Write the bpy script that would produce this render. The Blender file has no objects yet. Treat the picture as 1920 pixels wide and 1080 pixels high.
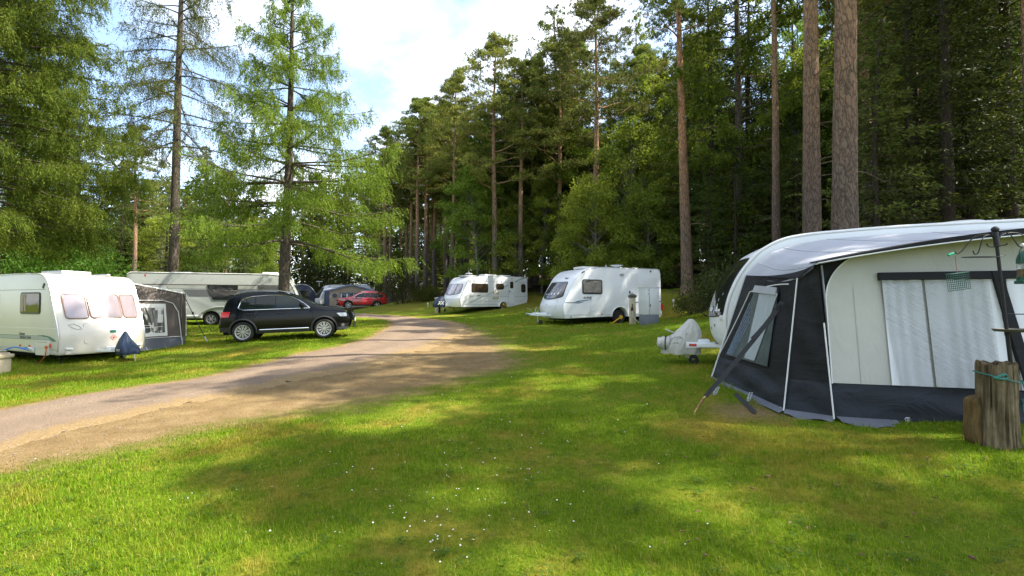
import bpy, bmesh, math, random
import numpy as np
from mathutils import Vector, Matrix
scene = bpy.context.scene
COL = scene.collection
R = math.radians
PI = math.pi
# ---------------------------------------------------------------- camera
F, HOR, EYE = 950.0, 570.0, 1.6          # focal length in photo pixels, horizon row, eye height
PITCH = math.atan((HOR - 540) / F)
cd = bpy.data.cameras.new("camera")
cam = bpy.data.objects.new("camera", cd)
COL.objects.link(cam)
cam.location = (0, 0, EYE)
cam.rotation_euler = (PI / 2 + PITCH, 0, 0)
cd.sensor_width = 36
cd.lens = F / 1920 * 36
cd.clip_start = 0.05
cd.clip_end = 3000
scene.camera = cam
# ---------------------------------------------------------------- world, sun, exposure
SUN_EL, SUN_AZ = 49.0, -2.0              # elevation; azimuth from +X towards +Y
sun_dir = Vector((math.cos(R(SUN_EL)) * math.cos(R(SUN_AZ)), math.cos(R(SUN_EL)) * math.sin(R(SUN_AZ)), math.sin(R(SUN_EL))))
sl = bpy.data.lights.new("sun", 'SUN')
sl.energy = 4.3
sl.angle = R(0.55)
sl.color = (1.0, 0.93, 0.80)
so = bpy.data.objects.new("sun", sl)
COL.objects.link(so)
so.rotation_euler = sun_dir.to_track_quat('Z', 'Y').to_euler()
so.location = (0, 0, 60)
w = bpy.data.worlds.new("World")
scene.world = w
w.use_nodes = True
nt = w.node_tree
for n in list(nt.nodes):
    nt.nodes.remove(n)
def N(nt, t, **kw):
    n = nt.nodes.new(t)
    for k, v in kw.items():
        if k == 'inp':
            for kk, vv in v.items():
                n.inputs[kk].default_value = vv
        else:
            setattr(n, k, v)
    return n
out = N(nt, 'ShaderNodeOutputWorld')
bg = N(nt, 'ShaderNodeBackground', inp={'Strength': 0.145})
sky = N(nt, 'ShaderNodeTexSky', sky_type='NISHITA', sun_disc=False)
sky.sun_elevation = R(SUN_EL)
sky.sun_rotation = R(90 - SUN_AZ)
tc = N(nt, 'ShaderNodeTexCoord')
sep = N(nt, 'ShaderNodeSeparateXYZ')
nt.links.new(tc.outputs['Generated'], sep.inputs[0])
addz = N(nt, 'ShaderNodeMath', operation='ADD', inp={1: 0.12})
nt.links.new(sep.outputs[2], addz.inputs[0])
mxz = N(nt, 'ShaderNodeMath', operation='MAXIMUM', inp={1: 0.05})
nt.links.new(addz.outputs[0], mxz.inputs[0])
dx = N(nt, 'ShaderNodeMath', operation='DIVIDE')
dy = N(nt, 'ShaderNodeMath', operation='DIVIDE')
nt.links.new(sep.outputs[0], dx.inputs[0]); nt.links.new(mxz.outputs[0], dx.inputs[1])
nt.links.new(sep.outputs[1], dy.inputs[0]); nt.links.new(mxz.outputs[0], dy.inputs[1])
comb = N(nt, 'ShaderNodeCombineXYZ')
nt.links.new(dx.outputs[0], comb.inputs[0]); nt.links.new(dy.outputs[0], comb.inputs[1])
cn = N(nt, 'ShaderNodeTexNoise', inp={'Scale': 0.9, 'Detail': 7.0, 'Roughness': 0.58, 'Distortion': 0.3})
cmap = N(nt, 'ShaderNodeMapping', inp={'Location': (0.0, 0.0, 0.0)})
nt.links.new(comb.outputs[0], cmap.inputs[0])
nt.links.new(cmap.outputs[0], cn.inputs['Vector'])
cr = N(nt, 'ShaderNodeValToRGB')
cr.color_ramp.elements[0].position = 0.44
cr.color_ramp.elements[0].color = (0.04, 0.04, 0.04, 1)
cr.color_ramp.elements[1].position = 0.66
nt.links.new(cn.outputs[0], cr.inputs[0])
cn2 = N(nt, 'ShaderNodeTexNoise', inp={'Scale': 2.2, 'Detail': 6.0, 'Roughness': 0.55})
nt.links.new(comb.outputs[0], cn2.inputs['Vector'])
cc = N(nt, 'ShaderNodeMix', data_type='RGBA')
cc.inputs[6].default_value = (3.0, 3.25, 3.6, 1)
cc.inputs[7].default_value = (8.0, 8.0, 8.1, 1)
nt.links.new(cn2.outputs[0], cc.inputs[0])
mx = N(nt, 'ShaderNodeMix', data_type='RGBA')
nt.links.new(cr.outputs[0], mx.inputs[0])
nt.links.new(sky.outputs[0], mx.inputs[6])
nt.links.new(cc.outputs[2], mx.inputs[7])
nt.links.new(mx.outputs[2], bg.inputs[0])
nt.links.new(bg.outputs[0], out.inputs[0])
scene.view_settings.view_transform = 'Standard'
scene.view_settings.look = 'None'
scene.view_settings.gamma = 1
scene.view_settings.use_curve_mapping = False
scene.view_settings.exposure = 1.62
scene.cycles.max_bounces = 6
scene.cycles.transparent_max_bounces = 8
scene.cycles.use_denoising = True
# ---------------------------------------------------------------- pixel -> world
cP, sP = math.cos(PITCH), math.sin(PITCH)
def ray(px, py):
    u, v = (px - 960) / F, (540 - py) / F
    return np.array([u, cP - v * sP, sP + v * cP])
def at(px, py, Y):
    d = ray(px, py)
    s = Y / d[1]
    return Vector((d[0] * s, Y, EYE + d[2] * s))
def px2x(px, Y):
    return (px - 960) / F * Y
# ---------------------------------------------------------------- terrain height (thin-plate spline through surveyed points)
CP = np.array([
 (0,0,0),(0,5,0),(-5,5,-.08),(4,2.5,.1),(4.8,4.9,.25),(3.79,6,.24),(3.45,6.4,.24),(2.3,6.3,.2),(3.5,9.2,.3),(6,8.5,.4),(8,8,.55),(2.5,11,.3),
 (-12.8,14.2,-.12),(-10,14.5,-.02),(-16,14.2,-.15),(-9.66,18.1,.33),(-7.1,18.8,.4),(-12.5,18.9,.05),(-4,12,.18),(-8,9,-.08),
 (-2.2,23.5,.62),(-16,25,.52),(-22,25,.5),(-9.5,25,.55),(4.2,23.7,.73),(1.5,23.0,.66),(7.5,25.0,.9),(4.6,17.5,.86),(2.5,16,.5),
 (-10.4,38,.85),(-15,49,1.07),(-2.3,37,1.08),(1.5,37,1.2),(-4.5,38,1.02),(2.2,42,2.5),(-7,45,1.9),(-3,43,2.3),(-9,50,2.3),
 (9.4,27,2.4),(10.5,30.5,2.5),(5,31.5,2.2),(12,20,2.1),(9,13.5,1.2),(10,17,1.7),
 (-30,14,-.2),(-30,35,.8),(-21,58,1.2),(-40,70,2),(0,70,5),(30,60,7),(30,30,4.8),(25,10,2.5),(15,-5,.8),(-15,0,-.25),(0,-12,0),(-30,-12,-.3),
 (-60,40,1),(60,0,5),(60,60,8),(-60,-10,-.3),(-15,62,1.6),(40,-15,3)], float)
def _U(r2):
    return np.where(r2 > 1e-9, r2 * np.log(np.maximum(r2, 1e-9)), 0) * 0.5
def _tps():
    n = len(CP)
    d2 = ((CP[:, None, :2] - CP[None, :, :2]) ** 2).sum(-1)
    A = np.zeros((n + 3, n + 3))
    A[:n, :n] = _U(d2) + np.eye(n) * 1.5
    A[:n, n] = 1; A[:n, n+1:] = CP[:, :2]
    A[n, :n] = 1; A[n+1:, :n] = CP[:, :2].T
    b = np.zeros(n + 3); b[:n] = CP[:, 2]
    return np.linalg.solve(A, b)
_W = _tps()
def hN(x, y):
    x = np.clip(np.asarray(x, float), -62, 62); y = np.clip(np.asarray(y, float), -14, 75)
    sh = x.shape
    x = x.ravel(); y = y.ravel()
    r = np.zeros_like(x)
    for i in range(0, len(x), 20000):
        a, b = x[i:i+20000], y[i:i+20000]
        d2 = (a[:, None] - CP[None, :, 0]) ** 2 + (b[:, None] - CP[None, :, 1]) ** 2
        r[i:i+20000] = _U(d2) @ _W[:-3] + _W[-3] + _W[-2] * a + _W[-1] * b
    r += 0.018 * np.sin(1.9 * x + .7 * y) * np.cos(1.3 * y - .4 * x) + 0.01 * np.sin(4.1 * x + 1.1) * np.sin(3.7 * y)
    return r.reshape(sh)
def H(x, y):
    return float(hN(np.array([x]), np.array([y]))[0])
def G(px, py):
    """where the ray through a photo pixel meets the ground"""
    d = ray(px, py)
    ts = np.concatenate([np.linspace(1, 30, 400), np.linspace(30, 90, 300)])
    X, Y, Z = d[0] * ts, d[1] * ts, EYE + d[2] * ts
    below = np.nonzero(Z < hN(X, Y))[0]
    i = below[0] if len(below) else len(ts) - 1
    return Vector((X[i], Y[i], H(X[i], Y[i])))
# ---------------------------------------------------------------- mesh helpers
class MB:
    def __init__(self):
        self.v, self.f, self.m = [], [], []
    def add(self, verts, faces, mi=0, M=None):
        o = len(self.v)
        for p in verts:
            p = Vector(p)
            self.v.append(tuple(M @ p if M else p))
        for f in faces:
            self.f.append([i + o for i in f]); self.m.append(mi)
        return self
    def box(self, c, s, bev=0.0, rot=None, mi=0, seg=2):
        bm = bmesh.new()
        bmesh.ops.create_cube(bm, size=1)
        bmesh.ops.scale(bm, vec=s, verts=bm.verts)
        if bev > 0:
            bmesh.ops.bevel(bm, geom=bm.edges[:], offset=min(bev, min(s) * .45), segments=seg, affect='EDGES', profile=.5)
        M = Matrix.Translation(c)
        if rot is not None:
            M = M @ (rot.to_4x4() if hasattr(rot, 'to_4x4') else rot)
        bm.verts.index_update()
        self.add([v.co for v in bm.verts], [[v.index for v in f.verts] for f in bm.faces], mi, M)
        bm.free()
        return self
    def tube(self, pts, rad, seg=8, mi=0, cap=True, closed=False):
        pts = [Vector(p) for p in pts]
        n = len(pts)
        if not hasattr(rad, '__len__'):
            rad = [rad] * n
        vs, fs = [], []
        up = Vector((0, 0, 1))
        prev = None
        for i, p in enumerate(pts):
            if closed:
                t = pts[(i + 1) % n] - pts[i - 1]
            else:
                t = pts[min(i + 1, n - 1)] - pts[max(i - 1, 0)]
            t = t.normalized() if t.length > 1e-9 else Vector((0, 0, 1))
            if prev is None:
                a = t.orthogonal().normalized()
            else:
                a = prev - t * prev.dot(t)
                a = a.normalized() if a.length > 1e-6 else t.orthogonal().normalized()
            prev = a
            b = t.cross(a)
            for k in range(seg):
                q = 2 * PI * k / seg
                vs.append(p + (a * math.cos(q) + b * math.sin(q)) * rad[i])
        m = n if closed else n - 1
        for i in range(m):
            j = (i + 1) % n
            for k in range(seg):
                l = (k + 1) % seg
                fs.append([i * seg + k, i * seg + l, j * seg + l, j * seg + k])
        if cap and not closed:
            fs.append(list(range(seg))[::-1]); fs.append([(n - 1) * seg + k for k in range(seg)])
        return self.add(vs, fs, mi)
    def lathe(self, prof, seg=24, M=None, mi=0, closed=False, cap=True):
        """prof: (r, z) pairs spun about z"""
        vs, fs = [], []
        n = len(prof)
        for r_, z_ in prof:
            for k in range(seg):
                q = 2 * PI * k / seg
                vs.append((r_ * math.cos(q), r_ * math.sin(q), z_))
        for i in range(n if closed else n - 1):
            j = (i + 1) % n
            for k in range(seg):
                l = (k + 1) % seg
                fs.append([i * seg + k, i * seg + l, j * seg + l, j * seg + k])
        if not closed and cap:
            if prof[0][0] > 1e-4: fs.append(list(range(seg))[::-1])
            if prof[-1][0] > 1e-4: fs.append([(n - 1) * seg + k for k in range(seg)])
        return self.add(vs, fs, mi, M)
    def prism(self, poly, d0, d1, fn, mi=0):
        """poly in 2D, fn(u, v, d) -> 3D"""
        n = len(poly)
        vs = [fn(u, v, d0) for u, v in poly] + [fn(u, v, d1) for u, v in poly]
        fs = [list(range(n))[::-1], [n + i for i in range(n)]] + [[i, (i + 1) % n, n + (i + 1) % n, n + i] for i in range(n)]
        return self.add(vs, fs, mi)
    def grid(self, fn, nu, nv, mi=0):
        vs = [fn(i / nu, j / nv) for j in range(nv + 1) for i in range(nu + 1)]
        fs = [[j * (nu + 1) + i, j * (nu + 1) + i + 1, (j + 1) * (nu + 1) + i + 1, (j + 1) * (nu + 1) + i] for j in range(nv) for i in range(nu)]
        return self.add(vs, fs, mi)
    def patch(self, fn, rows, nc, t0, t1, mi=0):
        """raised plate: rows of (v, u0, u1); fn(u, v) -> (point, normal)"""
        o = []; inn = []
        for v, u0, u1 in rows:
            for c in range(nc + 1):
                u = u0 + (u1 - u0) * c / nc
                P, Nn = fn(u, v)
                o.append(P + Nn * t1); inn.append(P + Nn * t0)
        nr = len(rows); k = nc + 1
        fs = [[r * k + c, r * k + c + 1, (r + 1) * k + c + 1, (r + 1) * k + c] for r in range(nr - 1) for c in range(nc)]
        ring = [c for c in range(k)] + [r * k + nc for r in range(1, nr)] + [(nr - 1) * k + c for c in range(nc - 1, -1, -1)] + [r * k for r in range(nr - 2, 0, -1)]
        vs = o + [inn[i] for i in ring]
        b = len(o); L = len(ring)
        fs += [[ring[i], ring[(i + 1) % L], b + (i + 1) % L, b + i] for i in range(L)]
        return self.add(vs, fs, mi)
    def build(self, name, mats, parent=None, ang=35, recalc=True, merge=0.0):
        me = bpy.data.meshes.new(name)
        me.from_pydata(self.v, [], self.f)
        if not isinstance(mats, (list, tuple)): mats = [mats]
        for m_ in mats: me.materials.append(m_)
        if len(mats) > 1: me.polygons.foreach_set('material_index', self.m)
        if recalc or merge:
            bm = bmesh.new(); bm.from_mesh(me)
            if merge: bmesh.ops.remove_doubles(bm, verts=bm.verts, dist=merge)
            bmesh.ops.recalc_face_normals(bm, faces=bm.faces)
            bm.to_mesh(me); bm.free()
        if ang:
            me.polygons.foreach_set('use_smooth', [True] * len(me.polygons))
            me.set_sharp_from_angle(angle=R(ang))
        me.update()
        o = bpy.data.objects.new(name, me)
        COL.objects.link(o)
        if parent: o.parent = parent
        return o
def np_mesh(name, V, Fq, mat):
    """fast mesh from arrays: V (n,3), Fq (m,k)"""
    me = bpy.data.meshes.new(name)
    k = Fq.shape[1]
    me.vertices.add(len(V)); me.vertices.foreach_set('co', V.astype(np.float32).ravel())
    me.loops.add(Fq.size); me.loops.foreach_set('vertex_index', Fq.astype(np.int32).ravel())
    me.polygons.add(len(Fq)); me.polygons.foreach_set('loop_start', np.arange(0, Fq.size, k, dtype=np.int32))
    me.materials.append(mat)
    me.update(calc_edges=True)
    return me
def rrows(v0, v1, uL, uR, r, n=5, mid=2):
    """rows of a rounded rectangle or trapezoid for MB.patch"""
    fL = uL if callable(uL) else (lambda v: uL)
    fR = uR if callable(uR) else (lambda v: uR)
    L = []
    for k in range(n + 1):
        a = k / n * PI / 2
        L.append((v0 + r * (1 - math.cos(a)), r * (1 - math.sin(a))))
    for k in range(1, mid):
        L.append((v0 + r + (v1 - v0 - 2 * r) * k / mid, 0))
    for k in range(n, -1, -1):
        a = k / n * PI / 2
        L.append((v1 - r * (1 - math.cos(a)), r * (1 - math.sin(a))))
    return [(v, fL(v) + i, fR(v) - i) for v, i in L]
def rloop(u0, u1, v0, v1, r, n=5):
    pts = []
    for cx, cy, a0 in ((u1 - r, v1 - r, 0), (u0 + r, v1 - r, 90), (u0 + r, v0 + r, 180), (u1 - r, v0 + r, 270)):
        for k in range(n + 1):
            a = R(a0 + 90 * k / n)
            pts.append((cx + r * math.cos(a), cy + r * math.sin(a)))
    return pts
def tag(o, label=None, cat=None, group=None, kind=None):
    for k, v in (('label', label), ('category', cat), ('group', group), ('kind', kind)):
        if v: o[k] = v
    return o
def thing(name, label, cat, loc=(0, 0, 0), rz=0.0, group=None, rx=0.0, ry=0.0):
    o = bpy.data.objects.new(name, None)
    COL.objects.link(o)
    o.location = loc
    o.rotation_euler = (rx, ry, rz)
    o.empty_display_size = .2
    return tag(o, label, cat, group)
def sstep(a, b, x):
    t = np.clip((np.asarray(x, float) - a) / (b - a), 0, 1)
    return t * t * (3 - 2 * t)
# ---------------------------------------------------------------- materials
def newmat(name):
    m = bpy.data.materials.new(name)
    m.use_nodes = True
    m.node_tree.nodes.clear()
    o = N(m.node_tree, 'ShaderNodeOutputMaterial')
    return m, m.node_tree, o
def noise(nt, scale, detail=4, rough=.55, vec=None, dist=0.0):
    n = N(nt, 'ShaderNodeTexNoise', inp={'Scale': scale, 'Detail': detail, 'Roughness': rough, 'Distortion': dist})
    if vec: nt.links.new(vec, n.inputs['Vector'])
    return n.outputs[0]
def ramp(nt, fac, stops):
    r = N(nt, 'ShaderNodeValToRGB')
    e = r.color_ramp.elements
    while len(e) < len(stops): e.new(.5)
    for i, (p, c) in enumerate(stops):
        e[i].position = p
        e[i].color = c if len(c) == 4 else (*c, 1)
    nt.links.new(fac, r.inputs[0])
    return r.outputs[0]
def mixc(nt, fac, a, b, mode='MIX'):
    m = N(nt, 'ShaderNodeMix', data_type='RGBA', blend_type=mode)
    for s, v in ((0, fac), (6, a), (7, b)):
        if isinstance(v, (int, float)): m.inputs[s].default_value = v
        elif isinstance(v, tuple): m.inputs[s].default_value = v if len(v) == 4 else (*v, 1)
        else: nt.links.new(v, m.inputs[s])
    return m.outputs[2]
def math2(nt, op, a, b=0.0, clamp=False):
    m = N(nt, 'ShaderNodeMath', operation=op, use_clamp=clamp)
    for s, v in ((0, a), (1, b)):
        if isinstance(v, (int, float)): m.inputs[s].default_value = v
        else: nt.links.new(v, m.inputs[s])
    return m.outputs[0]
def bump(nt, h, strength, dist=.02):
    b = N(nt, 'ShaderNodeBump', inp={'Strength': strength, 'Distance': dist})
    nt.links.new(h, b.inputs['Height'])
    return b.outputs[0]
def mapping(nt, scale=(1, 1, 1), src='Object', rot=(0, 0, 0)):
    t = N(nt, 'ShaderNodeTexCoord')
    mp = N(nt, 'ShaderNodeMapping', inp={'Scale': scale, 'Rotation': rot})
    nt.links.new(t.outputs[src], mp.inputs[0])
    return mp.outputs[0]
def simple(name, col, rough=.5, metal=0.0, spec=.5, vary=.08, vscale=6, coat=0.0, bmp=0.0, bscale=60, trans=0.0, dirt=None):
    m, nt, o = newmat(name)
    p = N(nt, 'ShaderNodeBsdfPrincipled')
    v = mapping(nt)
    n = noise(nt, vscale, 5, .6, v)
    lo = tuple(c * (1 - vary) for c in col); hi = tuple(min(1, c * (1 + vary)) for c in col)
    c = ramp(nt, n, [(.3, lo), (.7, hi)])
    if dirt:
        dn = noise(nt, dirt[1], 8, .65, v)
        c = mixc(nt, ramp(nt, dn, [(.5, (0, 0, 0)), (.75, (dirt[2],) * 3)]), c, dirt[0])
    nt.links.new(c, p.inputs['Base Color'])
    p.inputs['Roughness'].default_value = rough
    p.inputs['Metallic'].default_value = metal
    p.inputs['Specular IOR Level'].default_value = spec
    p.inputs['Coat Weight'].default_value = coat
    p.inputs['Coat Roughness'].default_value = .04
    if bmp:
        nt.links.new(bump(nt, noise(nt, bscale, 3, .5, v), bmp), p.inputs['Normal'])
    if trans:
        t = N(nt, 'ShaderNodeBsdfTranslucent'); nt.links.new(c, t.inputs[0])
        mx_ = N(nt, 'ShaderNodeMixShader', inp={0: trans})
        nt.links.new(p.outputs[0], mx_.inputs[1]); nt.links.new(t.outputs[0], mx_.inputs[2])
        nt.links.new(mx_.outputs[0], o.inputs[0])
    else:
        nt.links.new(p.outputs[0], o.inputs[0])
    return m
def foliage(name, A, B, trans=.35, nscale=.5, br=None):
    m, nt, o = newmat(name)
    g = N(nt, 'ShaderNodeNewGeometry')
    v = mapping(nt)
    n = noise(nt, nscale, 3, .6, v)
    oi = N(nt, 'ShaderNodeObjectInfo')
    f = math2(nt, 'ADD', math2(nt, 'MULTIPLY', g.outputs['Random Per Island'], .55), math2(nt, 'MULTIPLY', n, .45))
    c = ramp(nt, f, [(.2, A), (.75, B)] + ([(.93, br)] if br else []))
    hs = N(nt, 'ShaderNodeHueSaturation', inp={'Saturation': 1.0})
    nt.links.new(math2(nt, 'ADD', .478, math2(nt, 'MULTIPLY', math2(nt, 'FRACT', math2(nt, 'MULTIPLY', oi.outputs['Random'], 7.3)), .045)), hs.inputs['Hue'])
    nt.links.new(math2(nt, 'ADD', .62, math2(nt, 'MULTIPLY', oi.outputs['Random'], .85)), hs.inputs['Value'])
    nt.links.new(c, hs.inputs['Color'])
    c = hs.outputs[0]
    p = N(nt, 'ShaderNodeBsdfPrincipled', inp={'Roughness': .6, 'Specular IOR Level': .15})
    nt.links.new(c, p.inputs['Base Color'])
    t = N(nt, 'ShaderNodeBsdfTranslucent')
    nt.links.new(mixc(nt, .5, c, (1.25, 1.2, .5), 'MULTIPLY'), t.inputs[0])
    x = N(nt, 'ShaderNodeMixShader', inp={0: trans})
    nt.links.new(p.outputs[0], x.inputs[1]); nt.links.new(t.outputs[0], x.inputs[2])
    nt.links.new(x.outputs[0], o.inputs[0])
    return m
def bark(name, low, high=None, z0=5, z1=11, scale=1.0, light=(.3, .27, .23)):
    m, nt, o = newmat(name)
    v = mapping(nt, (5 * scale, 5 * scale, 1.5 * scale))
    vo = N(nt, 'ShaderNodeTexVoronoi', feature='DISTANCE_TO_EDGE', inp={'Scale': 2.2})
    wv = noise(nt, 2.0, 3, .5, v)
    vm = N(nt, 'ShaderNodeVectorMath', operation='ADD')
    wv2 = N(nt, 'ShaderNodeVectorMath', operation='SCALE', inp={'Scale': 1.1}); nt.links.new(wv, wv2.inputs[0])
    nt.links.new(v, vm.inputs[0]); nt.links.new(wv2.outputs[0], vm.inputs[1])
    nt.links.new(vm.outputs[0], vo.inputs['Vector'])
    n = noise(nt, 3.5, 6, .65, v)
    if high:
        s = N(nt, 'ShaderNodeSeparateXYZ')
        t = N(nt, 'ShaderNodeTexCoord'); nt.links.new(t.outputs['Object'], s.inputs[0])
        zz = math2(nt, 'ADD', s.outputs[2], math2(nt, 'MULTIPLY', n, 3.0))
        mr = N(nt, 'ShaderNodeMapRange', inp={1: z0 + 1.5, 2: z1 + 1.5})
        nt.links.new(zz, mr.inputs[0])
        base = mixc(nt, mr.outputs[0], low, high)
    else:
        base = low
    c = mixc(nt, ramp(nt, n, [(.35, (0, 0, 0)), (.75, (.6, .6, .6))]), base, light)
    vb = mapping(nt, (1.2, 1.2, .5))
    c = mixc(nt, ramp(nt, noise(nt, 2.2, 5, .65, vb), [(.48, (0, 0, 0)), (.66, (.75, .75, .75))]), c, mixc(nt, .5, c, (.10, .105, .075)))
    c = mixc(nt, ramp(nt, vo.outputs[0], [(.0, (.75, .75, .75)), (.14, (0, 0, 0))]), c, (.035, .025, .02))
    p = N(nt, 'ShaderNodeBsdfPrincipled', inp={'Roughness': .9, 'Specular IOR Level': .15})
    nt.links.new(c, p.inputs['Base Color'])
    hgt = math2(nt, 'ADD', math2(nt, 'MINIMUM', vo.outputs[0], .2), math2(nt, 'MULTIPLY', n, .15))
    nt.links.new(bump(nt, hgt, .9, .08), p.inputs['Normal'])
    nt.links.new(p.outputs[0], o.inputs[0])
    return m
def grass_colour(nt, blade):
    g = N(nt, 'ShaderNodeNewGeometry')
    P = g.outputs['Position']
    n1 = noise(nt, .55, 4, .6, P, .4)
    n2 = noise(nt, 2.6, 4, .6, P)
    n3 = noise(nt, 14, 3, .6, P)
    if blade:
        green = ramp(nt, g.outputs['Random Per Island'], [(0, (.085, .190, .004)), (.55, (.162, .270, .008)), (.9, (.25, .315, .022)), (1, (.44, .36, .10))])
    else:
        green = ramp(nt, n3, [(.3, (.090, .145, .006)), (.7, (.17, .225, .014))])
    dry = ramp(nt, n3, [(.3, (.23, .185, .026)), (.7, (.40, .29, .055))])
    s = math2(nt, 'ADD', math2(nt, 'MULTIPLY', n1, .7), math2(nt, 'MULTIPLY', n2, .45))
    c = mixc(nt, ramp(nt, s, [(.56, (0, 0, 0)), (.75, (.85, .85, .85))]), green, dry)
    a = N(nt, 'ShaderNodeAttribute', attribute_name='worn')
    wn = math2(nt, 'ADD', a.outputs['Fac'], math2(nt, 'MULTIPLY', math2(nt, 'SUBTRACT', math2(nt, 'ADD', math2(nt, 'MULTIPLY', n2, .6), math2(nt, 'MULTIPLY', n3, .4)), .5), 1.1))
    straw = ramp(nt, math2(nt, 'ADD', math2(nt, 'MULTIPLY', noise(nt, 45, 4, .7, P), .6), math2(nt, 'MULTIPLY', n2, .4)), [(.33, (.145, .093, .042)), (.52, (.265, .182, .085)), (.7, (.40, .30, .155))])
    c = mixc(nt, ramp(nt, wn, [(.3, (0, 0, 0)), (.8, (1, 1, 1))]), c, straw)
    if not blade:
        ms = N(nt, 'ShaderNodeAttribute', attribute_name='moss')
        c = mixc(nt, ms.outputs['Fac'], c, ramp(nt, n3, [(.3, (.13, .115, .016)), (.7, (.25, .215, .035))]))
        wd = N(nt, 'ShaderNodeAttribute', attribute_name='wood')
        c = mixc(nt, ramp(nt, math2(nt, 'ADD', wd.outputs['Fac'], math2(nt, 'MULTIPLY', math2(nt, 'SUBTRACT', n2, .5), .8)), [(.35, (0, 0, 0)), (.65, (1, 1, 1))]), c, ramp(nt, n3, [(.3, (.030, .022, .012)), (.7, (.085, .058, .030))]))
    return c, P
def ground_mat():
    m, nt, o = newmat("grassy_ground")
    c, P = grass_colour(nt, False)
    p = N(nt, 'ShaderNodeBsdfPrincipled', inp={'Roughness': .95, 'Specular IOR Level': .1})
    nt.links.new(c, p.inputs['Base Color'])
    h = math2(nt, 'ADD', noise(nt, 28, 5, .7, P), math2(nt, 'MULTIPLY', noise(nt, 90, 3, .7, P), .6))
    nt.links.new(bump(nt, h, .8, .06), p.inputs['Normal'])
    nt.links.new(p.outputs[0], o.inputs[0])
    return m
def blade_mat():
    m, nt, o = newmat("grass_blade")
    c, P = grass_colour(nt, True)
    p = N(nt, 'ShaderNodeBsdfPrincipled', inp={'Roughness': .6, 'Specular IOR Level': .12})
    nt.links.new(c, p.inputs['Base Color'])
    t = N(nt, 'ShaderNodeBsdfTranslucent'); nt.links.new(mixc(nt, .6, c, (1.35, 1.25, .5), 'MULTIPLY'), t.inputs[0])
    x = N(nt, 'ShaderNodeMixShader', inp={0: .4})
    nt.links.new(p.outputs[0], x.inputs[1]); nt.links.new(t.outputs[0], x.inputs[2])
    nt.links.new(x.outputs[0], o.inputs[0])
    return m
def road_mat():
    m, nt, o = newmat("gravel_road")
    g = N(nt, 'ShaderNodeNewGeometry'); P = g.outputs['Position']
    n1 = noise(nt, .5, 4, .6, P); n2 = noise(nt, 42, 6, .8, P); n3 = noise(nt, 5, 5, .65, P)
    c = ramp(nt, n2, [(.36, (.10, .070, .046)), (.54, (.215, .160, .112)), (.72, (.39, .31, .235))])
    a = N(nt, 'ShaderNodeAttribute', attribute_name='edge')
    e = math2(nt, 'ADD', math2(nt, 'MULTIPLY', a.outputs['Fac'], 1.25), math2(nt, 'MULTIPLY', math2(nt, 'SUBTRACT', n3, .55), 1.1))
    c = mixc(nt, ramp(nt, math2(nt, 'ADD', n1, math2(nt, 'MULTIPLY', n3, .3)), [(.5, (0, 0, 0)), (.95, (.7, .7, .7))]), c, (.17, .118, .08))
    ln = N(nt, 'ShaderNodeAttribute', attribute_name='lane')
    c = mixc(nt, math2(nt, 'MULTIPLY', ln.outputs['Fac'], ramp(nt, n3, [(.35, (.15, .15, .15)), (.65, (.75, .75, .75))])), c, mixc(nt, 1.0, c, (1.35, 1.33, 1.30), 'MULTIPLY'))
    straw = ramp(nt, noise(nt, 45, 4, .7, P), [(.33, (.145, .093, .042)), (.52, (.265, .182, .085)), (.7, (.40, .30, .155))])
    c = mixc(nt, ramp(nt, e, [(.2, (0, 0, 0)), (.75, (1, 1, 1))]), c, straw)
    p = N(nt, 'ShaderNodeBsdfPrincipled', inp={'Roughness': .9, 'Specular IOR Level': .2})
    nt.links.new(c, p.inputs['Base Color'])
    nt.links.new(bump(nt, n2, .7, .03), p.inputs['Normal'])
    nt.links.new(p.outputs[0], o.inputs[0])
    return m
def glass_dark(name, col=(.012, .014, .015), rough=.04, spec=.7):
    m, nt, o = newmat(name)
    p = N(nt, 'ShaderNodeBsdfPrincipled', inp={'Base Color': (*col, 1), 'Roughness': rough, 'Specular IOR Level': spec})
    v = mapping(nt)
    nt.links.new(bump(nt, noise(nt, 1.6, 2, .5, v), .10, .05), p.inputs['Normal'])
    nt.links.new(p.outputs[0], o.inputs[0])
    return m
def clear_film(name, tint=(.96, .97, .97), gl=.2, strength=1.0):
    """clear plastic window sheet with pulled creases"""
    m, nt, o = newmat(name)
    v0 = mapping(nt, (1, 1, 1), 'Object', (0, R(-36), 0))
    mp = N(nt, 'ShaderNodeMapping', inp={'Scale': (.8, 1, 13)}); nt.links.new(v0, mp.inputs[0]); v = mp.outputs[0]
    n = noise(nt, 1.7, 4, .6, v, 1.2)
    bn = bump(nt, n, strength, .35)
    gls = N(nt, 'ShaderNodeBsdfGlossy', inp={'Roughness': .05})
    nt.links.new(bn, gls.inputs['Normal'])
    tr = N(nt, 'ShaderNodeBsdfTransparent', inp={'Color': (*tint, 1)})
    fr = N(nt, 'ShaderNodeLayerWeight', inp={'Blend': .35})
    nt.links.new(bn, fr.inputs['Normal'])
    fac = math2(nt, 'ADD', math2(nt, 'MULTIPLY', fr.outputs['Fresnel'], .42), gl * .08, True)
    x = N(nt, 'ShaderNodeMixShader')
    nt.links.new(fac, x.inputs[0]); nt.links.new(tr.outputs[0], x.inputs[1]); nt.links.new(gls.outputs[0], x.inputs[2])
    nt.links.new(x.outputs[0], o.inputs[0])
    return m
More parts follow.
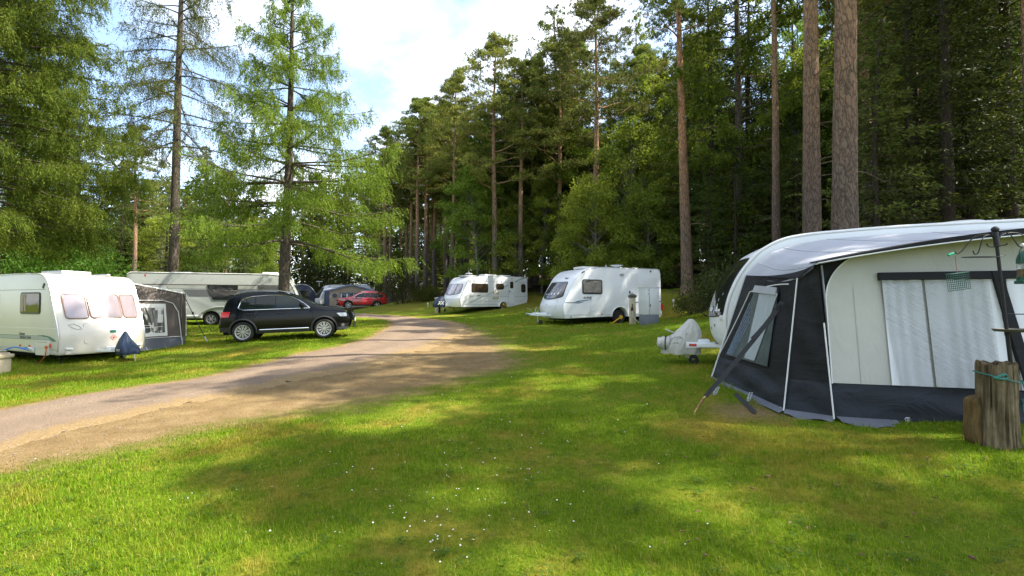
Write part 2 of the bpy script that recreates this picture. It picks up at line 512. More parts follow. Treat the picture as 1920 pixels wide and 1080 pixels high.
def cloth(name, col, wr=.5, rough=.85, trans=0.0, wscale=(3, 3, .8), vary=.06):
    m, nt, o = newmat(name)
    v = mapping(nt, wscale)
    n = noise(nt, 1.6, 5, .55, v, .8)
    vv = mapping(nt)
    weave = noise(nt, 400, 2, .5, vv)
    c = ramp(nt, noise(nt, 2.0, 6, .6, vv), [(.3, tuple(k * (1 - vary) for k in col)), (.7, tuple(k * (1 + vary) for k in col))])
    p = N(nt, 'ShaderNodeBsdfPrincipled', inp={'Roughness': rough, 'Specular IOR Level': .25})
    nt.links.new(c, p.inputs['Base Color'])
    nt.links.new(bump(nt, math2(nt, 'ADD', n, math2(nt, 'MULTIPLY', weave, .03)), wr, .06), p.inputs['Normal'])
    if trans:
        t = N(nt, 'ShaderNodeBsdfTranslucent'); nt.links.new(c, t.inputs[0])
        x = N(nt, 'ShaderNodeMixShader', inp={0: trans})
        nt.links.new(p.outputs[0], x.inputs[1]); nt.links.new(t.outputs[0], x.inputs[2])
        nt.links.new(x.outputs[0], o.inputs[0])
    else:
        nt.links.new(p.outputs[0], o.inputs[0])
    return m
def checks(name):
    """curtain fabric printed with grey and cream blocks"""
    m, nt, o = newmat(name)
    v = mapping(nt, (9, 9, 7))
    vo = N(nt, 'ShaderNodeTexVoronoi', distance='CHEBYCHEV', inp={'Scale': 1.0, 'Randomness': .15})
    nt.links.new(v, vo.inputs['Vector'])
    s = N(nt, 'ShaderNodeSeparateColor'); nt.links.new(vo.outputs['Color'], s.inputs[0])
    c = ramp(nt, s.outputs[0], [(.0, (.09, .085, .08)), (.35, (.25, .24, .23)), (.7, (.62, .6, .56)), (1, (.75, .73, .7))])
    p = N(nt, 'ShaderNodeBsdfPrincipled', inp={'Roughness': .9})
    nt.links.new(c, p.inputs['Base Color'])
    nt.links.new(p.outputs[0], o.inputs[0])
    return m
M = {}
M['white'] = simple('caravan_white', (.80, .81, .82), .28, spec=.5, vary=.02, vscale=2, dirt=((.55, .55, .5), 1.5, .16))
M['cream'] = simple('caravan_cream_white', (.62, .585, .515), .28, spec=.5, vary=.025, vscale=2, dirt=((.5, .48, .4), 1.5, .16))
M['greygreen'] = simple('caravan_pale_grey', (.33, .35, .335), .35, vary=.03, vscale=2)
M['trim'] = simple('trim_white', (.74, .74, .72), .4, vary=.04)
M['alu'] = simple('aluminium_trim', (.62, .62, .63), .3, metal=.8, vary=.05)
M['chrome'] = simple('chrome', (.8, .8, .82), .12, metal=1.0, vary=.02)
M['steel'] = simple('galvanised_steel', (.42, .43, .44), .45, metal=.7, vary=.15, vscale=20)
M['seam'] = simple('seam_grey', (.22, .22, .21), .6)
M['black'] = simple('black_plastic', (.014, .014, .015), .45, vary=.2)
M['rubber'] = simple('tyre_rubber', (.021, .02, .019), .8, vary=.25, vscale=9, spec=.3)
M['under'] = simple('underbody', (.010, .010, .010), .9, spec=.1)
M['alloy'] = simple('alloy_rim', (.52, .52, .53), .3, metal=.75, vary=.06)
M['darkrim'] = simple('dark_steel_rim', (.05, .05, .052), .5, metal=.4)
M['glass'] = glass_dark('tinted_glass')
M['glassgrey'] = glass_dark('grey_glass', (.055, .055, .06), .05, .9)
M['glassbrown'] = glass_dark('bronze_glass', (.05, .036, .022), .06, .6)
M['glasspink'] = simple('silvered_blind_window', (.24, .205, .225), .12, spec=.9, vary=.18, vscale=1.4, coat=.6)
M['glasspink2'] = simple('front_window_curtained', (.33, .29, .34), .12, spec=.8, vary=.3, vscale=5, coat=.5)
M['carglass'] = glass_dark('car_glass', (.008, .014, .012), .03, .38)
M['carblack'] = simple('black_car_paint', (.003, .0032, .004), .16, spec=.22, coat=.12, vary=.05)
M['carred'] = simple('red_car_paint', (.46, .012, .022), .22, coat=1.0, vary=.05)
M['lamp'] = simple('headlamp_glass', (.36, .37, .39), .12, metal=.6, coat=.6, vary=.6, vscale=26)
M['redlamp'] = simple('red_lamp', (.55, .012, .012), .2, coat=.8)
M['amber'] = simple('amber_reflector', (.62, .12, .01), .3)
M['green'] = simple('green_stripe', (.012, .13, .085), .4, vary=.03)
M['greystripe'] = simple('grey_stripe', (.33, .34, .31), .4)
M['bluestripe'] = simple('blue_stripe', (.03, .13, .22), .4)
M['darkgrey'] = simple('dark_grey_decal', (.10, .105, .11), .45)
M['text'] = simple('lettering_dark', (.04, .045, .05), .5)
M['textblue'] = simple('lettering_blue', (.10, .12, .24), .5)
M['textred'] = simple('lettering_red', (.55, .05, .05), .5)
M['navy'] = cloth('navy_cover', (.018, .032, .06), .6, .5)
M['whitecover'] = cloth('white_cover', (.50, .49, .44), .9, .55, 0, (4, 4, 2))
M['charcoal'] = cloth('charcoal_canvas', (.013, .013, .0145), .55, .7, 0, (1.2, 1.2, 3))
M['mudwall'] = cloth('dark_grey_pvc', (.019, .022, .029), .6, .55, 0, (1.2, 1.2, 2.5))
M['roofgrey'] = cloth('pale_grey_canvas', (.44, .45, .48), .14, .95, .1)
M['ivory'] = cloth('ivory_canvas', (.52, .505, .45), .28, .8, .1)
M['brown'] = cloth('taupe_canvas', (.125, .105, .095), .5, .8, .06)
M['slate'] = cloth('slate_pvc', (.12, .13, .15), .5, .5)
M['curtain'] = cloth('grey_voile_curtain', (.74, .74, .76), .1, .9, 0)
M['fawncurtain'] = simple('fawn_curtain', (.20, .185, .165), .9, vary=.35, vscale=9)
M['whitecurtain'] = cloth('white_curtain', (.70, .70, .71), .1, .9, 0)
M['checks'] = checks('block_print_curtain')
M['film'] = clear_film('clear_window_film')
M['film2'] = clear_film('clear_window_film_plain', (.8, .84, .86), .1, .15)
M['beige'] = cloth('beige_canvas', (.40, .33, .25), .3, .85)
M['bluegrey'] = cloth('blue_grey_canvas', (.085, .11, .155), .3, .7)
M['navyair'] = cloth('navy_air_awning', (.035, .045, .075), .4, .7)
M['piping'] = simple('white_piping', (.72, .72, .7), .5)
M['webbing'] = simple('black_webbing', (.016, .016, .017), .8)
M['brass'] = simple('brass_hook', (.42, .29, .10), .35, metal=.8)
M['rust'] = simple('spring_copper', (.30, .16, .08), .5, metal=.5)
M['cabinet'] = simple('cabinet_grey', (.60, .61, .60), .5, vary=.05, dirt=((.35, .35, .3), 4, .25))
M['cabinetbase'] = simple('cabinet_base_grey', (.14, .155, .175), .6, vary=.1)
M['post'] = simple('beige_post', (.52, .44, .30), .6, vary=.08, dirt=((.25, .22, .15), 5, .3))
M['postcap'] = simple('dark_post_cap', (.085, .078, .055), .6)
M['yellow'] = simple('yellow_paint', (.62, .36, .015), .45)
M['bluehose'] = simple('blue_hose', (.02, .16, .50), .4)
M['orangecable'] = simple('orange_cable', (.60, .12, .02), .5)
M['ironblack'] = simple('black_iron', (.016, .016, .018), .5, metal=.3, bmp=.3, bscale=80)
M['feedgreen'] = simple('green_feeder', (.012, .085, .055), .4)
M['brightgreen'] = simple('bright_green_hook', (.02, .42, .22), .4)
M['seed'] = simple('bird_seed', (.40, .26, .12), .9, vary=.5, vscale=90, bmp=1, bscale=120)
M['tubeplastic'] = clear_film('feeder_tube', (.75, .78, .8), .2, .05)
M['rope'] = simple('green_rope', (.04, .20, .16), .8, vary=.3, vscale=60, bmp=.8, bscale=120)
M['peg'] = simple('plastic_peg', (.45, .47, .49), .5)
M['daisy'] = simple('daisy_petals', (.85, .85, .83), .7)
M['stone'] = simple('pebble', (.24, .22, .20), .9, vary=.4, vscale=3)
M['deadleaf'] = simple('dead_leaf', (.12, .065, .03), .85, vary=.5, vscale=3)
def weathered_wood(name, A, B, ring=False):
    m, nt, o = newmat(name)
    v = mapping(nt, (26, 26, 1.7))
    n = noise(nt, 1.0, 7, .65, v, .35)
    v2 = mapping(nt)
    n2 = noise(nt, 7, 5, .6, v2)
    c = ramp(nt, n, [(.3, A), (.52, tuple((a + b) / 2 for a, b in zip(A, B))), (.72, B)])
    c = mixc(nt, ramp(nt, n2, [(.45, (0, 0, 0)), (.7, (.7, .7, .7))]), c, (.075, .06, .025))
    p = N(nt, 'ShaderNodeBsdfPrincipled', inp={'Roughness': .9, 'Specular IOR Level': .15})
    nt.links.new(c, p.inputs['Base Color'])
    nt.links.new(bump(nt, n, 1.0, .05), p.inputs['Normal'])
    nt.links.new(p.outputs[0], o.inputs[0])
    return m
M['stump'] = weathered_wood('weathered_stump_wood', (.04, .026, .014), (.36, .28, .17))
M['slab'] = weathered_wood('slab_wood', (.09, .055, .02), (.24, .16, .065))
M['ground'] = ground_mat()
M['blade'] = blade_mat()
M['road'] = road_mat()
M['f_larch'] = foliage('larch_needles', (.065, .115, .012), (.180, .240, .028), .45, .5, (.25, .25, .06))
M['f_larch2'] = foliage('larch_needles_sparse', (.075, .105, .024), (.165, .20, .050), .4, .5, (.24, .20, .08))
M['f_olive'] = foliage('old_larch_needles', (.045, .080, .008), (.140, .185, .020), .42, .55, (.23, .19, .05))
M['f_pine'] = foliage('pine_needles', (.075, .100, .020), (.205, .22, .048), .33, .4)
M['f_spruce'] = foliage('spruce_needles', (.030, .055, .013), (.110, .140, .030), .30, .4)
M['f_leaf'] = foliage('birch_leaves', (.080, .125, .014), (.225, .280, .036), .48, .45)
M['f_bush'] = foliage('bush_leaves', (.045, .070, .012), (.115, .135, .024), .35, .7)
M['f_bright'] = foliage('hedge_leaves', (.055, .12, .012), (.15, .24, .03), .42, .6)
M['f_gorse'] = foliage('gorse_leaves', (.030, .045, .012), (.090, .090, .022), .25, .8, (.55, .33, .02))
M['b_pine'] = bark('pine_bark', (.105, .078, .062), (.44, .235, .115), 4, 9, .9)
M['b_red'] = bark('red_pine_bark', (.17, .115, .085), (.44, .21, .095), 3.0, 8.5, .9, (.38, .26, .17))
M['b_grey'] = bark('grey_pine_bark', (.125, .090, .072), (.34, .19, .10), 3.5, 9.5, 1.0, (.235, .175, .14))
M['b_larch'] = bark('larch_bark', (.075, .058, .045), None, scale=1.0, light=(.21, .18, .14))
M['b_dark'] = bark('dark_bark', (.05, .038, .028), None, scale=1.2, light=(.12, .095, .07))
M['b_birch'] = bark('birch_bark', (.22, .20, .18), None, scale=1.4, light=(.45, .43, .40))
# ---------------------------------------------------------------- road, verge and ground
def catmull(P, n=10):
    P = [np.array(p, float) for p in P]
    P = [2 * P[0] - P[1]] + P + [2 * P[-1] - P[-2]]
    o = []
    for i in range(1, len(P) - 2):
        for k in range(n):
            t = k / n
            a, b, c, d = P[i-1], P[i], P[i+1], P[i+2]
            o.append(.5 * (2*b + (c-a)*t + (2*a-5*b+4*c-d)*t*t + (3*b-a-3*c+d)*t**3))
    o.append(P[-2])
    return np.array(o)
def gpts(L):
    return [tuple(G(x, y))[:2] for x, y in L]
_L = [(-330,862),(0,770),(130,745),(300,720),(430,698),(540,670),(640,650),(690,635),(722,618),(736,607),(730,601),(712,597.5),(690,595.5),(640,593.5)]
_Rr = [(-330,985),(0,848),(200,795),(400,750),(560,715),(680,692),(780,665),(845,641),(873,624),(868,609),(828,600),(765,593.5),(705,590),(640,588)]
_V = [(-330,1110),(0,918),(240,866),(440,815),(620,783),(790,752),(930,708),(1010,684),(965,640),(905,613),(845,602),(772,594.5),(708,590.5),(640,588.2)]
LW = gpts(_L); RW = gpts(_Rr); VW = gpts(_V)
for A, d in ((LW, 0), (RW, 0), (VW, 0)):
    A.append((A[-1][0] - 9, A[-1][1] + 1.5)); A.append((A[-1][0] - 14, A[-1][1] - 1))
LC, RC, VC = catmull(LW), catmull(RW), catmull(VW)
def dist_poly(x, y, P):
    d = np.full(x.shape, 1e9)
    for i in range(len(P) - 1):
        a, b = P[i], P[i + 1]
        ab = b - a
        t = np.clip(((x - a[0]) * ab[0] + (y - a[1]) * ab[1]) / (ab @ ab + 1e-9), 0, 1)
        d = np.minimum(d, np.hypot(x - a[0] - t * ab[0], y - a[1] - t * ab[1]))
    return d
def inside(x, y, P):
    c = np.zeros(x.shape, bool)
    n = len(P)
    for i in range(n):
        x0, y0 = P[i]; x1, y1 = P[(i + 1) % n]
        if y0 == y1: continue
        k = ((y0 > y) != (y1 > y)) & (x < (x1 - x0) * (y - y0) / (y1 - y0) + x0)
        c ^= k
    return c
ROADP = np.concatenate([LC, RC[::-1]])
VERGEP = np.concatenate([RC, VC[::-1]])
BARE = [(*tuple(G(345, 668))[:2], 1.7, .38), (*tuple(G(1405, 772))[:2], .7, .75), (*tuple(G(1480, 785))[:2], .5, .5), (*tuple(G(1000, 660))[:2], 1.6, .3), (*tuple(G(1215, 612))[:2], .9, .4), (*tuple(G(560, 668))[:2], 1.5, .25)]
def worn_at(x, y):
    inr = inside(x, y, ROADP)
    inv = inside(x, y, VERGEP)
    dV = dist_poly(x, y, VC[::3]); dL = dist_poly(x, y, LC[::3])
    w_ = np.where(inv, .30 + .62 * np.clip(dV / 1.3, 0, 1), .38 * np.exp(-dV / .6))
    w_ = np.maximum(w_, np.exp(-(dL / .38) ** 1.2) * .75)
    for bx, by, s, k in BARE:
        w_ = np.maximum(w_, k * np.exp(-((x - bx) ** 2 + (y - by) ** 2) / s ** 2))
    return np.where(inr, 1, w_), inr, dL
xs = np.concatenate([np.linspace(-500, -70, 12)[:-1], np.linspace(-70, -24, 40)[:-1], np.linspace(-24, 16, 190)[:-1], np.linspace(16, 70, 45)[:-1], np.linspace(70, 500, 12)])
ys = np.concatenate([np.linspace(-300, -16, 10)[:-1], np.linspace(-16, 1, 24)[:-1], np.linspace(1, 30, 150)[:-1], np.linspace(30, 52, 80)[:-1], np.linspace(52, 90, 25)[:-1], np.linspace(90, 600, 12)])
X, Y = np.meshgrid(xs, ys)
Z = hN(X, Y)
wv, inr, dL = worn_at(X, Y)
dE = np.minimum(dL, dist_poly(X, Y, RC[::3]))
Z = Z - np.where(inr, .06 * sstep(.05, .5, dE), 0)
nx, ny = len(xs), len(ys)
V = np.stack([X.ravel(), Y.ravel(), Z.ravel()], 1)
ii = (np.arange(ny - 1)[:, None] * nx + np.arange(nx - 1)[None, :]).ravel()
Fq = np.stack([ii, ii + 1, ii + nx + 1, ii + nx], 1)
me = np_mesh('ground', V, Fq, M['ground'])
a = me.attributes.new('worn', 'FLOAT', 'POINT'); a.data.foreach_set('value', wv.ravel().astype(np.float32))
WOODP = np.array([(-600, 700), (-600, 40), (-60, 40), (-40, 34), (-25, 33), (-16, 36), (-15, 55), (-11, 53), (-8, 48), (-3, 44.5), (2, 42.5), (5, 34.5), (8.4, 29.5), (9.6, 24), (9.2, 17), (9.4, 12.5), (11.5, 9), (13, 3), (14, -12), (600, -12), (600, 700)], float)
wd_ = np.where(inside(X, Y, WOODP), np.clip(.5 + dist_poly(X, Y, WOODP) * .35, 0, 1), np.clip(.5 - dist_poly(X, Y, WOODP) * .45, 0, 1))
MOSS = [(*tuple(G(1280, 565))[:2], 3.2), (*tuple(G(1003, 562))[:2], 3.0), (*tuple(G(770, 570))[:2], 4.0), (*tuple(G(1300, 590))[:2], 2.2)]
mo_ = np.zeros_like(X)
for bx, by, s_ in MOSS: mo_ = np.maximum(mo_, .85 * np.exp(-((X - bx) ** 2 + (Y - by) ** 2) / s_ ** 2))
a = me.attributes.new('moss', 'FLOAT', 'POINT'); a.data.foreach_set('value', mo_.ravel().astype(np.float32))
a = me.attributes.new('wood', 'FLOAT', 'POINT'); a.data.foreach_set('value', wd_.ravel().astype(np.float32))
me.polygons.foreach_set('use_smooth', [True] * len(me.polygons))
ground = bpy.data.objects.new('ground', me); COL.objects.link(ground)
tag(ground, 'grassy campsite ground rising to a bank below the wood', None, None, 'structure')
# road strip
rng = np.random.default_rng(5)
n = len(LC); K = 14
ns = 14
LCd, RCd = catmull(LC[::2], 6), catmull(RC[::2], 6)
n = min(len(LCd), len(RCd))
jl = np.interp(np.arange(n), np.arange(0, n, 2), rng.normal(0, .05, len(np.arange(0, n, 2))))
jr = np.interp(np.arange(n), np.arange(0, n, 2), rng.normal(0, .13, len(np.arange(0, n, 2))))
V = []; E = []
for i in range(n):
    a_, b_ = LCd[i], RCd[i]
    wd = max(np.linalg.norm(b_ - a_), .1)
    dr = (b_ - a_) / wd
    a2, b2 = a_ + dr * jl[i], b_ + dr * jr[i]
    for k in range(ns + 1):
        p = a2 + (b2 - a2) * k / ns
        V.append((p[0], p[1], 0)); E.append(max(sstep(.62, 1.0, k / ns) * .95, sstep(.05, 0, k / ns) * .4))
V = np.array(V); V[:, 2] = hN(V[:, 0], V[:, 1]) + .006
kk = np.tile(np.arange(ns + 1), n)
V[:, 2] -= np.where((kk == 0) | (kk == ns), .012, 0)
ii = (np.arange(n - 1)[:, None] * (ns + 1) + np.arange(ns)[None, :]).ravel()
me = np_mesh('road', V, np.stack([ii, ii + 1, ii + ns + 2, ii + ns + 1], 1), M['road'])
a = me.attributes.new('edge', 'FLOAT', 'POINT'); a.data.foreach_set('value', np.array(E, np.float32))
uu = np.tile(np.arange(ns + 1) / ns, n)
a = me.attributes.new('lane', 'FLOAT', 'POINT'); a.data.foreach_set('value', (np.exp(-((uu - .28) / .09) ** 2) + np.exp(-((uu - .66) / .09) ** 2)).astype(np.float32))
me.polygons.foreach_set('use_smooth', [True] * len(me.polygons))
road = bpy.data.objects.new('road', me); COL.objects.link(road)
tag(road, 'gravel track curving away between the parked caravans', None, None, 'structure')
# ---------------------------------------------------------------- grass blades
rng = np.random.default_rng(11)
VV, FF, WW = [], [], []
off = 0
for y0, y1, dens in ((1.9, 3.5, 7000), (3.5, 5, 5600), (5, 7, 3900), (7, 10, 2400), (10, 14, 1300), (14, 20, 620), (20, 31, 250)):
    area = (y1 - y0) * (2.1 * (y0 + y1) / 2 + 1.5)
    m = int(dens * area)
    y = rng.uniform(y0, y1, m); x = rng.uniform(-1, 1, m) * (1.05 * y + .75)
    nc = m // 9
    ci = rng.integers(0, nc, m)
    cl = rng.random(m) < .55
    sg = .018 + .004 * y0
    x = np.where(cl, x[ci] + rng.normal(0, sg, m), x); y = np.where(cl, y[ci] + rng.normal(0, sg, m), y)
    wn, inr, dL = worn_at(x, y)
    pat = .5 + .5 * np.sin(1.7 * x + .9 * np.sin(1.3 * y)) * np.cos(1.9 * y + .8 * np.sin(1.1 * x))
    keep = (~inr) & (rng.random(m) > sstep(.25, .9, wn) * .93) & (x > -25) & (x < 14)
    x, y, wn, pat = x[keep], y[keep], wn[keep], pat[keep]
    m = len(x)
    d = np.hypot(x, y)
    L = rng.uniform(.020, .052, m) * np.where(rng.random(m) < .05, 1.7, 1) * (.62 + .62 * pat) * (1 - .55 * wn) * (1 + .035 * d)
    Wd = np.maximum(.0036, .00082 * d) * rng.uniform(.7, 1.3, m)
    th = rng.uniform(0, 2 * PI, m); lean = rng.uniform(.15, 1.1, m)
    ax = np.stack([np.cos(th), np.sin(th), np.zeros(m)], 1)
    sx = np.stack([-np.sin(th), np.cos(th), np.zeros(m)], 1)
    up = np.array([0, 0, 1.0])
    B = np.stack([x, y, hN(x, y) - .006], 1)
    mid = B + ax * (L * .5 * np.sin(lean * .6))[:, None] + up * (L * .55 * np.cos(lean * .6))[:, None]
    tip = mid + ax * (L * .5 * np.sin(lean * 1.3))[:, None] + up * (L * .5 * np.cos(lean * 1.3))[:, None]
    if y1 <= 7:
        vs = np.stack([B - sx * Wd[:, None] / 2, B + sx * Wd[:, None] / 2, mid + sx * Wd[:, None] * .42, mid - sx * Wd[:, None] * .42, tip], 1).reshape(-1, 3)
        b = np.arange(m)[:, None] * 5 + off
        f = np.concatenate([b + [0, 1, 2], b + [0, 2, 3], b + [3, 2, 4]], 1).reshape(-1, 3)
        WW.append(np.repeat(wn, 5))
    else:
        vs = np.stack([B - sx * Wd[:, None] / 2, B + sx * Wd[:, None] / 2, tip], 1).reshape(-1, 3)
        f = np.arange(m)[:, None] * 3 + off + np.array([0, 1, 2])
        WW.append(np.repeat(wn, 3))
    VV.append(vs); FF.append(f); off += len(vs)
me = np_mesh('grass', np.concatenate(VV), np.concatenate(FF), M['blade'])
a = me.attributes.new('worn', 'FLOAT', 'POINT'); a.data.foreach_set('value', np.concatenate(WW).astype(np.float32))
go = bpy.data.objects.new('grass', me); COL.objects.link(go)
tag(go, 'short mown green and yellow grass over the whole pitch', None, None, 'stuff')
del VV, FF, WW
# daisies
rng = np.random.default_rng(21)
mb = MB()
spots = []
for cx, cy, sx_, sy_, k in ((930, 900, 90, 60, 70), (850, 1010, 60, 45, 55), (760, 960, 90, 50, 40), (980, 800, 150, 60, 75), (620, 940, 160, 70, 40), (1060, 830, 60, 60, 35), (520, 980, 150, 60, 18), (1180, 1010, 120, 40, 12), (880, 770, 160, 30, 60), (960, 700, 140, 30, 50), (1050, 610, 120, 12, 40), (640, 860, 100, 25, 20)):
    for _ in range(k):
        px, py = rng.normal(cx, sx_), rng.normal(cy, sy_)
        if py < 575 or py > 1100: continue
        spots.append((px, py))
for px, py in spots:
    g = G(px, py)
    wn, inr, _ = worn_at(np.array([g.x]), np.array([g.y]))
    if inr[0] or wn[0] > .5: continue
    d = math.hypot(g.x, g.y)
    if rng.random() < .5: continue
    r_ = rng.uniform(.004, .0078) * max(1, d / 9)
    tl = Vector((rng.normal(0, .35), rng.normal(-.2, .35), 1)).normalized()
    Mx = Matrix.Translation(g + Vector((0, 0, rng.uniform(.035, .055)))) @ tl.to_track_quat('Z', 'Y').to_matrix().to_4x4()
    nn = 9
    mb.add([(0, 0, .001)] + [(r_ * (1 if k % 2 else .72) * math.cos(2*PI*k/(2*nn)), r_ * (1 if k % 2 else .72) * math.sin(2*PI*k/(2*nn)), .003) for k in range(2*nn)], [[0, 1 + k, 1 + (k + 1) % (2*nn)] for k in range(2*nn)], 0, Mx)
    mb.add([(.32*r_*math.cos(2*PI*k/6), .32*r_*math.sin(2*PI*k/6), .0045) for k in range(6)], [[0,1,2,3,4,5]], 1, Mx)
    mb.tube([g, g + Vector((0, 0, .045))], .0012, 3, 2, False)
o = mb.build('daisies', [M['daisy'], M['amber'], M['blade']], None, 0, False)
tag(o, 'small white daisies scattered through the lawn', None, None, 'stuff')
# pebbles along the track and dead leaves and cones on the lawn
def rock(mb, c, r_, rg, mi=0):
    bm = bmesh.new(); bmesh.ops.create_icosphere(bm, subdivisions=1, radius=1)
    s = np.array([rg.uniform(.7, 1.3), rg.uniform(.6, 1.1), rg.uniform(.3, .6)]) * r_
    a_ = rg.uniform(0, 6.28)
    vs = []
    for v in bm.verts:
        q = np.array(v.co) * s * rg.uniform(.85, 1.15)
        vs.append((c[0] + q[0]*math.cos(a_) - q[1]*math.sin(a_), c[1] + q[0]*math.sin(a_) + q[1]*math.cos(a_), c[2] + q[2]))
    mb.add(vs, [[v.index for v in f.verts] for f in bm.faces], mi); bm.free()
mb = MB()
for i in range(520):
    t = rng.uniform(0, 60) / 60
    k = int(t * (len(RC) - 40))
    wd = VC[min(k, len(VC)-1)] - RC[k]
    if i % 3 == 0: wd = (LC[min(k, len(LC) - 1)] - RC[k]); p = RC[k] + wd * rng.random() ** 1.5
    else: p = RC[k] + wd * (rng.normal(.15, .35)) + rng.normal(0, .15, 2)
    d = math.hypot(*p)
    if d > 26 or p[1] < 2: continue
    rock(mb, (p[0], p[1], H(*p) + .004), rng.uniform(.006, .016) * max(1, d / 9), rng)
o = mb.build('gravel', M['stone'], None, 50, False)
tag(o, 'loose pale stones along the worn edge of the track', None, None, 'stuff')
mb = MB()
for i in range(85):
    px, py = rng.uniform(900, 1910), rng.uniform(690, 1075)
    g = G(px, py)
    if i % 3 == 0:
        rock(mb, g + Vector((0, 0, .02)), rng.uniform(.012, .02), rng)
    else:
        s = rng.uniform(.012, .028); a_ = rng.uniform(0, 6.28)
        ca, sa = math.cos(a_) * s, math.sin(a_) * s
        z = g.z + .035
        mb.add([(g.x - ca, g.y - sa, z), (g.x + sa * .45, g.y - ca * .45, z + .010), (g.x + ca, g.y + sa, z + .004), (g.x - sa * .45, g.y + ca * .45, z + .012)], [[0, 1, 2, 3]])
o = mb.build('fallen_leaves', M['deadleaf'], None, 0, False)
tag(o, 'brown dead leaves and bits of cone on the lawn', None, None, 'stuff')

# clover and small weeds in the near lawn
rg0 = np.random.default_rng(31)
P, D = [], []
for i in range(420):
    y = rg0.uniform(2.2, 8.5); x = rg0.uniform(-1, 1) * y
    wn, inr, _ = worn_at(np.array([x]), np.array([y]))
    if wn[0] > .4: continue
    k = int(rg0.integers(5, 16)); q = rg0.normal(0, .035, (k, 2))
    for j in range(k):
        z = H(x + q[j, 0], y + q[j, 1]) + rg0.uniform(.018, .04)
        a0 = rg0.uniform(0, 6.28)
        for m_ in range(3):
            P.append((x + q[j, 0], y + q[j, 1], z)); D.append((math.cos(a0 + 2.1 * m_), math.sin(a0 + 2.1 * m_), .25))
P, D = np.array(P), np.array(D)
n = len(P)
S = np.stack([-D[:, 1], D[:, 0], np.zeros(n)], 1)
L_ = rg0.uniform(.010, .020, n)[:, None]
V = np.stack([P, P + D * L_ * .55 + S * L_ * .42, P + D * L_, P + D * L_ * .55 - S * L_ * .42], 1).reshape(-1, 3)
me = np_mesh('clover', V, np.arange(len(V)).reshape(-1, 4), M['f_bright'])
o = bpy.data.objects.new('clover', me); COL.objects.link(o)
tag(o, 'clover and small broad leaved weeds in the near lawn', None, None, 'stuff')
# ---------------------------------------------------------------- trees
def unit(a):
    return a / np.maximum(np.linalg.norm(a, axis=-1, keepdims=True), 1e-9)
def leaves(P, D, L, W, rg):
    """one diamond leaf per row"""
    D = unit(D)
    S = unit(np.cross(D, rg.normal(size=D.shape)))
    L = np.asarray(L)[:, None]; W = np.asarray(W)[:, None]
    V = np.stack([P, P + D * L * .45 + S * W * .5, P + D * L, P + D * L * .45 - S * W * .5], 1).reshape(-1, 3)
    return V, np.arange(len(V)).reshape(-1, 4)
def trunk_mb(rg, Ht, r0, lean=(0, 0), wob=.16, seg=14, n=18, taper=.85, flare=.35):
    mb = MB()
    ph = rg.uniform(0, 6.28, 2)
    def pos(z):
        t = z / Ht
        return np.array([lean[0] * t + wob * math.sin(ph[0] + 5 * t) * t, lean[1] * t + wob * math.sin(ph[1] + 4 * t) * t, z])
    def rad(z):
        t = z / Ht
        return r0 * (1 - taper * t ** 1.15) * (1 + flare * math.exp(-z / .45) + .035 * math.sin(2.3 * z + ph[0]) * math.exp(-z / 30))
    zs = np.concatenate([[-.35, 0, .25, .6], np.linspace(1.2, Ht, n)])
    mb.tube([pos(z) for z in zs], [max(rad(max(z, 0)), .012) for z in zs], seg)
    return mb, pos, rad
def finish(mb, mat, name):
    o = mb.build(name, mat, None, 60, False)
    me = o.data
    bpy.data.objects.remove(o)
    return me
def crown_mesh(parts, mat, name):
    V = np.concatenate([p[0] for p in parts])
    Fq = np.arange(len(V)).reshape(-1, 4)
    return np_mesh(name, V, Fq, mat)
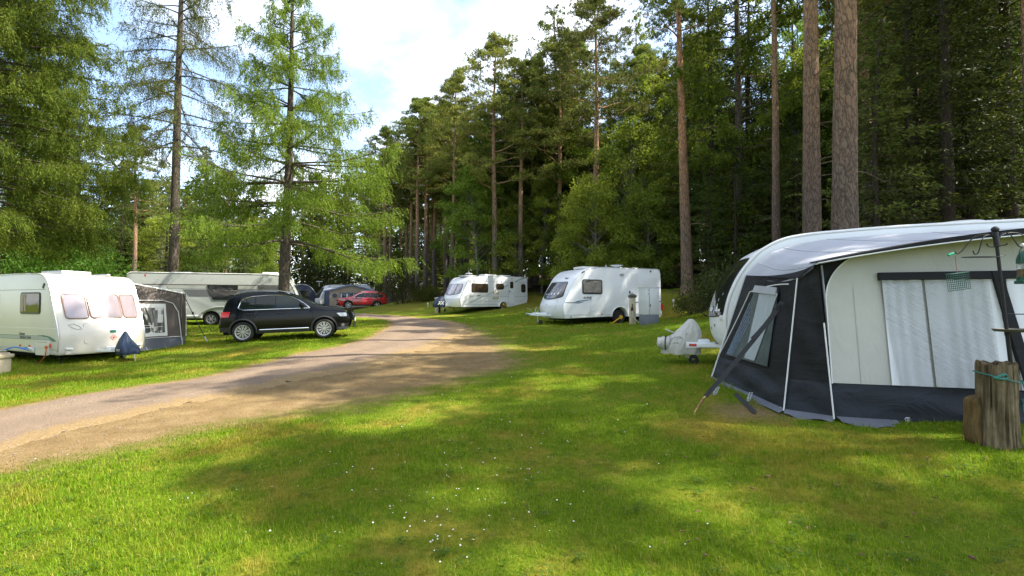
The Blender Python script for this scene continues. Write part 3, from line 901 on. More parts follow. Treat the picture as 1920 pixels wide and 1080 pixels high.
def gen_pine(seed, Ht, r0, hb, Rc, dens=1.0, lean=(0, 0), mats=('b_pine', 'f_pine'), nl=26, stub=6, flat=.5, low=0.0):
    rg = np.random.default_rng(seed)
    mb, pos, rad = trunk_mb(rg, Ht, r0, lean)
    P, D, L, W = [], [], [], []
    def pad(c, r_, k):
        k = int(k * dens)
        q = unit(rg.normal(size=(k, 3))) * (rg.random((k, 1)) ** .4) * r_
        q[:, 2] *= flat
        q[:, 2] = np.where(q[:, 2] < 0, q[:, 2] * .5, q[:, 2])
        C_ = c + q
        dirs = unit(q + np.array([0, 0, .6 * r_]))
        for j in range(7):
            P.append(C_); D.append(unit(dirs + rg.normal(0, .6, (k, 3))))
            L.append(rg.uniform(.14, .26, k)); W.append(rg.uniform(.028, .05, k))
    az = rg.uniform(0, 6.28)
    for i in range(nl):
        t = (i + rg.uniform(0, .8)) / nl
        z = hb + (Ht - hb) * t ** .9
        az += 2.4 + rg.normal(0, .3)
        prof = (1 - t) ** .55 * (.55 + .45 * min(1, t * 4 + .3))
        r_ = Rc * max(.22, prof) * rg.uniform(.65, 1.15)
        b = pos(z)
        o2 = np.array([math.cos(az), math.sin(az), 0])
        rise = rg.uniform(.05, .5) + .35 * t
        pts = [b + o2 * r_ * s + np.array([0, 0, rise * r_ * s * (.4 + .6 * s)]) + rg.normal(0, .05 * r_, 3) * s for s in (0, .25, .5, .75, 1)]
        mb.tube(pts, [max(.02, rad(z) * .38 * (1 - s * .85)) for s in (0, .25, .5, .75, 1)], 5, 0, False)
        for s in (.4, .58, .75, .9, 1.02):
            if rg.random() < .85:
                c = pts[0] + (pts[4] - pts[0]) * s + rg.normal(0, .16 * r_, 3) * np.array([1, 1, .5])
                pad(c, rg.uniform(.35, .62) * (.7 + .14 * r_), 26)
                if s > .5 and rg.random() < .6:
                    sd = np.array([-o2[1], o2[0], .2]) * rg.choice([-1, 1]) * r_ * rg.uniform(.2, .4)
                    mb.tube([c - sd * .0, c + sd], [.02, .01], 4, 0, False)
                    pad(c + sd, rg.uniform(.35, .6) * (.7 + .12 * r_), 24)
    pad(pos(Ht), .7, 40)
    for i in range(stub):
        z = rg.uniform(.2 * hb, hb); a_ = rg.uniform(0, 6.28); l = rg.uniform(.3, 1.6)
        o2 = np.array([math.cos(a_), math.sin(a_), -.1])
        mb.tube([pos(z), pos(z) + o2 * l * .5 + [0, 0, .05], pos(z) + o2 * l + [0, 0, -.1 * l]], [.025, .015, .006], 4, 0, False)
    V = leaves(np.concatenate(P), np.concatenate(D), np.concatenate(L), np.concatenate(W), rg)
    return finish(mb, M[mats[0]], 'trunk'), crown_mesh([V], M[mats[1]], 'crown')
def gen_larch(seed, Ht, r0, hb, Rc, mats=('b_larch', 'f_larch'), per_m=5.0, twig_m=7.0, strands=4, nleaf=9, lean=(0, 0), bias=0.0, baz=0.0, droop=.32, upturn=.2, power=.75, hang=(.25, .7), LW=(.095, .034), low_az=None, topmin=.12, gap=0.0, lowtaper=1.0, jit=.75, whorl=0.0):
    rg = np.random.default_rng(seed)
    mb, pos, rad = trunk_mb(rg, Ht, r0, lean, .08)
    nb = int(per_m * (Ht - hb))
    S, SL, SD = [], [], []
    az = rg.uniform(0, 6.28)
    for i in range(nb):
        t = (i + rg.random()) / nb
        z = hb + (Ht - hb) * t
        if whorl: z = hb + (round((z - hb) / whorl) + rg.normal(0, .07)) * whorl; t = min(.985, max(0, (z - hb) / (Ht - hb)))
        az += 2.4 + rg.normal(0, .35)
        if rg.random() < gap: continue
        r_ = Rc * ((1 - t) ** power * rg.uniform(.62, 1.08) + topmin * (1 - t) + .05)
        r_ *= (1 + bias * math.cos(az - baz) * (1 - t * .7)) * min(1, lowtaper + t * 2.5)
        b = pos(z)
        o2 = np.array([math.cos(az), math.sin(az), 0])
        l2 = np.array([-o2[1], o2[0], 0])
        bend = rg.normal(0, .12)
        dr = droop * rg.uniform(.6, 1.4) * (1 - .75 * t); up = upturn * rg.uniform(.5, 1.4)
        slope0 = .15 + .5 * t
        def bp(s):
            s = np.asarray(s)
            return b + np.outer(s, o2 * r_) + np.outer(s * s, l2 * r_ * bend) + np.outer(slope0 * s * .5 - dr * s ** 1.4 + up * s ** 3, np.array([0, 0, r_]))
        ss = np.linspace(0, 1, 7)
        pts = bp(ss)
        mb.tube(pts, np.maximum(.006, min(.055, .3 * rad(z) + .004) * (1 - ss * .9)), 5, 0, False)
        nt_ = max(3, int(r_ * twig_m))
        s = rg.uniform(.12 + .15 * (1 - t), 1, nt_) ** .85
        B = bp(s)
        side = rg.choice([-1, 1], nt_)
        lt = (.30 * r_ * (1 - s * .72) + .12) * rg.uniform(.5, 1.2, nt_)
        TD = unit(o2 * rg.uniform(.35, .9, nt_)[:, None] + l2 * side[:, None] * rg.uniform(.3, 1, nt_)[:, None] + np.array([0, 0, 1]) * rg.normal(-.12, .18, nt_)[:, None])
        for k in range(0, nt_, 3):
            mb.tube([B[k], B[k] + TD[k] * lt[k]], [.007, .003], 3, 0, False)
        for k in range(strands):
            q = (k + rg.random(nt_)) / strands
            S.append(B + TD * (lt * q)[:, None]); SL.append(rg.uniform(hang[0], hang[1], nt_) * (.55 + .45 * min(1, r_ / 2.5)))
            SD.append(unit(TD * rg.uniform(.1, .75, nt_)[:, None] + np.array([0, 0, -1]) + rg.normal(0, .12, (nt_, 3))))
        s2 = rg.uniform(.2, 1, nt_)
        S.append(bp(s2)); SL.append(np.full(nt_, .2)); SD.append(unit(rg.normal(0, .5, (nt_, 3)) + o2))
    S = np.concatenate(S); SL = np.concatenate(SL); SD = np.concatenate(SD)
    n = len(S)
    parts = []
    for k in range(nleaf):
        u = (k + rg.random(n)) / nleaf
        P = S + SD * (SL * u)[:, None] + rg.normal(0, .018, (n, 3))
        D = SD + rg.normal(0, jit, (n, 3))
        parts.append(leaves(P, D, rg.uniform(.4, 1.5, n) * LW[0], rg.uniform(.5, 1.45, n) * LW[1], rg))
    return finish(mb, M[mats[0]], 'trunk'), crown_mesh(parts, M[mats[1]], 'crown')
def gen_spruce(seed, Ht, r0, hb, Rc, mats=('b_dark', 'f_spruce'), per_m=7.0, k=1.0, droop=.3, LW=(.24, .055), power=.7):
    rg = np.random.default_rng(seed)
    mb, pos, rad = trunk_mb(rg, Ht, r0)
    nb = int(per_m * (Ht - hb))
    P, D = [], []
    az = 0
    for i in range(nb):
        t = (i + rg.random()) / nb
        z = hb + (Ht - hb) * t
        az += 2.4 + rg.normal(0, .4)
        r_ = Rc * ((1 - t) ** power) * rg.uniform(.55, 1.1) + .15
        o2 = np.array([math.cos(az), math.sin(az), 0]); l2 = np.array([-o2[1], o2[0], 0])
        b = pos(z)
        dr = droop * rg.uniform(.5, 1.4)
        ss = np.linspace(0, 1, 5)
        f = lambda s: b + np.outer(s, o2 * r_) + np.outer(-dr * s + .25 * s * s, np.array([0, 0, r_]))
        mb.tube(f(ss), np.maximum(.006, .035 * (1 - ss * .9)), 4, 0, False)
        n = int((14 + 34 * r_) * k)
        s = rg.uniform(.1, 1, n) ** .7
        wd = .34 * r_ * np.sin(np.clip(s, 0, 1) * 2.4 + .3) + .06
        q = rg.uniform(-1, 1, n)
        p = f(s) + l2 * (q * wd)[:, None] + np.array([0, 0, 1]) * (-np.abs(rg.normal(0, .07, n)) - .05 * np.abs(q))[:, None]
        P.append(p)
        D.append(o2 * .7 + l2 * q[:, None] * 1.1 + rg.normal(0, .3, (n, 3)) + np.array([0, 0, -.25]))
    P = np.concatenate(P); D = np.concatenate(D); n = len(P)
    parts = [leaves(P + rg.normal(0, .03, (n, 3)), D + rg.normal(0, .25, (n, 3)), rg.uniform(.6, 1.2, n) * LW[0], rg.uniform(.7, 1.3, n) * LW[1], rg) for _ in range(2)]
    return finish(mb, M[mats[0]], 'trunk'), crown_mesh(parts, M[mats[1]], 'crown')
def gen_leafy(seed, Ht, r0, hb, Rc, mats=('b_birch', 'f_leaf'), ncl=70, per=230, LW=(.15, .085), droop=.3, shape=.5):
    rg = np.random.default_rng(seed)
    mb, pos, rad = trunk_mb(rg, Ht, r0, (rg.normal(0, .4), rg.normal(0, .4)), .2, 8)
    P, D = [], []
    for i in range(ncl):
        t = rg.random() ** .85
        z = hb + (Ht - hb) * t
        a_ = rg.uniform(0, 6.28)
        r_ = Rc * math.sin(min(1, .18 + t * .9) * PI * .95) ** shape * rg.uniform(.35, 1.05)
        o2 = np.array([math.cos(a_), math.sin(a_), rg.uniform(-.1, .5)])
        b = pos(z * .85)
        c = b + o2 * r_ + np.array([0, 0, .15 * z])
        mb.tube([b, b + (c - b) * .5 + [0, 0, .1 * r_], c], [max(.012, rad(z) * .35), .012, .005], 4, 0, False)
        n = int(per * rg.uniform(.6, 1.4))
        cr_ = rg.uniform(.45, .95) * (.5 + .16 * Rc)
        q = unit(rg.normal(size=(n, 3))) * (rg.random((n, 1)) ** .45) * cr_ * np.array([1, 1, .62])
        q[:, 2] -= droop * (np.hypot(q[:, 0], q[:, 1])) ** 1.5
        P.append(c + q); D.append(q + rg.normal(0, .4, (n, 3)) + np.array([0, 0, -.35]))
    P = np.concatenate(P); D = np.concatenate(D); n = len(P)
    return finish(mb, M[mats[0]], 'trunk'), crown_mesh([leaves(P, D, rg.uniform(.6, 1.3, n) * LW[0], rg.uniform(.7, 1.2, n) * LW[1], rg)], M[mats[1]], 'crown')
def gen_bush(seed, Ht, Rc, mat, n=5000, LW=(.11, .06), ncl=26):
    rg = np.random.default_rng(seed)
    mb = MB()
    P, D = [], []
    for i in range(ncl):
        a_ = rg.uniform(0, 6.28); r_ = Rc * math.sqrt(rg.random()) * .85
        z = Ht * (1 - (r_ / Rc) ** 2 * .6) * rg.uniform(.35, .95)
        c = np.array([r_ * math.cos(a_), r_ * math.sin(a_), z])
        mb.tube([(c[0] * .15, c[1] * .15, -.2), (c[0] * .6, c[1] * .6, z * .5), tuple(c)], [.03, .018, .006], 4, 0, False)
        k = n // ncl
        q = unit(rg.normal(size=(k, 3))) * (rg.random((k, 1)) ** .5) * rg.uniform(.28, .5) * (Rc + Ht) * .5
        p = c + q
        P.append(p[p[:, 2] > .05]); D.append((q + np.array([0, 0, .25]))[p[:, 2] > .05])
    P = np.concatenate(P); D = np.concatenate(D) + rg.normal(0, .25, (len(P), 3)); n = len(P)
    return finish(mb, M['b_dark'], 'stems'), crown_mesh([leaves(P, D, rg.uniform(.6, 1.3, n) * LW[0], rg.uniform(.7, 1.2, n) * LW[1], rg)], M[mat], 'foliage')
TREES = []
def place(proto, name, label, x, y, rz=0, s=1.0, group=None, cat='tree', dz=0.0, sz=None):
    t = thing(name, label, cat, (x, y, H(x, y) - .05 + dz), rz, group)
    t.scale = (s, s, sz or s)
    for me in proto:
        nm = me.name.split('.')[0]
        o = bpy.data.objects.new(nm, me); COL.objects.link(o); o.parent = t
    TREES.append((x, y))
    return t
# --- the three big larches on the left
p = gen_larch(101, 15.0, .25, 3.9, 5.0, per_m=10.0, twig_m=9.0, strands=5, nleaf=12, lean=(.35, 0), bias=.10, baz=.2, droop=.36, upturn=.20, power=.80, hang=(.25, .75), LW=(.095, .027), topmin=.02, jit=.42, whorl=.82)
place(p, 'larch_tree', 'cone shaped light green larch with drooping branches behind the black car', px2x(530, 21.5), 21.5, 0)
p = gen_larch(202, 27.0, .30, 9.9, 4.2, ('b_larch', 'f_larch2'), per_m=4.8, twig_m=7.5, strands=5, nleaf=11, lean=(.3, 0), bias=.15, baz=0, droop=.55, upturn=.12, power=.45, hang=(.4, 1.2), LW=(.10, .030), jit=.5)
place(p, 'larch_tree', 'tall sparse larch with bare grey lower trunk behind the long grey caravan', px2x(323, 30), 30, 0)
p = gen_larch(303, 22.0, .33, 4.0, 4.8, ('b_larch', 'f_olive'), per_m=11.0, twig_m=10.5, strands=5, nleaf=14, bias=.05, baz=-.4, droop=.34, upturn=.12, power=.35, hang=(.3, .8), LW=(.105, .027), lowtaper=.55, jit=.5)
place(p, 'larch_tree', 'huge dense olive green larch filling the sky above the cream caravan', px2x(-48, 19.5), 19.5, 0)
place(p, 'larch_tree', 'second olive green larch half hidden behind the huge one at the left edge', px2x(15, 28), 28, 2.0, .85)
# --- prototypes for the wood
PINE = [gen_pine(11, 20.5, .27, 11.5, 3.9, 1.15, nl=34), gen_pine(12, 21.0, .24, 11.0, 3.5, 1.15, (.5, .1), nl=34), gen_pine(13, 19.5, .22, 10.0, 3.6, 1.1, (-.4, 0), nl=34), gen_pine(14, 21, .26, 8.5, 4.0, 1.1, nl=38)]
LARCH = [gen_larch(21, 23.5, .24, 6.0, 4.4, per_m=5.0, twig_m=6, strands=4, nleaf=7, power=.62, droop=.22, upturn=.22, LW=(.16, .062), hang=(.2, .55)), gen_larch(22, 20.0, .20, 4.5, 4.2, per_m=5.2, twig_m=6, strands=4, nleaf=7, power=.55, droop=.25, upturn=.2, LW=(.16, .062), hang=(.2, .6))]
SPRUCE = [gen_spruce(31, 18.0, .22, 1.2, 3.3), gen_spruce(32, 22.0, .25, 3.0, 3.1, droop=.35, power=.55), gen_spruce(33, 11.0, .14, .4, 2.5)]
BIRCH = [gen_leafy(41, 11.0, .10, 1.2, 3.1, ncl=95, LW=(.16, .09)), gen_leafy(42, 8.0, .08, .6, 2.9, ncl=85, LW=(.16, .09)), gen_leafy(43, 14.0, .12, 2.5, 3.3, ncl=115, LW=(.16, .09))]
GORSE = [gen_bush(51, 2.0, 1.9, 'f_gorse', 7000, (.10, .045)), gen_bush(52, 1.5, 1.5, 'f_bush', 5500)]
BIGPINE = gen_pine(61, 24.0, .34, 16.5, 3.6, 1.1, (-.55, .2), ('b_grey', 'f_pine'), 20, 12)
RED = gen_pine(62, 20.0, .30, 13.2, 3.7, 1.25, (-.6, 0), ('b_red', 'f_pine'), 22, 5)
GREYP = gen_pine(63, 25.0, .30, 17.0, 3.0, 1.0, (-.3, 0), ('b_grey', 'f_pine'), 16, 12)
THIN = gen_pine(64, 23.0, .20, 14.0, 2.6, .9, (-.15, 0), ('b_grey', 'f_pine'), 18, 14)
T0 = lambda px, Y: (px2x(px, Y), Y)
place(RED, 'scots_pine', 'orange trunked pine on the bank right behind the white caravan with the open hitch', *T0(1289, 26.8), 0.6)
place(BIGPINE, 'scots_pine', 'thickest pine trunk in the wood, pale and mottled, rising behind the awning caravan', *T0(1583, 13.6), 2.0)
place(GREYP, 'scots_pine', 'straight grey brown pine trunk just left of the thickest trunk', *T0(1524, 16.8), 4.0)
place(THIN, 'scots_pine', 'slim pale grey pine trunk in front of the dark wood', *T0(1457, 24.0), 1.0)
place(LARCH[0], 'larch_tree', 'dark trunked larch with hanging bare twigs between the orange pine and the slim grey one', *T0(1389, 28.5), 1.0, 1.08)
place(PINE[0], 'scots_pine', 'tall pine with a dark layered crown behind the middle white caravan', *T0(1118, 37), 2.2, 1.06)
place(LARCH[0], 'larch_tree', 'tallest pale green larch with a pointed top above the far caravans', *T0(1042, 43), .4, 1.05)
place(PINE[1], 'scots_pine', 'front pine with sunlit trunk beside the gorse bush', *T0(781, 47), 1.0, .90)
place(PINE[2], 'scots_pine', 'grey trunked pine close right of the sunlit front pine', *T0(796, 49), 3.0, .95)
place(PINE[1], 'scots_pine', 'pine leaning right just left of the far white caravan', *T0(846, 44), 5.6, .92)
place(PINE[2], 'scots_pine', 'thin pine trunk left of the gorse bush behind the red car', *T0(731, 54), 5.0, .88)
place(PINE[3], 'scots_pine', 'thin pine trunk behind the roof of the far awning', *T0(686, 66), 1.0, .9)
place(PINE[0], 'scots_pine', 'pine with sandy trunk and layered crown behind the cream caravan', *T0(250, 40), 1.3, .72)
place(SPRUCE[0], 'spruce_tree', 'dark green spruce between the two bare trunks behind the long grey caravan', *T0(385, 38), .3, .72)
place(GORSE[0], 'gorse_bush', 'big brownish gorse bush with a few yellow flowers right of the red car', *T0(755, 46.5), .3, 1.25, None, 'bush')
place(GORSE[1], 'shrub', 'low dark shrub at the foot of the sunlit front pine', *T0(800, 45.5), 1.3, .9, None, 'bush')
place(gen_bush(53, 1.6, 1.3, 'f_gorse', 5000, (.09, .04)), 'shrub', 'brownish shrub behind the front window of the awning caravan', *T0(1352, 17.5), 1.0, 1.1, None, 'bush')
place(gen_bush(54, 1.1, 1.0, 'f_bush', 3500, (.09, .05)), 'shrub', 'small shrub at the foot of the orange trunked pine', *T0(1305, 23.5), 2.0, .9, None, 'bush')
HB = gen_bush(55, 4.2, 2.6, 'f_bright', 14000, (.14, .085), 40)
place(HB, 'hedge_shrub', 'bright green leafy bush behind the roof of the cream caravan', *T0(120, 26), 0, 1.0, None, 'bush')
# --- the rest of the wood
rg = np.random.default_rng(77)
def scatter(pxs, Ys, jx, protos, name, label, group, sc=(.85, 1.15), cat='tree'):
    for px in pxs:
        for Y in Ys:
            yy = Y + rg.uniform(-1.6, 1.6)
            x = px2x(px + rg.uniform(-jx, jx), yy)
            if any((x - a) ** 2 + (yy - b) ** 2 < 1.4 for a, b in TREES): continue
            place(protos[int(rg.integers(len(protos)))], name, label, x, yy, rg.uniform(0, 6.28), rg.uniform(*sc), group, cat)
# behind the left caravans
scatter([20, 150, 215, 290, 410, 470], [46], 22, SPRUCE[:2], 'spruce_tree', 'dark spruce in the wood behind the left hand caravans', 'spruces behind the left caravans', (.55, .75))
scatter([60, 200, 280, 360, 440], [54], 25, PINE, 'scots_pine', 'pine with a dull green crown in the wood behind the left hand caravans', 'pines behind the left caravans', (.62, .8))
scatter([-60, 0, 60, 120, 175, 230, 290, 345, 400, 450, 500, 535, 570, 600, 630, 660, 690], [69], 20, SPRUCE, 'spruce_tree', 'spruce far back in the wood behind the larches', 'far spruces behind the larches', (.7, .9))
scatter([130, 190, 240, 290, 345, 400, 450, 500], [48, 57], 16, BIRCH[:2], 'birch_tree', 'leafy birch below the pines behind the larches', 'birches behind the larches', (.7, 1.0))
# behind the red car and the far caravan
scatter([715, 760, 812, 828, 842, 868, 880, 895, 908], [52, 59, 66], 12, PINE[1:], 'scots_pine', 'bare trunked pine in the stand left of the far white caravan', 'pines left of the far white caravan', (.78, .95))
scatter([590, 640, 690, 720, 765, 810, 855], [72, 78], 16, SPRUCE[:2], 'spruce_tree', 'dark spruce filling the gaps between the pine trunks', 'spruces between the pine trunks', (.6, .85))
scatter([745, 812, 870], [62], 12, BIRCH[:2], 'birch_tree', 'low leafy birch under the pine stand', 'birches under the pine stand', (.55, .8))
# middle, larch and birch front
scatter([900, 940, 975, 1010, 1065], [47, 53], 14, LARCH, 'larch_tree', 'pale green larch in the group above the far white caravan', 'larches above the far white caravan', (.80, .95))
scatter([905, 950, 985, 1030, 1075, 1105], [42.5, 47], 16, BIRCH, 'birch_tree', 'leafy birch on the bank between the two white caravans', 'birches between the two white caravans', (.8, 1.1))
scatter([1120, 1165, 1215, 1255], [34.0, 38.5], 15, BIRCH, 'birch_tree', 'leafy birch directly behind the middle white caravan', 'birches behind the middle white caravan', (.8, 1.1))
scatter([930, 1020, 1080, 1150, 1220, 1260], [46, 56], 16, SPRUCE[:2], 'spruce_tree', 'dark spruce deep in the wood behind the white caravans', 'spruces deep behind the white caravans', (.7, .95))
scatter([1075, 1150, 1190, 1230, 1330], [41, 47], 14, LARCH, 'larch_tree', 'pale green larch behind the orange trunked pine', 'larches behind the orange pine', (.85, 1.05))
scatter([930, 985, 1015, 1060, 1090, 1150, 1195, 1240, 1310, 1350], [40.5, 45], 13, PINE, 'scots_pine', 'bare trunked pine back in the wood beyond the middle caravan', 'pines beyond the middle caravan', (.9, 1.08))
# right, dark wood
scatter([1310, 1345, 1400, 1440], [31, 36], 15, SPRUCE, 'spruce_tree', 'dark spruce right of the orange trunked pine', 'spruces right of the orange pine', (.75, 1.0))
scatter([1420, 1490, 1550, 1620], [29, 33], 18, BIRCH, 'birch_tree', 'light green leafy tree seen between the thick pine trunks', 'leafy trees between the thick trunks', (.8, 1.1))
scatter([1490, 1570, 1640, 1720], [38, 44], 20, LARCH, 'larch_tree', 'light green larch behind the thick pine trunks', 'larches behind the thick trunks', (.85, 1.05))
scatter([1640, 1680, 1735], [24, 29], 20, PINE[:3] + [THIN], 'scots_pine', 'dark pine trunk among the spruces above the awning caravan', 'pines above the awning caravan', (.95, 1.1))
scatter([1660, 1710, 1770, 1830, 1890], [18.5, 22], 18, SPRUCE, 'spruce_tree', 'dark spruce above the roof of the awning caravan', 'spruces above the awning caravan', (.8, 1.05))
scatter([1640, 1720, 1800, 1880, 1960], [26, 31], 22, SPRUCE[:2], 'spruce_tree', 'dark spruce further back above the awning caravan', 'further spruces above the awning caravan', (.85, 1.05))
scatter([1850], [19.5], 8, PINE[:1], 'scots_pine', 'brown pine trunk at the dark right edge of the wood', None, (.9, 1.0))
# trees outside the frame on the right that shade the lawn
for i, (x, y, k, s) in enumerate(((14.5, 9.5, 0, 1.0), (16, 4.2, 1, .95), (18, 12, 2, 1.05), (20, 1, 2, 1.0), (22.5, 7.5, 3, 1.0), (24, 13.5, 1, 1.0), (17, 16.5, 2, .95))):
    place(PINE[k], 'scots_pine', 'pine standing beyond the awning, its crown shading the lawn', x, y, i * 1.3, s, 'pines beyond the awning')

scatter([1300, 1335, 1375, 1410, 1450, 1490, 1530, 1570, 1610, 1650, 1700, 1760, 1820, 1880], [26.5], 10, SPRUCE[2:], 'young_spruce', 'young dark spruce with branches to the ground under the right hand pines', 'young spruces under the right hand pines', (.45, .85))
scatter([725, 765, 820, 862, 915, 950, 985, 1020, 1060, 1100], [56], 10, SPRUCE[2:], 'young_spruce', 'young dark spruce under the trees behind the far caravans', 'young spruces behind the far caravans', (.35, .6))
# unseen trees behind and left of camera, added to darken reflections and skylight
for i, (x, y, k, s_) in enumerate(((-14, -10, 0, 1.0), (-9, -14, 1, 1), (15, -8, 1, 1), (-19, -15, 3, 1.0), (-25, -11, 1, 1.0), (-32, -16, 0, 1), (-15, -3, 0, .9), (-19, 1.5, 1, .85), (-23.5, 5.5, 3, .85), (-21, -5, 2, .9), (-29, 9, 0, .8), (-11, -6, 1, .9))):
    place(PINE[k], 'scots_pine', 'unseen pine out of frame, added to darken reflections and skylight', x, y, i * 1.7, s_, 'unseen pines out of frame')
for i, (x, y, k, s_) in enumerate(((-17, -12, 0, .8), (-11.5, -16, 1, .8), (-28, -14, 1, .7), (-22, -18, 0, .9), (-12.5, 1.5, 0, .75), (-17, 5, 1, .8), (-22.5, 9.5, 0, .8), (-10, -3, 1, .75), (-27, 3, 1, .8))):
    place(SPRUCE[k], 'spruce_tree', 'unseen spruce out of frame, added to darken reflections and skylight', x, y, i * 2.1, s_, 'unseen spruces out of frame')
# the wood goes on: one far mass of crowns
rg = np.random.default_rng(99)
P = []
for i in range(230):
    ang = R(rg.uniform(-52, 52)); d = rg.uniform(76, 100)
    x, y = d * math.sin(ang) * 1.05, d * math.cos(ang) * .98 + 2
    hh_ = rg.uniform(12, 21); n = 560
    t = rg.random(n) ** .8
    a_ = rg.uniform(0, 6.28, n); r_ = (2.9 * (1 - t) ** .6 + .3) * np.sqrt(rg.random(n))
    z0 = float(hN(np.array([x]), np.array([y]))[0]) - .5
    P.append(np.stack([x + r_ * np.cos(a_), y + r_ * np.sin(a_), z0 + hh_ * t], 1))
P = np.concatenate(P); n = len(P)
Vl, Fl = leaves(P, rg.normal(size=(n, 3)) + np.array([0, 0, -.3]), rg.uniform(.5, 1.0, n), rg.uniform(.22, .4, n), rg)
o = bpy.data.objects.new('far_wood', np_mesh('far_wood', Vl, Fl, M['f_spruce'])); COL.objects.link(o)
tag(o, 'dark mass of trees deep in the wood', None, None, 'stuff')

scatter([560, 605, 650, 700], [74], 10, PINE, 'scots_pine', 'pine far back behind the distant beige awning', 'pines behind the beige awning', (.75, .95))

scatter([1600, 1680, 1760, 1840, 1920], [37, 43], 22, SPRUCE[:2], 'spruce_tree', 'dark spruce deep behind the spruces of the right edge', 'deep spruces at the right edge', (1.0, 1.2))
# ---------------------------------------------------------------- caravans
def resample(poly, step):
    o = []
    n = len(poly)
    for i in range(n):
        a, b = poly[i], poly[(i + 1) % n]
        L = math.hypot(b[0] - a[0], b[1] - a[1])
        k = max(1, int(L / step))
        for j in range(k):
            o.append((a[0] + (b[0] - a[0]) * j / k, a[1] + (b[1] - a[1]) * j / k))
    return o
def wheel(parent, loc, r, wd, side, rimmat, spokes=7, name='wheel', rr=.62, twin=False):
    """tyre with its rim as a child; axle along local y, outer face on side"""
    Mx = Matrix.Translation(loc) @ Matrix.Rotation(-side * PI / 2, 4, 'X')
    mb = MB()
    h = wd / 2
    mb.lathe([(r * rr, -h), (r * .86, -h * 1.02), (r * .95, -h * .85), (r, -h * .6), (r, h * .6), (r * .95, h * .85), (r * .86, h * 1.02), (r * (rr + .06), h * .96), (r * rr, h * .85), (r * rr, -h)], 36, Mx, 0, False, False)
    t = mb.build(name, M['rubber'], parent, 40)
    mb = MB()
    R_ = r * rr
    mb.lathe([(0, h * .35), (R_ * .3, h * .35), (R_ * .97, h * .15)], 24, Mx, 0, False, False)
    for k in range(0):
        pass
    o1 = MB()
    o1.lathe([(R_ * .9, h * .55), (R_ * .93, h * .92), (R_ * 1.02, h * .95), (R_ * 1.02, h * .4)], 36, Mx, 0, False, False)
    o1.lathe([(0, h * .9), (R_ * .16, h * .88), (R_ * .2, h * .7)], 16, Mx)
    for k in range(spokes):
        a = 2 * PI * k / spokes
        for q in ((-.11, .11) if twin else (0,)):
            d = Vector((math.cos(a), math.sin(a), 0)); l = Vector((-d.y, d.x, 0))
            wa, wb = (.05, .04) if twin else (.11, .08)
            p0 = d * R_ * .12 + l * R_ * q * .6; p1 = d * R_ * .95 + l * R_ * q * 1.6
            zz0, zz1 = h * .78, h * .72
            vs = [p0 - l * R_ * wa, p0 + l * R_ * wa, p1 + l * R_ * wb, p1 - l * R_ * wb]
            v8 = [v + Vector((0, 0, zz1 + .012 - h * .2)) for v in vs] + [v + Vector((0, 0, zz0 + .02)) for v in vs]
            o1.add(v8, [[3, 2, 1, 0], [4, 5, 6, 7], [0, 1, 5, 4], [1, 2, 6, 5], [2, 3, 7, 6], [3, 0, 4, 7]], 0, Mx)
    rim = o1.build('rim', rimmat, t, 30)
    hub = mb.build('brake_disc', M['darkrim'], t, 30)
    return t
def text(parent, body, size, mat, loc, rot, shear=0.0, ext=.0015, name='lettering', align='LEFT', sx=1.0):
    c = bpy.data.curves.new(name, 'FONT')
    c.body = body; c.size = size; c.shear = shear; c.extrude = ext; c.align_x = align
    c.offset = size * .028
    c.materials.append(mat)
    tmp = bpy.data.objects.new(name, c); COL.objects.link(tmp)
    me = bpy.data.meshes.new_from_object(tmp.evaluated_get(bpy.context.evaluated_depsgraph_get()))
    bpy.data.objects.remove(tmp); bpy.data.curves.remove(c)
    if not me.materials: me.materials.append(mat)
    o = bpy.data.objects.new(name, me); COL.objects.link(o)
    o.parent = parent; o.location = loc; o.rotation_euler = rot; o.scale = (sx, 1, 1)
    return o
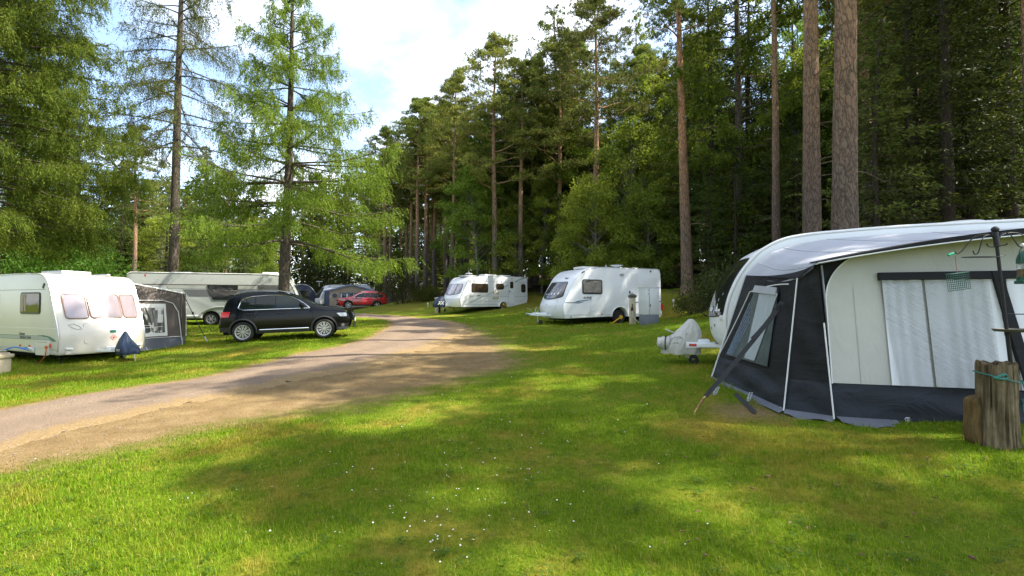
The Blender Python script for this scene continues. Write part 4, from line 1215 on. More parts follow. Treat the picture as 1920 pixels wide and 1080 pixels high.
class Caravan:
    """local frame: x forward (0 at the foremost side edge), y left, z up from the ground"""
    def __init__(s, name, label, prof, L, W, zr, rear, anchor, th, near, mat, bulge=.2, arch=None, skirt=.30, pitch=0.0, cat='caravan', group=None, er=.05):
        s.L, s.W, s.bulge, s.near, s.mat = L, W, bulge, near, mat
        c_, s_ = math.cos(th), math.sin(th)
        ly = near * W / 2
        loc = Vector(anchor) - Vector((-ly * s_, ly * c_, 0))
        s.root = thing(name, label, cat, loc, th, group)
        s.root.rotation_euler = (0, -pitch, th)
        s.prof = prof
        front = catmull(prof, 5)
        top = [tuple(p) for p in front]
        rr_ = [( -L + .30, zr + rear), (-L + .16, zr + rear - .03), (-L + .07, zr + rear - .10), (-L + .03, zr - .26), (-L, 1.2), (-L, skirt + .12), (-L + .03, skirt)]
        low = []
        for (xa, ra, za) in (arch or []):
            low.append([(xa + ra * math.cos(q), max(skirt, za + ra * math.sin(q))) for q in np.linspace(PI, 0, 15)])
        low.sort(key=lambda a: a[0][0])
        poly = top + rr_ + [p for a in low for p in a]
        poly = resample(poly, .16)
        n = len(poly)
        s.poly = poly
        P = np.array(poly)
        nx = np.roll(P, -1, 0) - np.roll(P, 1, 0)
        area = .5 * np.sum(P[:, 0] * np.roll(P[:, 1], -1) - np.roll(P[:, 0], -1) * P[:, 1])
        nn = np.stack([nx[:, 1], -nx[:, 0]], 1) * (1 if area > 0 else -1)
        nn /= np.maximum(np.linalg.norm(nn, axis=1, keepdims=True), 1e-6)
        st = []
        for k in range(5):
            a = k / 4 * PI / 2
            st.append((W / 2 - er * (1 - math.sin(a)), er * (1 - math.cos(a)) if False else er * (1 - math.sin(PI / 2 - a))))
        ys = [(-(W / 2 - er * (1 - math.cos(a))), er * (1 - math.sin(a))) for a in np.linspace(0, PI / 2, 4)]
        ys += [(y, 0) for y in np.linspace(-(W / 2 - er), W / 2 - er, 9)[1:-1]]
        ys += [((W / 2 - er * (1 - math.cos(a))), er * (1 - math.sin(a))) for a in np.linspace(PI / 2, 0, 4)]
        vs, fs = [], []
        for y, ins in ys:
            Q = P - nn * ins
            for i in range(n):
                vs.append((Q[i, 0] + s.bx(P[i, 0], y), y, Q[i, 1]))
        for j in range(len(ys) - 1):
            for i in range(n):
                k = (i + 1) % n
                fs.append([j * n + i, j * n + k, (j + 1) * n + k, (j + 1) * n + i])
        fs.append(list(range(n))); fs.append([(len(ys) - 1) * n + i for i in range(n)][::-1])
        mb = MB(); mb.add(vs, fs)
        s.body = mb.build('body', mat, s.root, 28)
        zf = np.array([p[1] for p in top]); xf = np.array([p[0] for p in top])
        o = np.argsort(zf, kind='stable'); s.zf, s.xf = zf[o], xf[o]
        mb = MB()
        mb.box((-L * .5 - .05, 0, skirt + .02), (L - .6, W - .5, .22))
        for xa, ra, za in (arch or []):
            mb.box((xa, 0, za + .12), (ra * 2.02, W - .62, .62))
        mb.build('chassis', M['under'], s.root, 0)
    def bx(s, x, y):
        wgt = float(sstep(-1.35, -.15, x))
        return s.bulge * (1 - (2 * y / s.W) ** 2) * wgt
    def front(s, y, z):
        def P(y, z):
            x = float(np.interp(z, s.zf, s.xf))
            return Vector((x + s.bx(x, y), y, z))
        p = P(y, z)
        a = P(y + .03, z) - P(y - .03, z); b = P(y, z + .03) - P(y, z - .03)
        n = a.cross(b)
        if n.x < 0: n = -n
        return p, n.normalized()
    def side(s, x, z):
        return Vector((x, s.near * s.W / 2, z)), Vector((0, s.near, 0))
    def sideplate(s, name, x0, x1, z0, z1, r, mat, t=.012, parent=None, fn0=-.004):
        mb = MB(); mb.patch(s.side, rrows(z0, z1, x0, x1, r), 3, fn0, t)
        return mb.build(name, mat, parent or s.root, 40)
    def window(s, x0, x1, z0, z1, r=.09, glass='glass', frame='black', curtain=None):
        f = s.sideplate('window', x0, x1, z0, z1, r, M[frame], .014)
        s.sideplate('pane', x0 + .045, x1 - .045, z0 + .045, z1 - .045, max(.03, r - .04), M[glass], .024, f, .010)
        if curtain:
            mb = MB()
            w_ = (x1 - x0 - .14)
            mb.grid(lambda a, b: (x0 + .07 + w_ * a, s.near * (s.W / 2 + .0262 + .0016 * math.sin(a * 42)), z0 + .08 + (z1 - z0 - .22) * b), 44, 1)
            mb.build('curtain', M[curtain], f, 60)
        return f
    def frontwin(s, z0, z1, hw0, hw1, r, mats, panes=((-1, 1),), t=.012, gap=.03, frame='black', zdrop=0.0):
        fr = lambda y, z: s.front(y, z - zdrop * (1 - (y / hw0) ** 2) * max(0, 1 - (z - z0) / (z1 - z0)))
        hl = lambda z: hw0 + (hw1 - hw0) * (z - z0) / (z1 - z0)
        mb = MB(); mb.patch(fr, rrows(z0, z1, lambda z: -hl(z), hl, r, 5, 5), 12, -.004, t)
        f = mb.build('front_window', M[frame], s.root, 50)
        for a, b in panes:
            mb = MB(); mb.patch(fr, rrows(z0 + gap, z1 - gap, lambda z: a * hl(z) + gap, lambda z: b * hl(z) - gap, r * .8, 5, 5), 8, t - .004, t + .010)
            mb.build('pane', M[mats], f, 50)
        return f
    def edge_strip(s, mat, rad=.014, both=True, z0=.35, xend=None):
        """awning rail along the side edge, up the front and over the roof"""
        P = [p for p in s.poly if p[1] > z0 or False]
        path = []
        for x, z in s.poly:
            path.append((x, z))
            if x < (xend if xend is not None else -s.L + .12) : break
        mb = MB()
        for sd in ((-1, 1) if both else (s.near,)):
            mb.tube([(x + s.bx(x, s.W / 2), sd * (s.W / 2 - .002), z - .012) for x, z in path if z > z0], rad, 6)
        return mb.build('awning_rail', M[mat], s.root, 60)
    def door(s, x0, x1, z0, z1, r=.08, win=None, mat=None, handle=None, seam='seam'):
        mb = MB(); mb.patch(s.side, rrows(z0 - .014, z1 + .014, x0 - .014, x1 + .014, r), 3, -.004, .004)
        d = mb.build('door', M[seam], s.root, 40)
        s.sideplate('door_panel', x0, x1, z0, z1, r - .01, mat or s.mat, .012, d, 0)
        zm = z0 + (z1 - z0) * .46
        s.sideplate('door_split', x0 + .01, x1 - .01, zm, zm + .012, .004, M['seam'], .0135, d, .010)
        if win:
            s.sideplate('pane', x0 + win[0], x1 - win[0], win[1], win[2], .07, M[win[3]], .02, d, .010)
        hx = handle if handle is not None else x0 + .08
        mb = MB(); mb.box((hx, s.near * (s.W / 2 + .025), zm + .14), (.075, .03, .13), .012)
        mb.build('handle', M['black'], d, 40)
        return d
    def hitch(s, reach=1.25, zt=.42, cover=None, jockey=True, mat='white'):
        mb = MB()
        x0 = -.1
        for sd in (-1, 1):
            mb.tube([(x0 - .5, sd * .55, zt), (reach * .80, sd * .07, zt)], .045, 4)
        mb.box((reach * .52, 0, zt + .06), (.62, .34, .10), .03)
        mb.box((reach * .85, 0, zt + .03), (.34, .09, .09), .015)
        fr = mb.build('tow_frame', [M[mat]], s.root, 40)
        mb = MB()
        mb.tube([(reach * .95, 0, zt + .03), (reach * 1.12, 0, zt + .06)], .055, 10)
        mb.tube([(reach * .85, .03, zt + .08), (reach * .93, .03, zt + .24), (reach * 1.08, .03, zt + .30)], .017, 6)
        mb.tube([(reach * .72, -.04, zt + .08), (reach * .64, -.04, zt + .36)], .016, 6)
        mb.build('coupling', M['steel'], s.root, 40)
        if jockey:
            mb = MB()
            mb.tube([(reach * .66, .12, zt + .22), (reach * .66, .12, .14)], .026, 8)
            mb.tube([(reach * .66, .12, zt + .22), (reach * .66, .22, zt + .25)], .012, 6)
            mb.tube([(reach * .66, .12, .15), (reach * .55, .12, .10)], .02, 6)
            j = mb.build('jockey_post', M['steel'], s.root, 40)
            mb = MB(); mb.lathe([(.03, -.035), (.085, -.035), (.1, -.02), (.1, .02), (.085, .035), (.03, .035)], 20, Matrix.Translation((reach * .53, .12, .095)) @ Matrix.Rotation(PI / 2, 4, 'X'), 0, True)
            mb.build('jockey_wheel', M['rubber'], j, 40)
    def steadies(s, xs, skirt=.3):
        for x, dx_ in xs:
            for sd in (-1, 1):
                mb = MB()
                mb.tube([(x, sd * (s.W / 2 - .35), skirt), (x + dx_, sd * (s.W / 2 - .28), .03)], .022, 5)
                mb.box((x + dx_, sd * (s.W / 2 - .28), .02), (.11, .09, .02), .004)
                mb.build('steady_leg', M['black'], s.root, 30)
    def roofbox(s, name, x, y, w_, d_, h_, mat, z=None, bev=.03):
        z = z if z is not None else s.roofz(x)
        mb = MB(); mb.box((x, y, z + h_ / 2 - .012), (w_, d_, h_), bev)
        return mb.build(name, M[mat], s.root, 40)
    def roofz(s, x):
        P = [p for p in s.poly if p[1] > 2.0]
        P = sorted(P)
        return float(np.interp(x, [p[0] for p in P], [p[1] for p in P]))
    def stextrot(s):
        return (PI / 2, 0, 0) if s.near < 0 else (PI / 2, 0, PI)
    def stext(s, body, size, mat, x, z, shear=0.0, sx=1.0, t=.004, name='lettering'):
        return text(s.root, body, size, M[mat], (x, s.near * (s.W / 2 + t), z), s.stextrot(), shear, .0015, name, 'LEFT', sx)
    def sdecal(s, name, poly, mat, t=.004, parent=None):
        mb = MB(); mb.prism(poly, -.003, t, lambda u, v, d: (u, s.near * (s.W / 2 + d), v))
        return mb.build(name, M[mat], parent or s.root, 0)
    def fdecal(s, name, y0, y1, z0, z1, r, mat, t=.005):
        mb = MB(); mb.patch(s.front, rrows(z0, z1, y0, y1, r), 6, -.003, t)
        return mb.build(name, M[mat], s.root, 40)

# --- 1. cream caravan on the left
gz = H(-13, 14.6)
prof = [(-.16, .27), (-.06, .30), (-.01, .55), (0, .85), (-.06, 1.06), (-.24, 1.50), (-.46, 2.06), (-.55, 2.26), (-.69, 2.44), (-.88, 2.555), (-1.15, 2.60), (-1.6, 2.62), (-2.6, 2.62), (-5.6, 2.58)]
A = Caravan('touring_caravan', 'cream white caravan with green stripe and pinkish front windows at the left edge', prof, 6.2, 2.28, 2.58, 0, (-12.68, 14.2, gz), R(-23), -1, M['cream'], .30, [(-3.6, .40, .33)], .27)
A.edge_strip('alu', .016)
A.window(-2.0, -.93, 1.42, 2.06, .09, 'glass')
A.window(-4.6, -3.2, 1.42, 2.06, .09, 'glass')
mb = MB()
for xx, kk in ((-1.86, .18), (-1.70, .10)):
    mb.grid(lambda a, b: (xx - kk / 2 + kk * a * (1 - .35 * b * (1 - b) * 4 * .5), -1.14 - .0262 - .002 * math.sin(a * 14), 1.50 + .50 * b), 8, 6)
mb.build('curtain', M['beige'], A.root, 50)
fw = A.frontwin(1.28, 2.02, .98, .93, .12, 'glasspink', ((-1, -.47), (-.45, .45), (.47, 1)), .012, .022, 'cream')
mb = MB()
for a, b in ((-1, -.47), (-.45, .45), (.47, 1)):
    hw = .955
    pts = [A.front(u, v)[0] + A.front(u, v)[1] * .02 for u, v in rloop(a * hw + .012, b * hw - .012, 1.30, 2.0, .08)]
    mb.tube(pts, .017, 5, 0, False, True)
mb.build('window_seal', simple('bronze_seal', (.20, .12, .09), .5, spec=.2), fw, 60)
for z in (2.13, 1.02, .42):
    mb = MB(); mb.patch(A.side, rrows(z, z + .012, -6.0, -.70 if z > 2 else (-.10 if z > .9 else -.06), .004, 2), 2, -.003, .004); mb.build('panel_seam', M['seam'] if z != 1.02 else M['trim'], A.root, 40)
A.sdecal('green_stripe', [(-6, .805), (-1.12, .805), (-.75, .83), (-.45, .80), (-.22, .735), (-.08, .665), (-.30, .655), (-.36, .70), (-.55, .765), (-.85, .79), (-6, .785)], 'green')
A.sdecal('grey_band', [(-6, .78), (-.95, .78), (-.66, .765), (-.46, .725), (-.38, .705), (-6, .705)], 'greystripe')
A.sdecal('green_line', [(-6, .70), (-.36, .70), (-.3, .69), (-6, .688)], 'green')
A.stext('BESSACARR', .10, 'text', -1.98, .708, .0, 1.15, .006)
A.stext('Cameo', .105, 'text', -2.05, .815, .45, 1.05)
lk = A.sideplate('battery_box_lid', -1.08, -.42, .16 + .10, .67, .05, M['cream'], .03)
A.sideplate('lid_line', -1.0, -.5, .625, .636, .004, M['seam'], .033, lk, .02)
A.sideplate('side_marker', -.40, -.335, .49, .60, .01, M['amber'], .02)
for xx in (-1.95, -1.45):
    A.sideplate('reflector', xx - .04, xx + .04, .47, .53, .028, M['redlamp'], .015)
A.sdecal('grab_vent', [(-.86, 2.18), (-.80, 2.16), (-.73, 2.30), (-.79, 2.32)], 'black', .02)
mb = MB(); mb.box((-1.27, -1.19, .44), (.22, .08, .035), .01, Matrix.Rotation(R(12), 3, 'Y')); mb.box((-1.18, -1.16, .38), (.07, .06, .07), .01)
mb.build('water_inlet_flap', M['trim'], A.root, 30)
# gas locker outline, badge and grab handles on the front
pts = [A.front(y, z)[0] + A.front(y, z)[1] * .006 for y, z in rloop(-.62, .78, .58, 1.16, .06)]
mb = MB(); mb.tube(pts, .005, 4, 0, False, True); mb.build('locker_outline', M['greystripe'], A.root, 60)
A.fdecal('oval_badge', -.02, .16, .86, .94, .038, 'green', .008)
mb = MB()
for a in range(4):
    u0, v0 = [(0.08, .80), (.17, .72), (.08, .64), (-.01, .72)][a]; u1, v1 = [(.17, .72), (.08, .64), (-.01, .72), (.08, .80)][a]
    mb.tube([A.front(u0, v0)[0] + A.front(u0, v0)[1] * .006, A.front(u1, v1)[0] + A.front(u1, v1)[1] * .006], .006, 4)
q = A.front(.08, .72); mb.lathe([(.0, 0), (.03, 0), (.03, .004)], 10, Matrix.Translation(q[0] + q[1] * .004) @ q[1].to_track_quat('Z', 'Y').to_matrix().to_4x4())
mb.build('gas_warning_sign', M['textred'], A.root, 40)
for sd in (-1, 1):
    pts = [A.front(sd * u, v)[0] + A.front(sd * u, v)[1] * .008 for u, v in ((.93, 1.12), (.82, 1.15), (.70, 1.07), (.66, 1.00), (.76, .99), (.86, 1.04))]
    mb = MB(); mb.tube(pts, .006, 4, 0, False, True); mb.build('grab_handle', M['greystripe'], A.root, 60)
    q = A.front(sd * .9, .45); mb = MB(); mb.box(q[0], (.05, .22, .07), .02); mb.build('corner_light', M['trim'], A.root, 40)
mb = MB(); mb.box((-.2, 0, .34), (.55, 2.0, .12), .03); mb.build('front_bumper', M['cream'], A.root, 40)
rl = A.roofbox('roof_light', -1.75, -.15, 1.1, .8, .12, 'steel'); A.roofbox('roof_light', -3.3, .1, .8, .6, .12, 'steel')
A.roofbox('roof_rail', -1.55, .55, 1.4, .10, .06, 'alu')
A.hitch(1.25, .36); A.steadies([(-.6, .15), (-5.4, -.15)], .27)
wheel(A.root, (-3.6, -.98, .32), .325, .19, -1, M['alloy'])

# --- 2. white caravan in the middle
gz = H(3.0, 23.2)
prof = [(-.17, .27), (-.10, .30), (-.01, .55), (0, .80), (-.06, .98), (-.30, 1.46), (-.62, 2.0), (-.70, 2.12), (-.92, 2.33), (-1.22, 2.49), (-1.7, 2.58), (-2.4, 2.62), (-5.0, 2.62)]
ga = at(1056, 593, 22.3)
B = Caravan('touring_caravan', 'white caravan with a curtained side window, open tow hitch and yellow bar at its wheel', prof, 5.45, 2.22, 2.62, 0, (ga.x, ga.y, H(4.5, 23.3) - .02), R(204), 1, M['white'], .26, [(-3.02, .42, .34)], .28)
B.edge_strip('alu', .014)
B.window(-2.05, -.98, 1.36, 2.03, .10, 'glassgrey', 'black', 'fawncurtain')
B.door(-4.05, -3.48, .46, 2.34, .09, None, None, -3.57, 'trim')
B.frontwin(1.24, 1.93, .93, .78, .10, 'glassgrey', ((-1, 1),), .012, .03, 'black', .12)
mb = MB()
for k in range(5):
    u = -.5 + .25 * k
    q0, q1 = B.front(u, 1.35), B.front(u + .10, 1.6 + .05 * (k % 2))
    mb.add([q0[0] + q0[1] * .0235, B.front(u + .12, 1.33)[0] + q0[1] * .0235, q1[0] + q1[1] * .0235], [[0, 1, 2]])
mb.build('curtain', M['curtain'], B.root, 0)
for z, x1 in ((.42, -.06),):
    B.sideplate('panel_seam', -2.58, x1, z, z + .014, .004, M['seam'], .005); B.sideplate('panel_seam', -5.4, -3.47, z, z + .014, .004, M['seam'], .005)
for xx in (-1.4, -2.18):
    B.sideplate('panel_joint', xx, xx + .006, .44, 1.30, .002, M['greystripe'], .0035)
B.sdecal('blue_swoosh', [(-.06, 1.00), (-.55, 1.00), (-.75, 1.06), (-1.1, 1.10), (-1.55, 1.135), (-1.25, 1.075), (-.85, 1.025), (-.7, .985), (-.06, .985)], 'bluestripe')
B.sdecal('grey_swoosh', [(-.15, .975), (-.7, .975), (-1.0, 1.02), (-1.12, 1.02), (-.8, .945), (-.15, .965)], 'darkgrey')
B.stext('ALPINE', .13, 'text', -1.02, 1.16, .35, 1.05)
B.sdecal('blue_swoosh', [(-3.62, .99), (-4.0, 1.03), (-4.1, 1.0), (-3.95, .97)], 'bluestripe', .0165)
B.sdecal('blue_swoosh', [(-5.15, 1.06), (-5.42, 1.065), (-5.42, 1.025), (-5.15, 1.025)], 'bluestripe')
q = B.front(0.45, 2.05)
text(B.root, 'SPRITE', .12, M['textblue'], q[0] + q[1] * .006 , (R(52), 0, R(90)), .2, .0015, 'lettering', 'CENTER', 1.0)
B.sideplate('awning_light', -3.22, -3.02, 2.22, 2.33, .03, M['steel'], .03)
B.sideplate('wall_vent', -4.85, -4.76, 2.44, 2.52, .02, M['darkgrey'], .012)
B.sdecal('grab_vent', [(-.98, 2.30), (-1.12, 2.37), (-1.10, 2.40), (-.95, 2.335)], 'black', .012)
B.sideplate('side_marker', -2.08, -1.98, .455, .485, .008, M['amber'], .012)
B.sideplate('socket', -.42, -.37, .33, .38, .01, M['black'], .012)
ar = [(-3.02 + .46 * math.cos(q), .34 + .46 * math.sin(q)) for q in np.linspace(0, PI, 21)]
mb = MB(); mb.tube([(x, B.W / 2, z) for x, z in ar], .032, 6); mb.build('wheel_arch_trim', M['white'], B.root, 60)
pts = [B.front(y, z)[0] + B.front(y, z)[1] * .006 for y, z in rloop(-.72, .72, .68, 1.12, .12)]
mb = MB(); mb.tube(pts, .005, 4, 0, False, True); mb.build('locker_outline', M['greystripe'], B.root, 60)
q = B.front(0, .9); mb = MB(); mb.box(q[0] + q[1] * .003, (.012, .05, .08), .003); mb.build('badge', M['greystripe'], B.root, 30)
B.sideplate('rear_light', -5.52, -5.42, .62, .92, .03, M['redlamp'], .03)
mb = MB(); mb.box((-5.46, 0, .48), (.16, 2.1, .26), .04); mb.build('rear_bumper', M['white'], B.root, 40)
B.roofbox('roof_light', -1.75, .2, .9, .8, .11, 'trim', 2.56); B.roofbox('roof_light', -4.2, 0, .5, .5, .07, 'trim')
mb = MB(); mb.tube([(-2.78, .35, 2.6), (-2.78, .35, 2.78)], .035, 8); mb.build('flue', M['steel'], B.root, 40)
mb = MB(); mb.tube([(-3.5, .2, 2.6), (-3.5, .2, 2.74)], .06, 8); mb.lathe([(.05, 0), (.16, .03), (.30, .09), (.30, .10), (0, .10)], 20, Matrix.Translation((-3.5, .2, 2.70)))
mb.build('roof_aerial', M['trim'], B.root, 40)
B.hitch(1.15, .42); B.steadies([(-.5, -.2), (-5.1, .15)], .28)
wheel(B.root, (-3.02, .97, .325), .33, .18, 1, M['darkrim'], 6)

# --- 3. far white caravan
ga = at(863, 579, 35.6)
prof = [(-.16, .30), (-.08, .33), (0, .58), (0, .90), (-.08, 1.08), (-.34, 1.6), (-.58, 2.1), (-.66, 2.22), (-.85, 2.40), (-1.1, 2.50), (-1.6, 2.56), (-2.6, 2.62), (-6.2, 2.66)]
D_ = Caravan('touring_caravan', 'far white caravan with brown windows and navy cover on its hitch', prof, 6.35, 2.25, 2.64, 0, (ga.x, ga.y, H(-1.2, 36.5)), R(220), 1, M['white'], .28, [(-3.9, .37, .33)], .33)
D_.edge_strip('seam', .016)
D_.window(-2.45, -.95, 1.36, 2.02, .10, 'glassbrown')
D_.window(-3.95, -3.2, 1.62, 2.06, .14, 'glassbrown')
D_.door(-5.0, -4.4, .52, 2.32, .06, (.14, 1.72, 2.24, 'glassbrown'), None, -4.5)
D_.window(-6.12, -5.66, 1.42, 2.08, .16, 'glassbrown')
D_.frontwin(1.30, 1.98, .98, .90, .12, 'glasspink2', ((-1, -.45), (-.43, .43), (.45, 1)), .012, .03, 'darkgrey', .14)
for z, x0, x1 in ((2.17, -6.3, -.64), (1.10, -6.3, -.05), (.74, -6.3, -.04), (.50, -3.4, -.06)):
    D_.sideplate('panel_seam', x0, x1, z, z + .014, .004, M['seam'] if z != .74 else M['greystripe'], .005)
for z in (1.26, .88):
    f = D_.sideplate('fridge_vent', -3.45, -2.88, z, z + .17, .02, M['post'], .014)
D_.sideplate('oval_badge', -1.75, -1.42, 1.12, 1.17, .024, M['rust'], .008)
D_.stext('~-~--', .12, 'greystripe', -.85, 1.03, .3)
D_.sideplate('side_marker', -2.3, -2.2, .68, .72, .01, M['amber'], .012)
ar = [(-3.9 + .40 * math.cos(q), .33 + .40 * math.sin(q)) for q in np.linspace(0, PI, 21)]
mb = MB(); mb.tube([(x, D_.W / 2, z) for x, z in ar], .04, 6); mb.build('wheel_arch_trim', M['white'], D_.root, 60)
D_.sideplate('wheel_spat', -4.42, -3.36, .74, .92, .08, M['white'], .02)
D_.roofbox('roof_light', -1.35, .2, 1.2, .8, .14, 'steel', 2.50); D_.roofbox('roof_light', -3.2, .1, 1.1, .8, .14, 'trim'); D_.roofbox('roof_light', -4.7, .1, .9, .8, .12, 'trim')
mb = MB(); mb.tube([(-1.3, .3, 2.5), (-1.3, .3, 2.86)], .03, 6); mb.lathe([(0, 0), (.26, .02), (.28, .05), (.10, .11), (0, .11)], 18, Matrix.Translation((-1.3, .3, 2.70))); mb.tube([(-1.3, .3, 2.8), (-1.3, .3, 2.98)], .012, 5)
mb.build('roof_aerial', M['trim'], D_.root, 40)
D_.sideplate('wall_light', -4.8, -4.62, 2.44, 2.52, .02, M['post'], .04)
D_.sideplate('rear_light', -6.36, -6.28, .62, .86, .03, M['redlamp'], .03)
mb = MB(); mb.box((-6.34, 0, .5), (.14, 2.1, .24), .04); mb.build('rear_bumper', M['white'], D_.root, 40)
D_.hitch(1.2, .45); D_.steadies([(-.6, -.25), (-4.9, .2), (-6.0, .25)], .33)
wheel(D_.root, (-3.9, 1.0, .325), .33, .18, 1, M['alloy'], 8)

# --- 4. long pale grey twin axle caravan
gg = at(548, 600, 25.2)
prof = [(-.25, .36), (-.14, .40), (-.03, .7), (0, 1.0), (-.05, 1.35), (-.20, 1.8), (-.42, 2.2), (-.62, 2.42), (-.85, 2.55), (-1.2, 2.60), (-2.0, 2.62), (-7.5, 2.62)]
E_ = Caravan('touring_caravan', 'long pale grey caravan with dark side windows parked behind the black car', prof, 7.7, 2.35, 2.62, 0, (-11.2, 26.6, H(-15, 25.2)), R(18), -1, M['greygreen'], .10, [(-4.05, .40, .33), (-3.17, .40, .33)], .36)
E_.edge_strip('trim', .02)
for x0, x1 in ((-4.25, -2.85), (-1.95, -.72)):
    mb = MB(); mb.patch(E_.side, rrows(1.28, 2.03, lambda z: x0 + .28 * (2.03 - z) / .75, lambda z: x1 - .02 * (2.03 - z), .06), 3, -.004, .03); w_ = mb.build('window', M['glass'], E_.root, 40)
E_.sideplate('brown_stripe', -7.0, -.5, 2.015, 2.055, .004, M['brown'], .006)
E_.sdecal('grey_band', [(-6.0, 1.985), (-.45, 1.985), (-.45, 1.85), (-5.9, 1.85)], 'greystripe', .006)
E_.sdecal('dark_band', [(-5.3, 1.80), (-4.2, 1.80), (-4.0, 1.45), (-5.0, 1.45)], 'darkgrey', .007)
E_.sdecal('dark_band', [(-2.85, 1.82), (-1.9, 1.82), (-1.75, 1.62), (-2.85, 1.62)], 'darkgrey', .007)
E_.sideplate('skirt_line', -7.6, -4.6, .47, .53, .01, M['trim'], .02)
ar = [(-3.61 + .92 * math.cos(q), .40 + .52 * math.sin(q)) for q in np.linspace(0, PI, 25)]
mb = MB(); mb.tube([(x, -E_.W / 2, z) for x, z in ar], .05, 6); mb.build('wheel_arch_trim', M['alu'], E_.root, 60)
for x in (-4.05, -3.17):
    wheel(E_.root, (x, -1.02, .32), .325, .2, -1, M['alloy'], 6)
E_.roofbox('roof_light', -1.5, 0, .75, .6, .16, 'trim'); E_.roofbox('roof_light', -5.6, 0, .9, .6, .10, 'steel')
E_.sdecal('corner_mark', [(-6.9, 2.42), (-6.84, 2.42), (-6.84, 2.52), (-6.9, 2.52)], 'textred', .006)
E_.frontwin(1.15, 2.1, .72, .66, .12, 'glass', ((-1, 1),), .012, .03)
E_.hitch(1.2, .45); E_.steadies([(-.7, .15), (-7.6, -.1)], .36)

# --- 5. far caravan with the beige awning, and the blue air awning behind it
prof = [(-.20, .32), (-.10, .35), (0, .65), (0, .95), (-.12, 1.3), (-.35, 1.75), (-.62, 2.15), (-.85, 2.38), (-1.1, 2.52), (-1.5, 2.60), (-5.6, 2.62)]
ga = at(600, 596, 58)
gz = H(ga.x, 58)
Fc = Caravan('touring_caravan', 'distant white caravan with dark front window behind the beige awning', prof, 5.9, 2.25, 2.62, 0, (ga.x, 58, gz + .05), R(214), 1, M['white'], .25, None, .32)
Fc.frontwin(1.05, 2.25, .98, .85, .15, 'glass', ((-1, 1),), .014, .03)
Fc.edge_strip('trim', .02)
mb = MB(); mb.tube([(-.2, -.3, 2.4), (-.2, -.3, 2.95)], .03, 6); mb.lathe([(0, 0), (.36, .02), (.36, .08), (0, .1)], 16, Matrix.Translation((-.2, -.3, 2.95))); mb.build('roof_aerial', M['trim'], Fc.root, 40)
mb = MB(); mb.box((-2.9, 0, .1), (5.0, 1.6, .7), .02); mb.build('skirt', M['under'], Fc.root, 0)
Fc.hitch(1.2, .45)
Fc.roofbox('roof_box', -5.3, .3, .6, .8, .16, 'trim')

# --- 6. white caravan carrying the big awning on the right
gz = H(5.2, 9.6)
prof = [(-.30, .42), (-.14, .46), (-.03, .68), (0, 1.0), (-.03, 1.25), (-.13, 1.58), (-.30, 1.93), (-.52, 2.22), (-.70, 2.37), (-.95, 2.50), (-1.25, 2.57), (-1.8, 2.62), (-3.2, 2.68), (-6.5, 2.72)]
prof = [(x, z * .955) for x, z in prof]
Rv = Caravan('touring_caravan', 'white caravan with a big dark front window and covered hitch, joined to the dark awning', prof, 6.7, 2.28, 2.58, 0, (3.95, 9.35, gz - .06), R(163), 1, M['white'], .20, [(-3.9, .40, .33)], .40)
Rv.frontwin(1.02, 2.10, 1.02, .98, .10, 'glass', ((-1, 1),), .010, .02, 'black', .05)
mb = MB()
P_ = []
for side_, nm in ((1, 1),):
    pth = [(x, z) for x, z in Rv.poly if z > .5][:40]
mb.tube([(x + .01, 1.12, z) for x, z in [p for p in Rv.poly if p[1] > .55 and p[0] > -6.6]], .03, 8)
mb.build('front_edge_moulding', M['trim'], Rv.root, 60)
mb = MB()
for u in (-.75, -.35, .15, .62):
    for k in range(2):
        q0, q1, q2 = Rv.front(u + .13 * k, 1.10), Rv.front(u + .13 * k + .12, 1.09), Rv.front(u + .13 * k + .05, 1.36 + .10 * k)
        mb.add([q0[0] + q0[1] * .021, q1[0] + q1[1] * .021, q2[0] + q2[1] * .021], [[0, 1, 2]])
mb.build('curtain', M['curtain'], Rv.root, 0)
q = Rv.front(.40, 2.27)
text(Rv.root, '=-=-=-', .10, M['text'], q[0] + q[1] * .006, (R(48), 0, R(90)), .2, .0015, 'lettering', 'CENTER')
mb = MB()
for sd in (-1, 1):
    q = Rv.front(sd * .93, .98); mb.box(q[0], (.07, .10, .09), .02)
mb.build('grab_handle', M['trim'], Rv.root, 40)
for y, z in ((.2, .75), (.55, .82)):
    q = Rv.front(y, z); mb = MB(); mb.box(q[0] + q[1] * .003, (.012, .035, .05), .003); mb.build('badge', M['textred'] if y < .5 else M['black'], Rv.root, 30)
Rv.hitch(1.0, .40)
mb = MB(); mb.box((.42, .20, .40), (.62, .012, .12), .004); mb.build('hitch_fairing', M['white'], Rv.root, 30)
mb = MB(); mb.box((.48, .21, .40), (.28, .012, .05), .004); mb.build('red_sticker', M['textred'], Rv.root, 30)
Rv.roofbox('roof_light', -3.5, .3, .5, .5, .10, 'trim')
mb = MB(); mb.tube([(-4.0, .25, 2.50), (-4.0, .25, 2.64)], .05, 8); mb.lathe([(0, 0), (.14, .02), (.31, .07), (.32, .095), (0, .09)], 24, Matrix.Translation((-4.0, .25, 2.60))); mb.build('roof_aerial', M['trim'], Rv.root, 40)
wheel(Rv.root, (-3.9, 1.0, .32), .325, .19, 1, M['alloy'])
